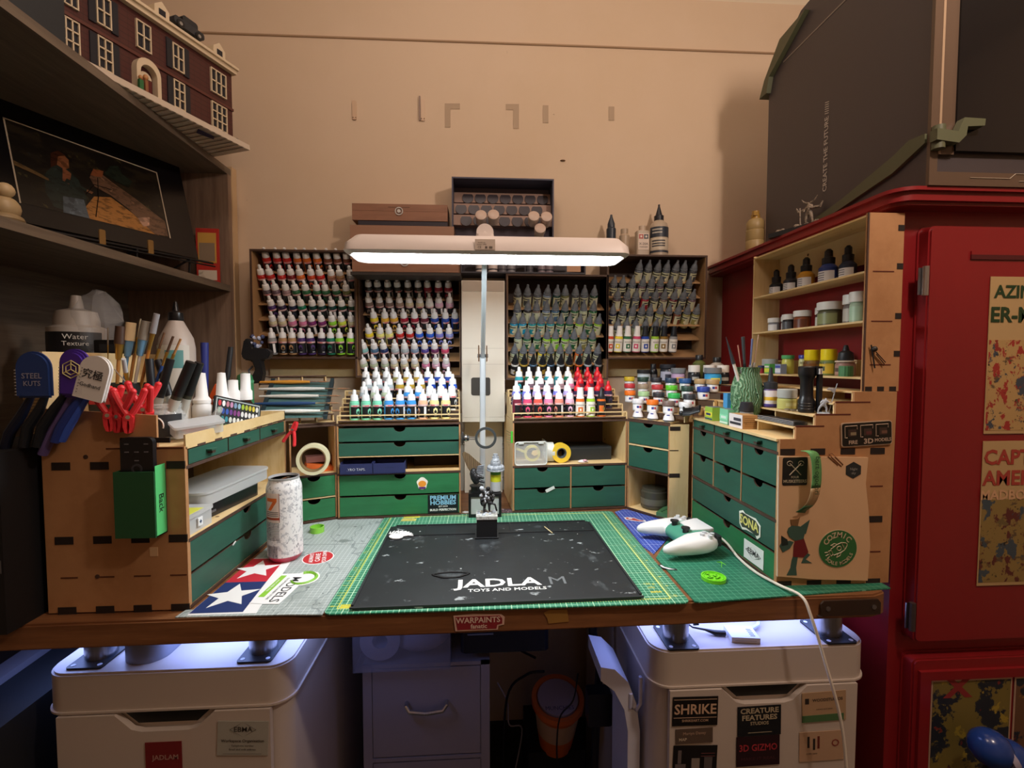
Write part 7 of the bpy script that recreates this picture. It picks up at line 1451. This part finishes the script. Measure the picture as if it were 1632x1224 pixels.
# jars on the narrow wall shelf
SX = .688
def on_shelf(u, z): p = onX(u, 500, SX); return Vector((SX, p.y, 1.0905 + z + .0003))
for i, (u, c, h, r, lab) in enumerate(((1236, 0x20242a, .030, .0145, 'leftmost dark'), (1259, 0x2a2c34, .031, .0150, 'brown'), (1283, 0xb8862c, .036, .0160, 'amber'), (1318, 0x2a3c78, .038, .0170, 'dark blue'), (1341, 0x202a40, .036, .0145, 'navy'))):
    t = thing('ink_bottle', '%s ink bottle with black dropper cap on the top shelf board' % lab, 'bottle', on_shelf(u, .207), rz=-90, group='ink bottles on the top shelf board'); 
    if i == 4: t.location.x += .010
    b = MB(); b.lathe([(0, 0), (r, 0), (r, h * .8), (r * .6, h), (0, h)], P(c, .3), 20); part('body', b, t); b = MB(); b.lathe([(r * .66, h), (r * .68, h + .012), (r * .45, h + .014), (r * .42, h + .026), (r * .2, h + .030), (0, h + .030)], P(0x1a1c22, .35), 20); part('dropper', b, t)
    b = MB(); arcshell(b, r * 1.01, .003, h * .62, -180, 0, P(0xd8dade), 14); [arcshell(b, r * 1.02, h * (.14 + .12 * k), h * (.18 + .12 * k), -150, -60, P(0x5a5e6c), 8) for k in range(4)]; part('label', b, t)
for i, (u, r, h, c, l2, lab, dx) in enumerate(((1234, .0125, .030, 0x8a8c92, 0xe4e6e8, 'text-labelled', 0), (1247, .0120, .031, 0x9a9ca2, 0xd8dade, 'narrow grey-labelled', .012), (1257, .0125, .033, 0x26282e, 0x55585e, 'dark-filled', 0), (1279, .0160, .036, 0x8a4a2c, 0x6a3a26, 'rust-brown', 0), (1300, .0120, .038, 0x3a3a3c, 0xc8ccc8, 'half-hidden', .014), (1320, .0215, .044, 0x5c5c44, 0x8a9468, 'large green-labelled', .004), (1356, .0125, .050, 0x6c6460, 0xb8b8b0, 'tall printed', 0), (1370, .0125, .052, 0xa8c4ac, 0xb0d4bc, 'tall mint', -.004))):
    p = on_shelf(u, .122); p.x += dx; jar('pigment_jar', '%s pigment jar with white lid on the middle shelf board' % lab, 'jar', p, r, h * .72, c, 0xe6e8e6, h * .36, r * 1.08, label=(l2,), group='white-lidded jars on the middle shelf board', rz=-90)
bs = .024
jar('tin', 'squat silver-lidded jar at the far end of the bottom shelf board', 'jar', on_shelf(1229, bs), .0165, .018, 0xa8b4bc, 0xb0b4b4, .016, rz=-90)
jar('small_tub', 'green and yellow tub marked with a 2 on the bottom shelf board', 'tub', on_shelf(1255, bs) + Vector((.004, 0, 0)), .0125, .034, 0xc8c85c, 0x58b06c, .008, label=(0xd0cc60, 0x3c4430), rz=-90)
jar('small_tub', 'slim yellow tube jar with blue cap on the bottom shelf board', 'tub', on_shelf(1275, bs) + Vector((.010, 0, 0)), .0085, .034, 0xc8c890, 0x3a44a8, .008, label=(0xc4c088,), rz=-90)
for i, (u, l2, lab) in enumerate(((1296, 0x8a5a2c, 'left'), (1323, 0xd8b83a, 'right'))):
    t = jar('decal_jar', 'decal fluid jar with bright yellow lid, %s of two on the bottom shelf board' % lab, 'jar', on_shelf(u, bs), .0155, .030, 0x8a6a3c if i == 0 else 0x7a8a4c, 0xf0dc1c, .022, .0140, label=(l2, 0x3a4a2c if i else 0x5a2c20, 0xe8e4d0), group='yellow-lidded jars', rz=-90)
    b = MB(); b.push(T(0, -.0164, .0245, 90)); b.text('DECAL SET', .0055, P(0x24201a), None, .01); b.pop(); part('lettering', b, t)
t = jar('weathering_tub', 'pinkish tub with black domed nozzle cap at the near end of the bottom shelf', 'tub', on_shelf(1350, bs), .0165, .026, 0x9a7468, 0xd8c8b8, .003, label=(0xa88478, 0x5a4a44), rz=-90)
b = MB(); b.lathe([(.0130, .029), (.0135, .031), (.0120, .044), (.006, .048), (.0035, .058), (0, .059)], P(0x23262a), 24); part('nozzle_cap', b, t)
b = MB(); b.lathe([(0, 0), (.0115, 0), (.0115, .018), (.0105, .019), (0, .019)], mixmask('knurled_green', rgb(0x4f8a5c), [('grid', (.004, .0008), rgb(0x2c5a38))], .5), 24); solo('knurled_cap', b, 'small knurled green cap in front of the pinkish tub', 'cap', on_shelf(1365, bs) + Vector((-.020, -.004, 0)))
for i, (u, f, lab) in enumerate(((1243, (0x58b05c, 0xd8dc50, 0xe4e8dc), 'little green and lime paint box'), (1261, (0x8a98b8, 0xe0e4ec, 0x3a48a0), 'little blue and white paint box'))):
    b = MB(); b.box(-.010, .010, 0, .014, 0, .022, P(f[0])); b.box(-.0095, .0095, -.0005, 0, .003, .012, P(f[1])); b.box(-.008, .008, -.0008, 0, .014, .018, P(f[2])); solo('small_carton', b, lab + ' on the bottom shelf board', 'carton', on_shelf(u, bs) + Vector((-.028, 0, 0)), rz=-90)
b = MB(); b.lathe([(0, 0), (.007, 0), (.007, .018), (0, .018)], P(0xa03038), 16); b.lathe([(.0072, .012), (.0072, .018), (0, .0185)], P(0x3a3c6a), 16); solo('small_pot', b, 'small red and navy pot at the far end of the bottom shelf board', 'pot', on_shelf(1228, bs) + Vector((-.026, -.010, 0)))
# on top of the cupboard
t = thing('spray_bottle', 'beige bottle with brass coloured cap on the far end of the cupboard top', 'bottle', (.722, 1.225, 1.4325)); BB = P(0xa08858, .45)
b = MB(); b.lathe([(0, 0), (.022, 0), (.023, .003), (.023, .028), (.022, .030), (.023, .032), (.023, .056), (.021, .058), (.022, .060), (.022, .078), (.017, .086), (0, .086)], BB, 28); part('body', b, t)
b = MB(); b.lathe([(.011, .086), (.011, .098), (.009, .099), (.009, .108), (0, .109)], P(0xa8823a, .35), 20); b.box(-.0115, .0, -.012, -.006, .094, .104, P(0xa8823a, .35)); part('cap', b, t)
t = thing('horned_miniature', 'pale horned miniature on a dark scenic base at the cupboard top edge', 'miniature', (.712, 1.02, 1.4325), rz=-70)
b = MB(); b.prism([(-.075, -.016), (.055, -.016), (.060, 0), (.055, .014), (-.07, .014), (-.08, 0)], 0, .010, P(0x20222a)); part('scenic_base', b, t)
rr_ = random.Random(8); b = MB(); RK2 = mixmask('bone_rock', rgb(0x8a7c6c), [('noise', (200, .5, .1, (1, 1, 1)), rgb(0x4c463e))], .6)
for i in range(22): b.ball((rr_.uniform(-.07, .05), rr_.uniform(-.012, .012), .011), rr_.uniform(.003, .007), RK2, 5, .8)
part('rocks', b, t); mini(t, .050, RK2, 'stand', 'figure', loc=(.012, 0, .012), rz=-10)
b = MB()
for s in (-1, 1): b.tube([(.012 + s * .003, 0, .058), (.012 + s * .012, 0, .062), (.012 + s * .018, 0, .070)], [.0022, .0018, .0005], RK2, 6); b.tube([(.012 + s * .010, 0, .046), (.012 + s * .024, 0, .044), (.012 + s * .030, 0, .054)], [.003, .003, .0012], RK2, 6)
b.tube([(-.002, -.008, .012), (-.004, -.008, .05)], .0015, RK2, 6); part('horns_and_cape', b, t)

# ---------------------------------------------------------------- near face of the right unit
t = thing('note_sheets', 'sheaf of cream paper with stickers hung on the near face of the right unit', 'paper', (.5145, .772 - .0062, .7560)); PAPER = P(0xd2ac84, .7)
def Q(u, v): p = onY(u, v, .7665); return (p.x - .5145, p.z - .7560)
b = MB(); pl_ = [Q(1240, 727), Q(1383, 729), Q(1379, 770), Q(1384, 820), Q(1386, 870), Q(1382, 925), Q(1300, 923), Q(1238, 918)]
n = len(pl_)
vs = [(x, 0, z) for x, z in pl_] + [(x, .0035, z) for x, z in pl_]; b.prism(pl_, -.0005, .0035, PAPER, 'xz'); b.tube([(pl_[0][0], -.001, pl_[0][1]), (pl_[-1][0], -.001, pl_[-1][1])], .0008, P(0xe8e0d4), 5); part('sheets', b, t)
b = MB(); c = Q(1266, 751); b.rbox(c[0] - .022, c[0] + .022, -.0012, -.0004, c[1] - .024, c[1] + .024, .003, P(0x17181a), plane='xz'); G_ = P(0xb8ac94)
for s in (-1, 1): b.tube([(c[0] - s * .010, -.0016, c[1] - .006), (c[0] + s * .010, -.0016, c[1] + .014)], .0009, G_, 4); b.tube([(c[0] + s * .010 + .005 * cos(a), -.0016, c[1] + .014 + .004 * sin(a)) for a in [R(40 * i) for i in range(9)]], .0006, G_, 4)
b.text('FOUR', .0055, G_, FRONT(c[0], -.0016, c[1] - .010)); b.text('MUSKETEERS', .0072, G_, FRONT(c[0], -.0016, c[1] - .017), .02); part('sticker', b, t, label='black sticker with two crossed swords')
b = MB(); c = Q(1359, 749); b.prism([(c[0] + .0155 * cos(R(90 + 60 * i)), c[1] + .0145 * sin(R(90 + 60 * i))) for i in range(6)], -.0012, -.0004, P(0x24282e), 'xz'); b.text('Night', .006, P(0x9a9a94), FRONT(c[0], -.0016, c[1] + .002)); b.text('sky', .006, P(0x9a9a94), FRONT(c[0], -.0016, c[1] - .005)); part('sticker', b, t, label='small dark hexagon sticker')
b = MB(); c = Q(1334, 874); GG = P(0x2f6a38); LN = P(0xc8b898); b.prism([(c[0] + .0352 * cos(R(9 * i)), c[1] + .0335 * sin(R(9 * i))) for i in range(40)], -.0010, -.0004, LN, 'xz'); b.prism([(c[0] + .0342 * cos(R(9 * i)), c[1] + .0325 * sin(R(9 * i))) for i in range(40)], -.0014, -.0004, GG, 'xz')
def arctext(s, r, a0, a1, size, flip=1):
    n = len(s)
    for i, ch in enumerate(s):
        if ch == ' ': continue
        a = a0 + (a1 - a0) * i / (n - 1); M_ = T(c[0] + r * cos(R(a)), -.0018, c[1] + r * sin(R(a))) @ T(0, 0, 0, 90, 0, 0) @ T(0, 0, 0, 0, 0, a - 90 * flip); b.text(ch, size, LN, M_, .02)
arctext('COZMIC', .0245, 150, 42, .0135); arctext('SCALE MODELS', .0260, 222, 338, .0085, -1)
b.push(T(c[0], -.0018, c[1], 0, -28, 0)); lw = .0007
b.tube([(-.012, 0, -.006), (-.012, 0, .006), (.002, 0, .008), (.010, 0, .0072), (.0165, 0, .003), (.018, 0, 0), (.0165, 0, -.003), (.010, 0, -.0072), (.002, 0, -.008)], lw, LN, 4, True); b.tube([(.010, 0, .007), (.010, 0, -.007)], lw, LN, 4)
b.tube([(.002 + .0038 * cos(R(30 * i)), 0, .0038 * sin(R(30 * i))) for i in range(12)], lw, LN, 4, True); b.tube([(-.012, 0, .004), (-.017, 0, .005), (-.017, 0, -.005), (-.012, 0, -.004)], lw, LN, 4)
for s in (-1, 1): b.tube([(-.004, 0, s * .0075), (-.009, 0, s * .012), (-.002, 0, s * .012), (.002, 0, s * .008)], lw, LN, 4); b.tube([(-.019, 0, s * .004), (-.024, 0, s * .006)], lw, LN, 4)
b.tube([(-.019, 0, 0), (-.025, 0, 0)], lw, LN, 4); b.pop(); part('sticker', b, t, label='round green sticker with a line-drawn rocket')
b = MB(); SK = P(0x3c5a50, .5); RR = P(0x6e1e22, .5)
def poly(pts, m, y=-.0010): b.prism([Q(1220 + x / 4.9, 700 + z / 4.9) for x, z in pts], y, -.0004, m, 'xz')
poly([(215, 900), (250, 905), (235, 1000), (240, 1060), (160, 1060), (190, 1000), (200, 940)], SK); poly([(300, 870), (345, 900), (310, 935), (360, 965), (275, 965), (300, 905)], SK)
poly([(230, 770), (290, 760), (330, 880), (290, 920), (210, 915), (215, 830)], RR, -.0013); poly([(175, 690), (215, 665), (270, 680), (300, 730), (290, 775), (225, 790), (180, 760), (165, 720)], SK, -.0016); poly([(255, 690), (340, 628), (310, 735), (280, 740)], SK, -.0014)
poly([(185, 790), (215, 800), (185, 850), (130, 880), (105, 830), (125, 800)], SK, -.0014); poly([(190, 625), (250, 620), (262, 605), (245, 675), (195, 670)], P(0x7a5a38), -.0018); poly([(120, 750), (165, 780), (170, 820), (120, 830)], P(0x1e2a28), -.0017)
part('sticker', b, t, label='cut-out sticker of a cartoon fighter in a red kilt')
t = thing('lanyard_strap', 'green printed fabric strap looped over the sheaf of paper', 'strap', (0, 0, 0)); TA = P(0x5d9a5c, .6)
prof = [onY(1276, 719, .757), onY(1287, 722, .748), onY(1293, 735, .744), onY(1294, 765, .744), onY(1290, 790, .746), onY(1282, 806, .752), onY(1268, 816, .760)]
b = MB(); pr_ = spline(prof, 4); vs = []; fs = []
for p in pr_: vs += [(p.x, p.y, p.z), (p.x + .019, p.y + .004, p.z - .003 if p is pr_[-1] else p.z)]
for i in range(len(pr_) - 1): fs.append((2 * i, 2 * i + 1, 2 * i + 3, 2 * i + 2))
n_ = len(fs); b.add(vs, fs[:int(n_ * .62)], TA); b.add(vs, fs[int(n_ * .62):int(n_ * .86)], P(0xb89a70)); b.add(vs, fs[int(n_ * .86):], P(0x3c6a48)); o = part('strap', b, t, recalc=False); sm = o.modifiers.new('s', 'SOLIDIFY'); sm.thickness = .0008
b = MB(); vs = []; pr2 = spline([onY(1276, 719, .758), onY(1268, 740, .762), onY(1266, 790, .762), onY(1268, 816, .7615)], 4); b = MB()
b.text('bert ogoohri', .0125, P(0x23402c), T(*(onY(1303, 758, .7425)), 90, 90, 0), .005); part('lettering', b, t)
b = MB(); p = onY(1320, 738, .7645); b.tube([(0, 0, .016), (.024, 0, -.006), (.027, 0, -.003), (.006, 0, .017), (-.001, 0, .012), (.018, 0, -.004)], .0006, P(0x8a5a40, .3), 5); solo('paper_clip', b, 'copper paper clip at the top of the sheaf of paper', 'paper clip', p)
t = thing('name_plate', 'black oblong plate reading fire 3D models on the right unit side', 'plate', onY(1380, 690, .7700), rz=0); t.rotation_euler = (0, R(-3), 0)
b = MB(); b.rbox(-.046, .046, -.002, 0, -.022, .020, .005, P(0xc0a890), plane='xz'); b.rbox(-.0445, .0445, -.0026, 0, -.0205, .0185, .004, P(0x14110f), plane='xz'); part('plate', b, t)
b = MB(); CP = P(0xb8a08c)
for k in range(3):
    x = -.040 + .028 * k; b.tube([(x + .004, -.003, -.006), (x, -.003, -.006), (x, -.003, .014), (x + .022, -.003, .014), (x + .022, -.003, .008)], .0008, CP, 4); b.box(x + .006, x + .020, -.003, -.0026, -.004, .008, P(0x3c2c26)); b.box(x + .010, x + .02, -.0032, -.0026, -.002, .003, P((0x8a7c60, 0x5a2c2c, 0x6a4a3c)[k]))
b.text('FIRE', .009, CP, FRONT(-.026, -.0032, -.0145), .02); b.text('3D', .012, CP, FRONT(.002, -.0032, -.0140), .03, 1.2); b.text('MODELS', .008, CP, FRONT(.028, -.0032, -.0130), .02); part('lettering', b, t)
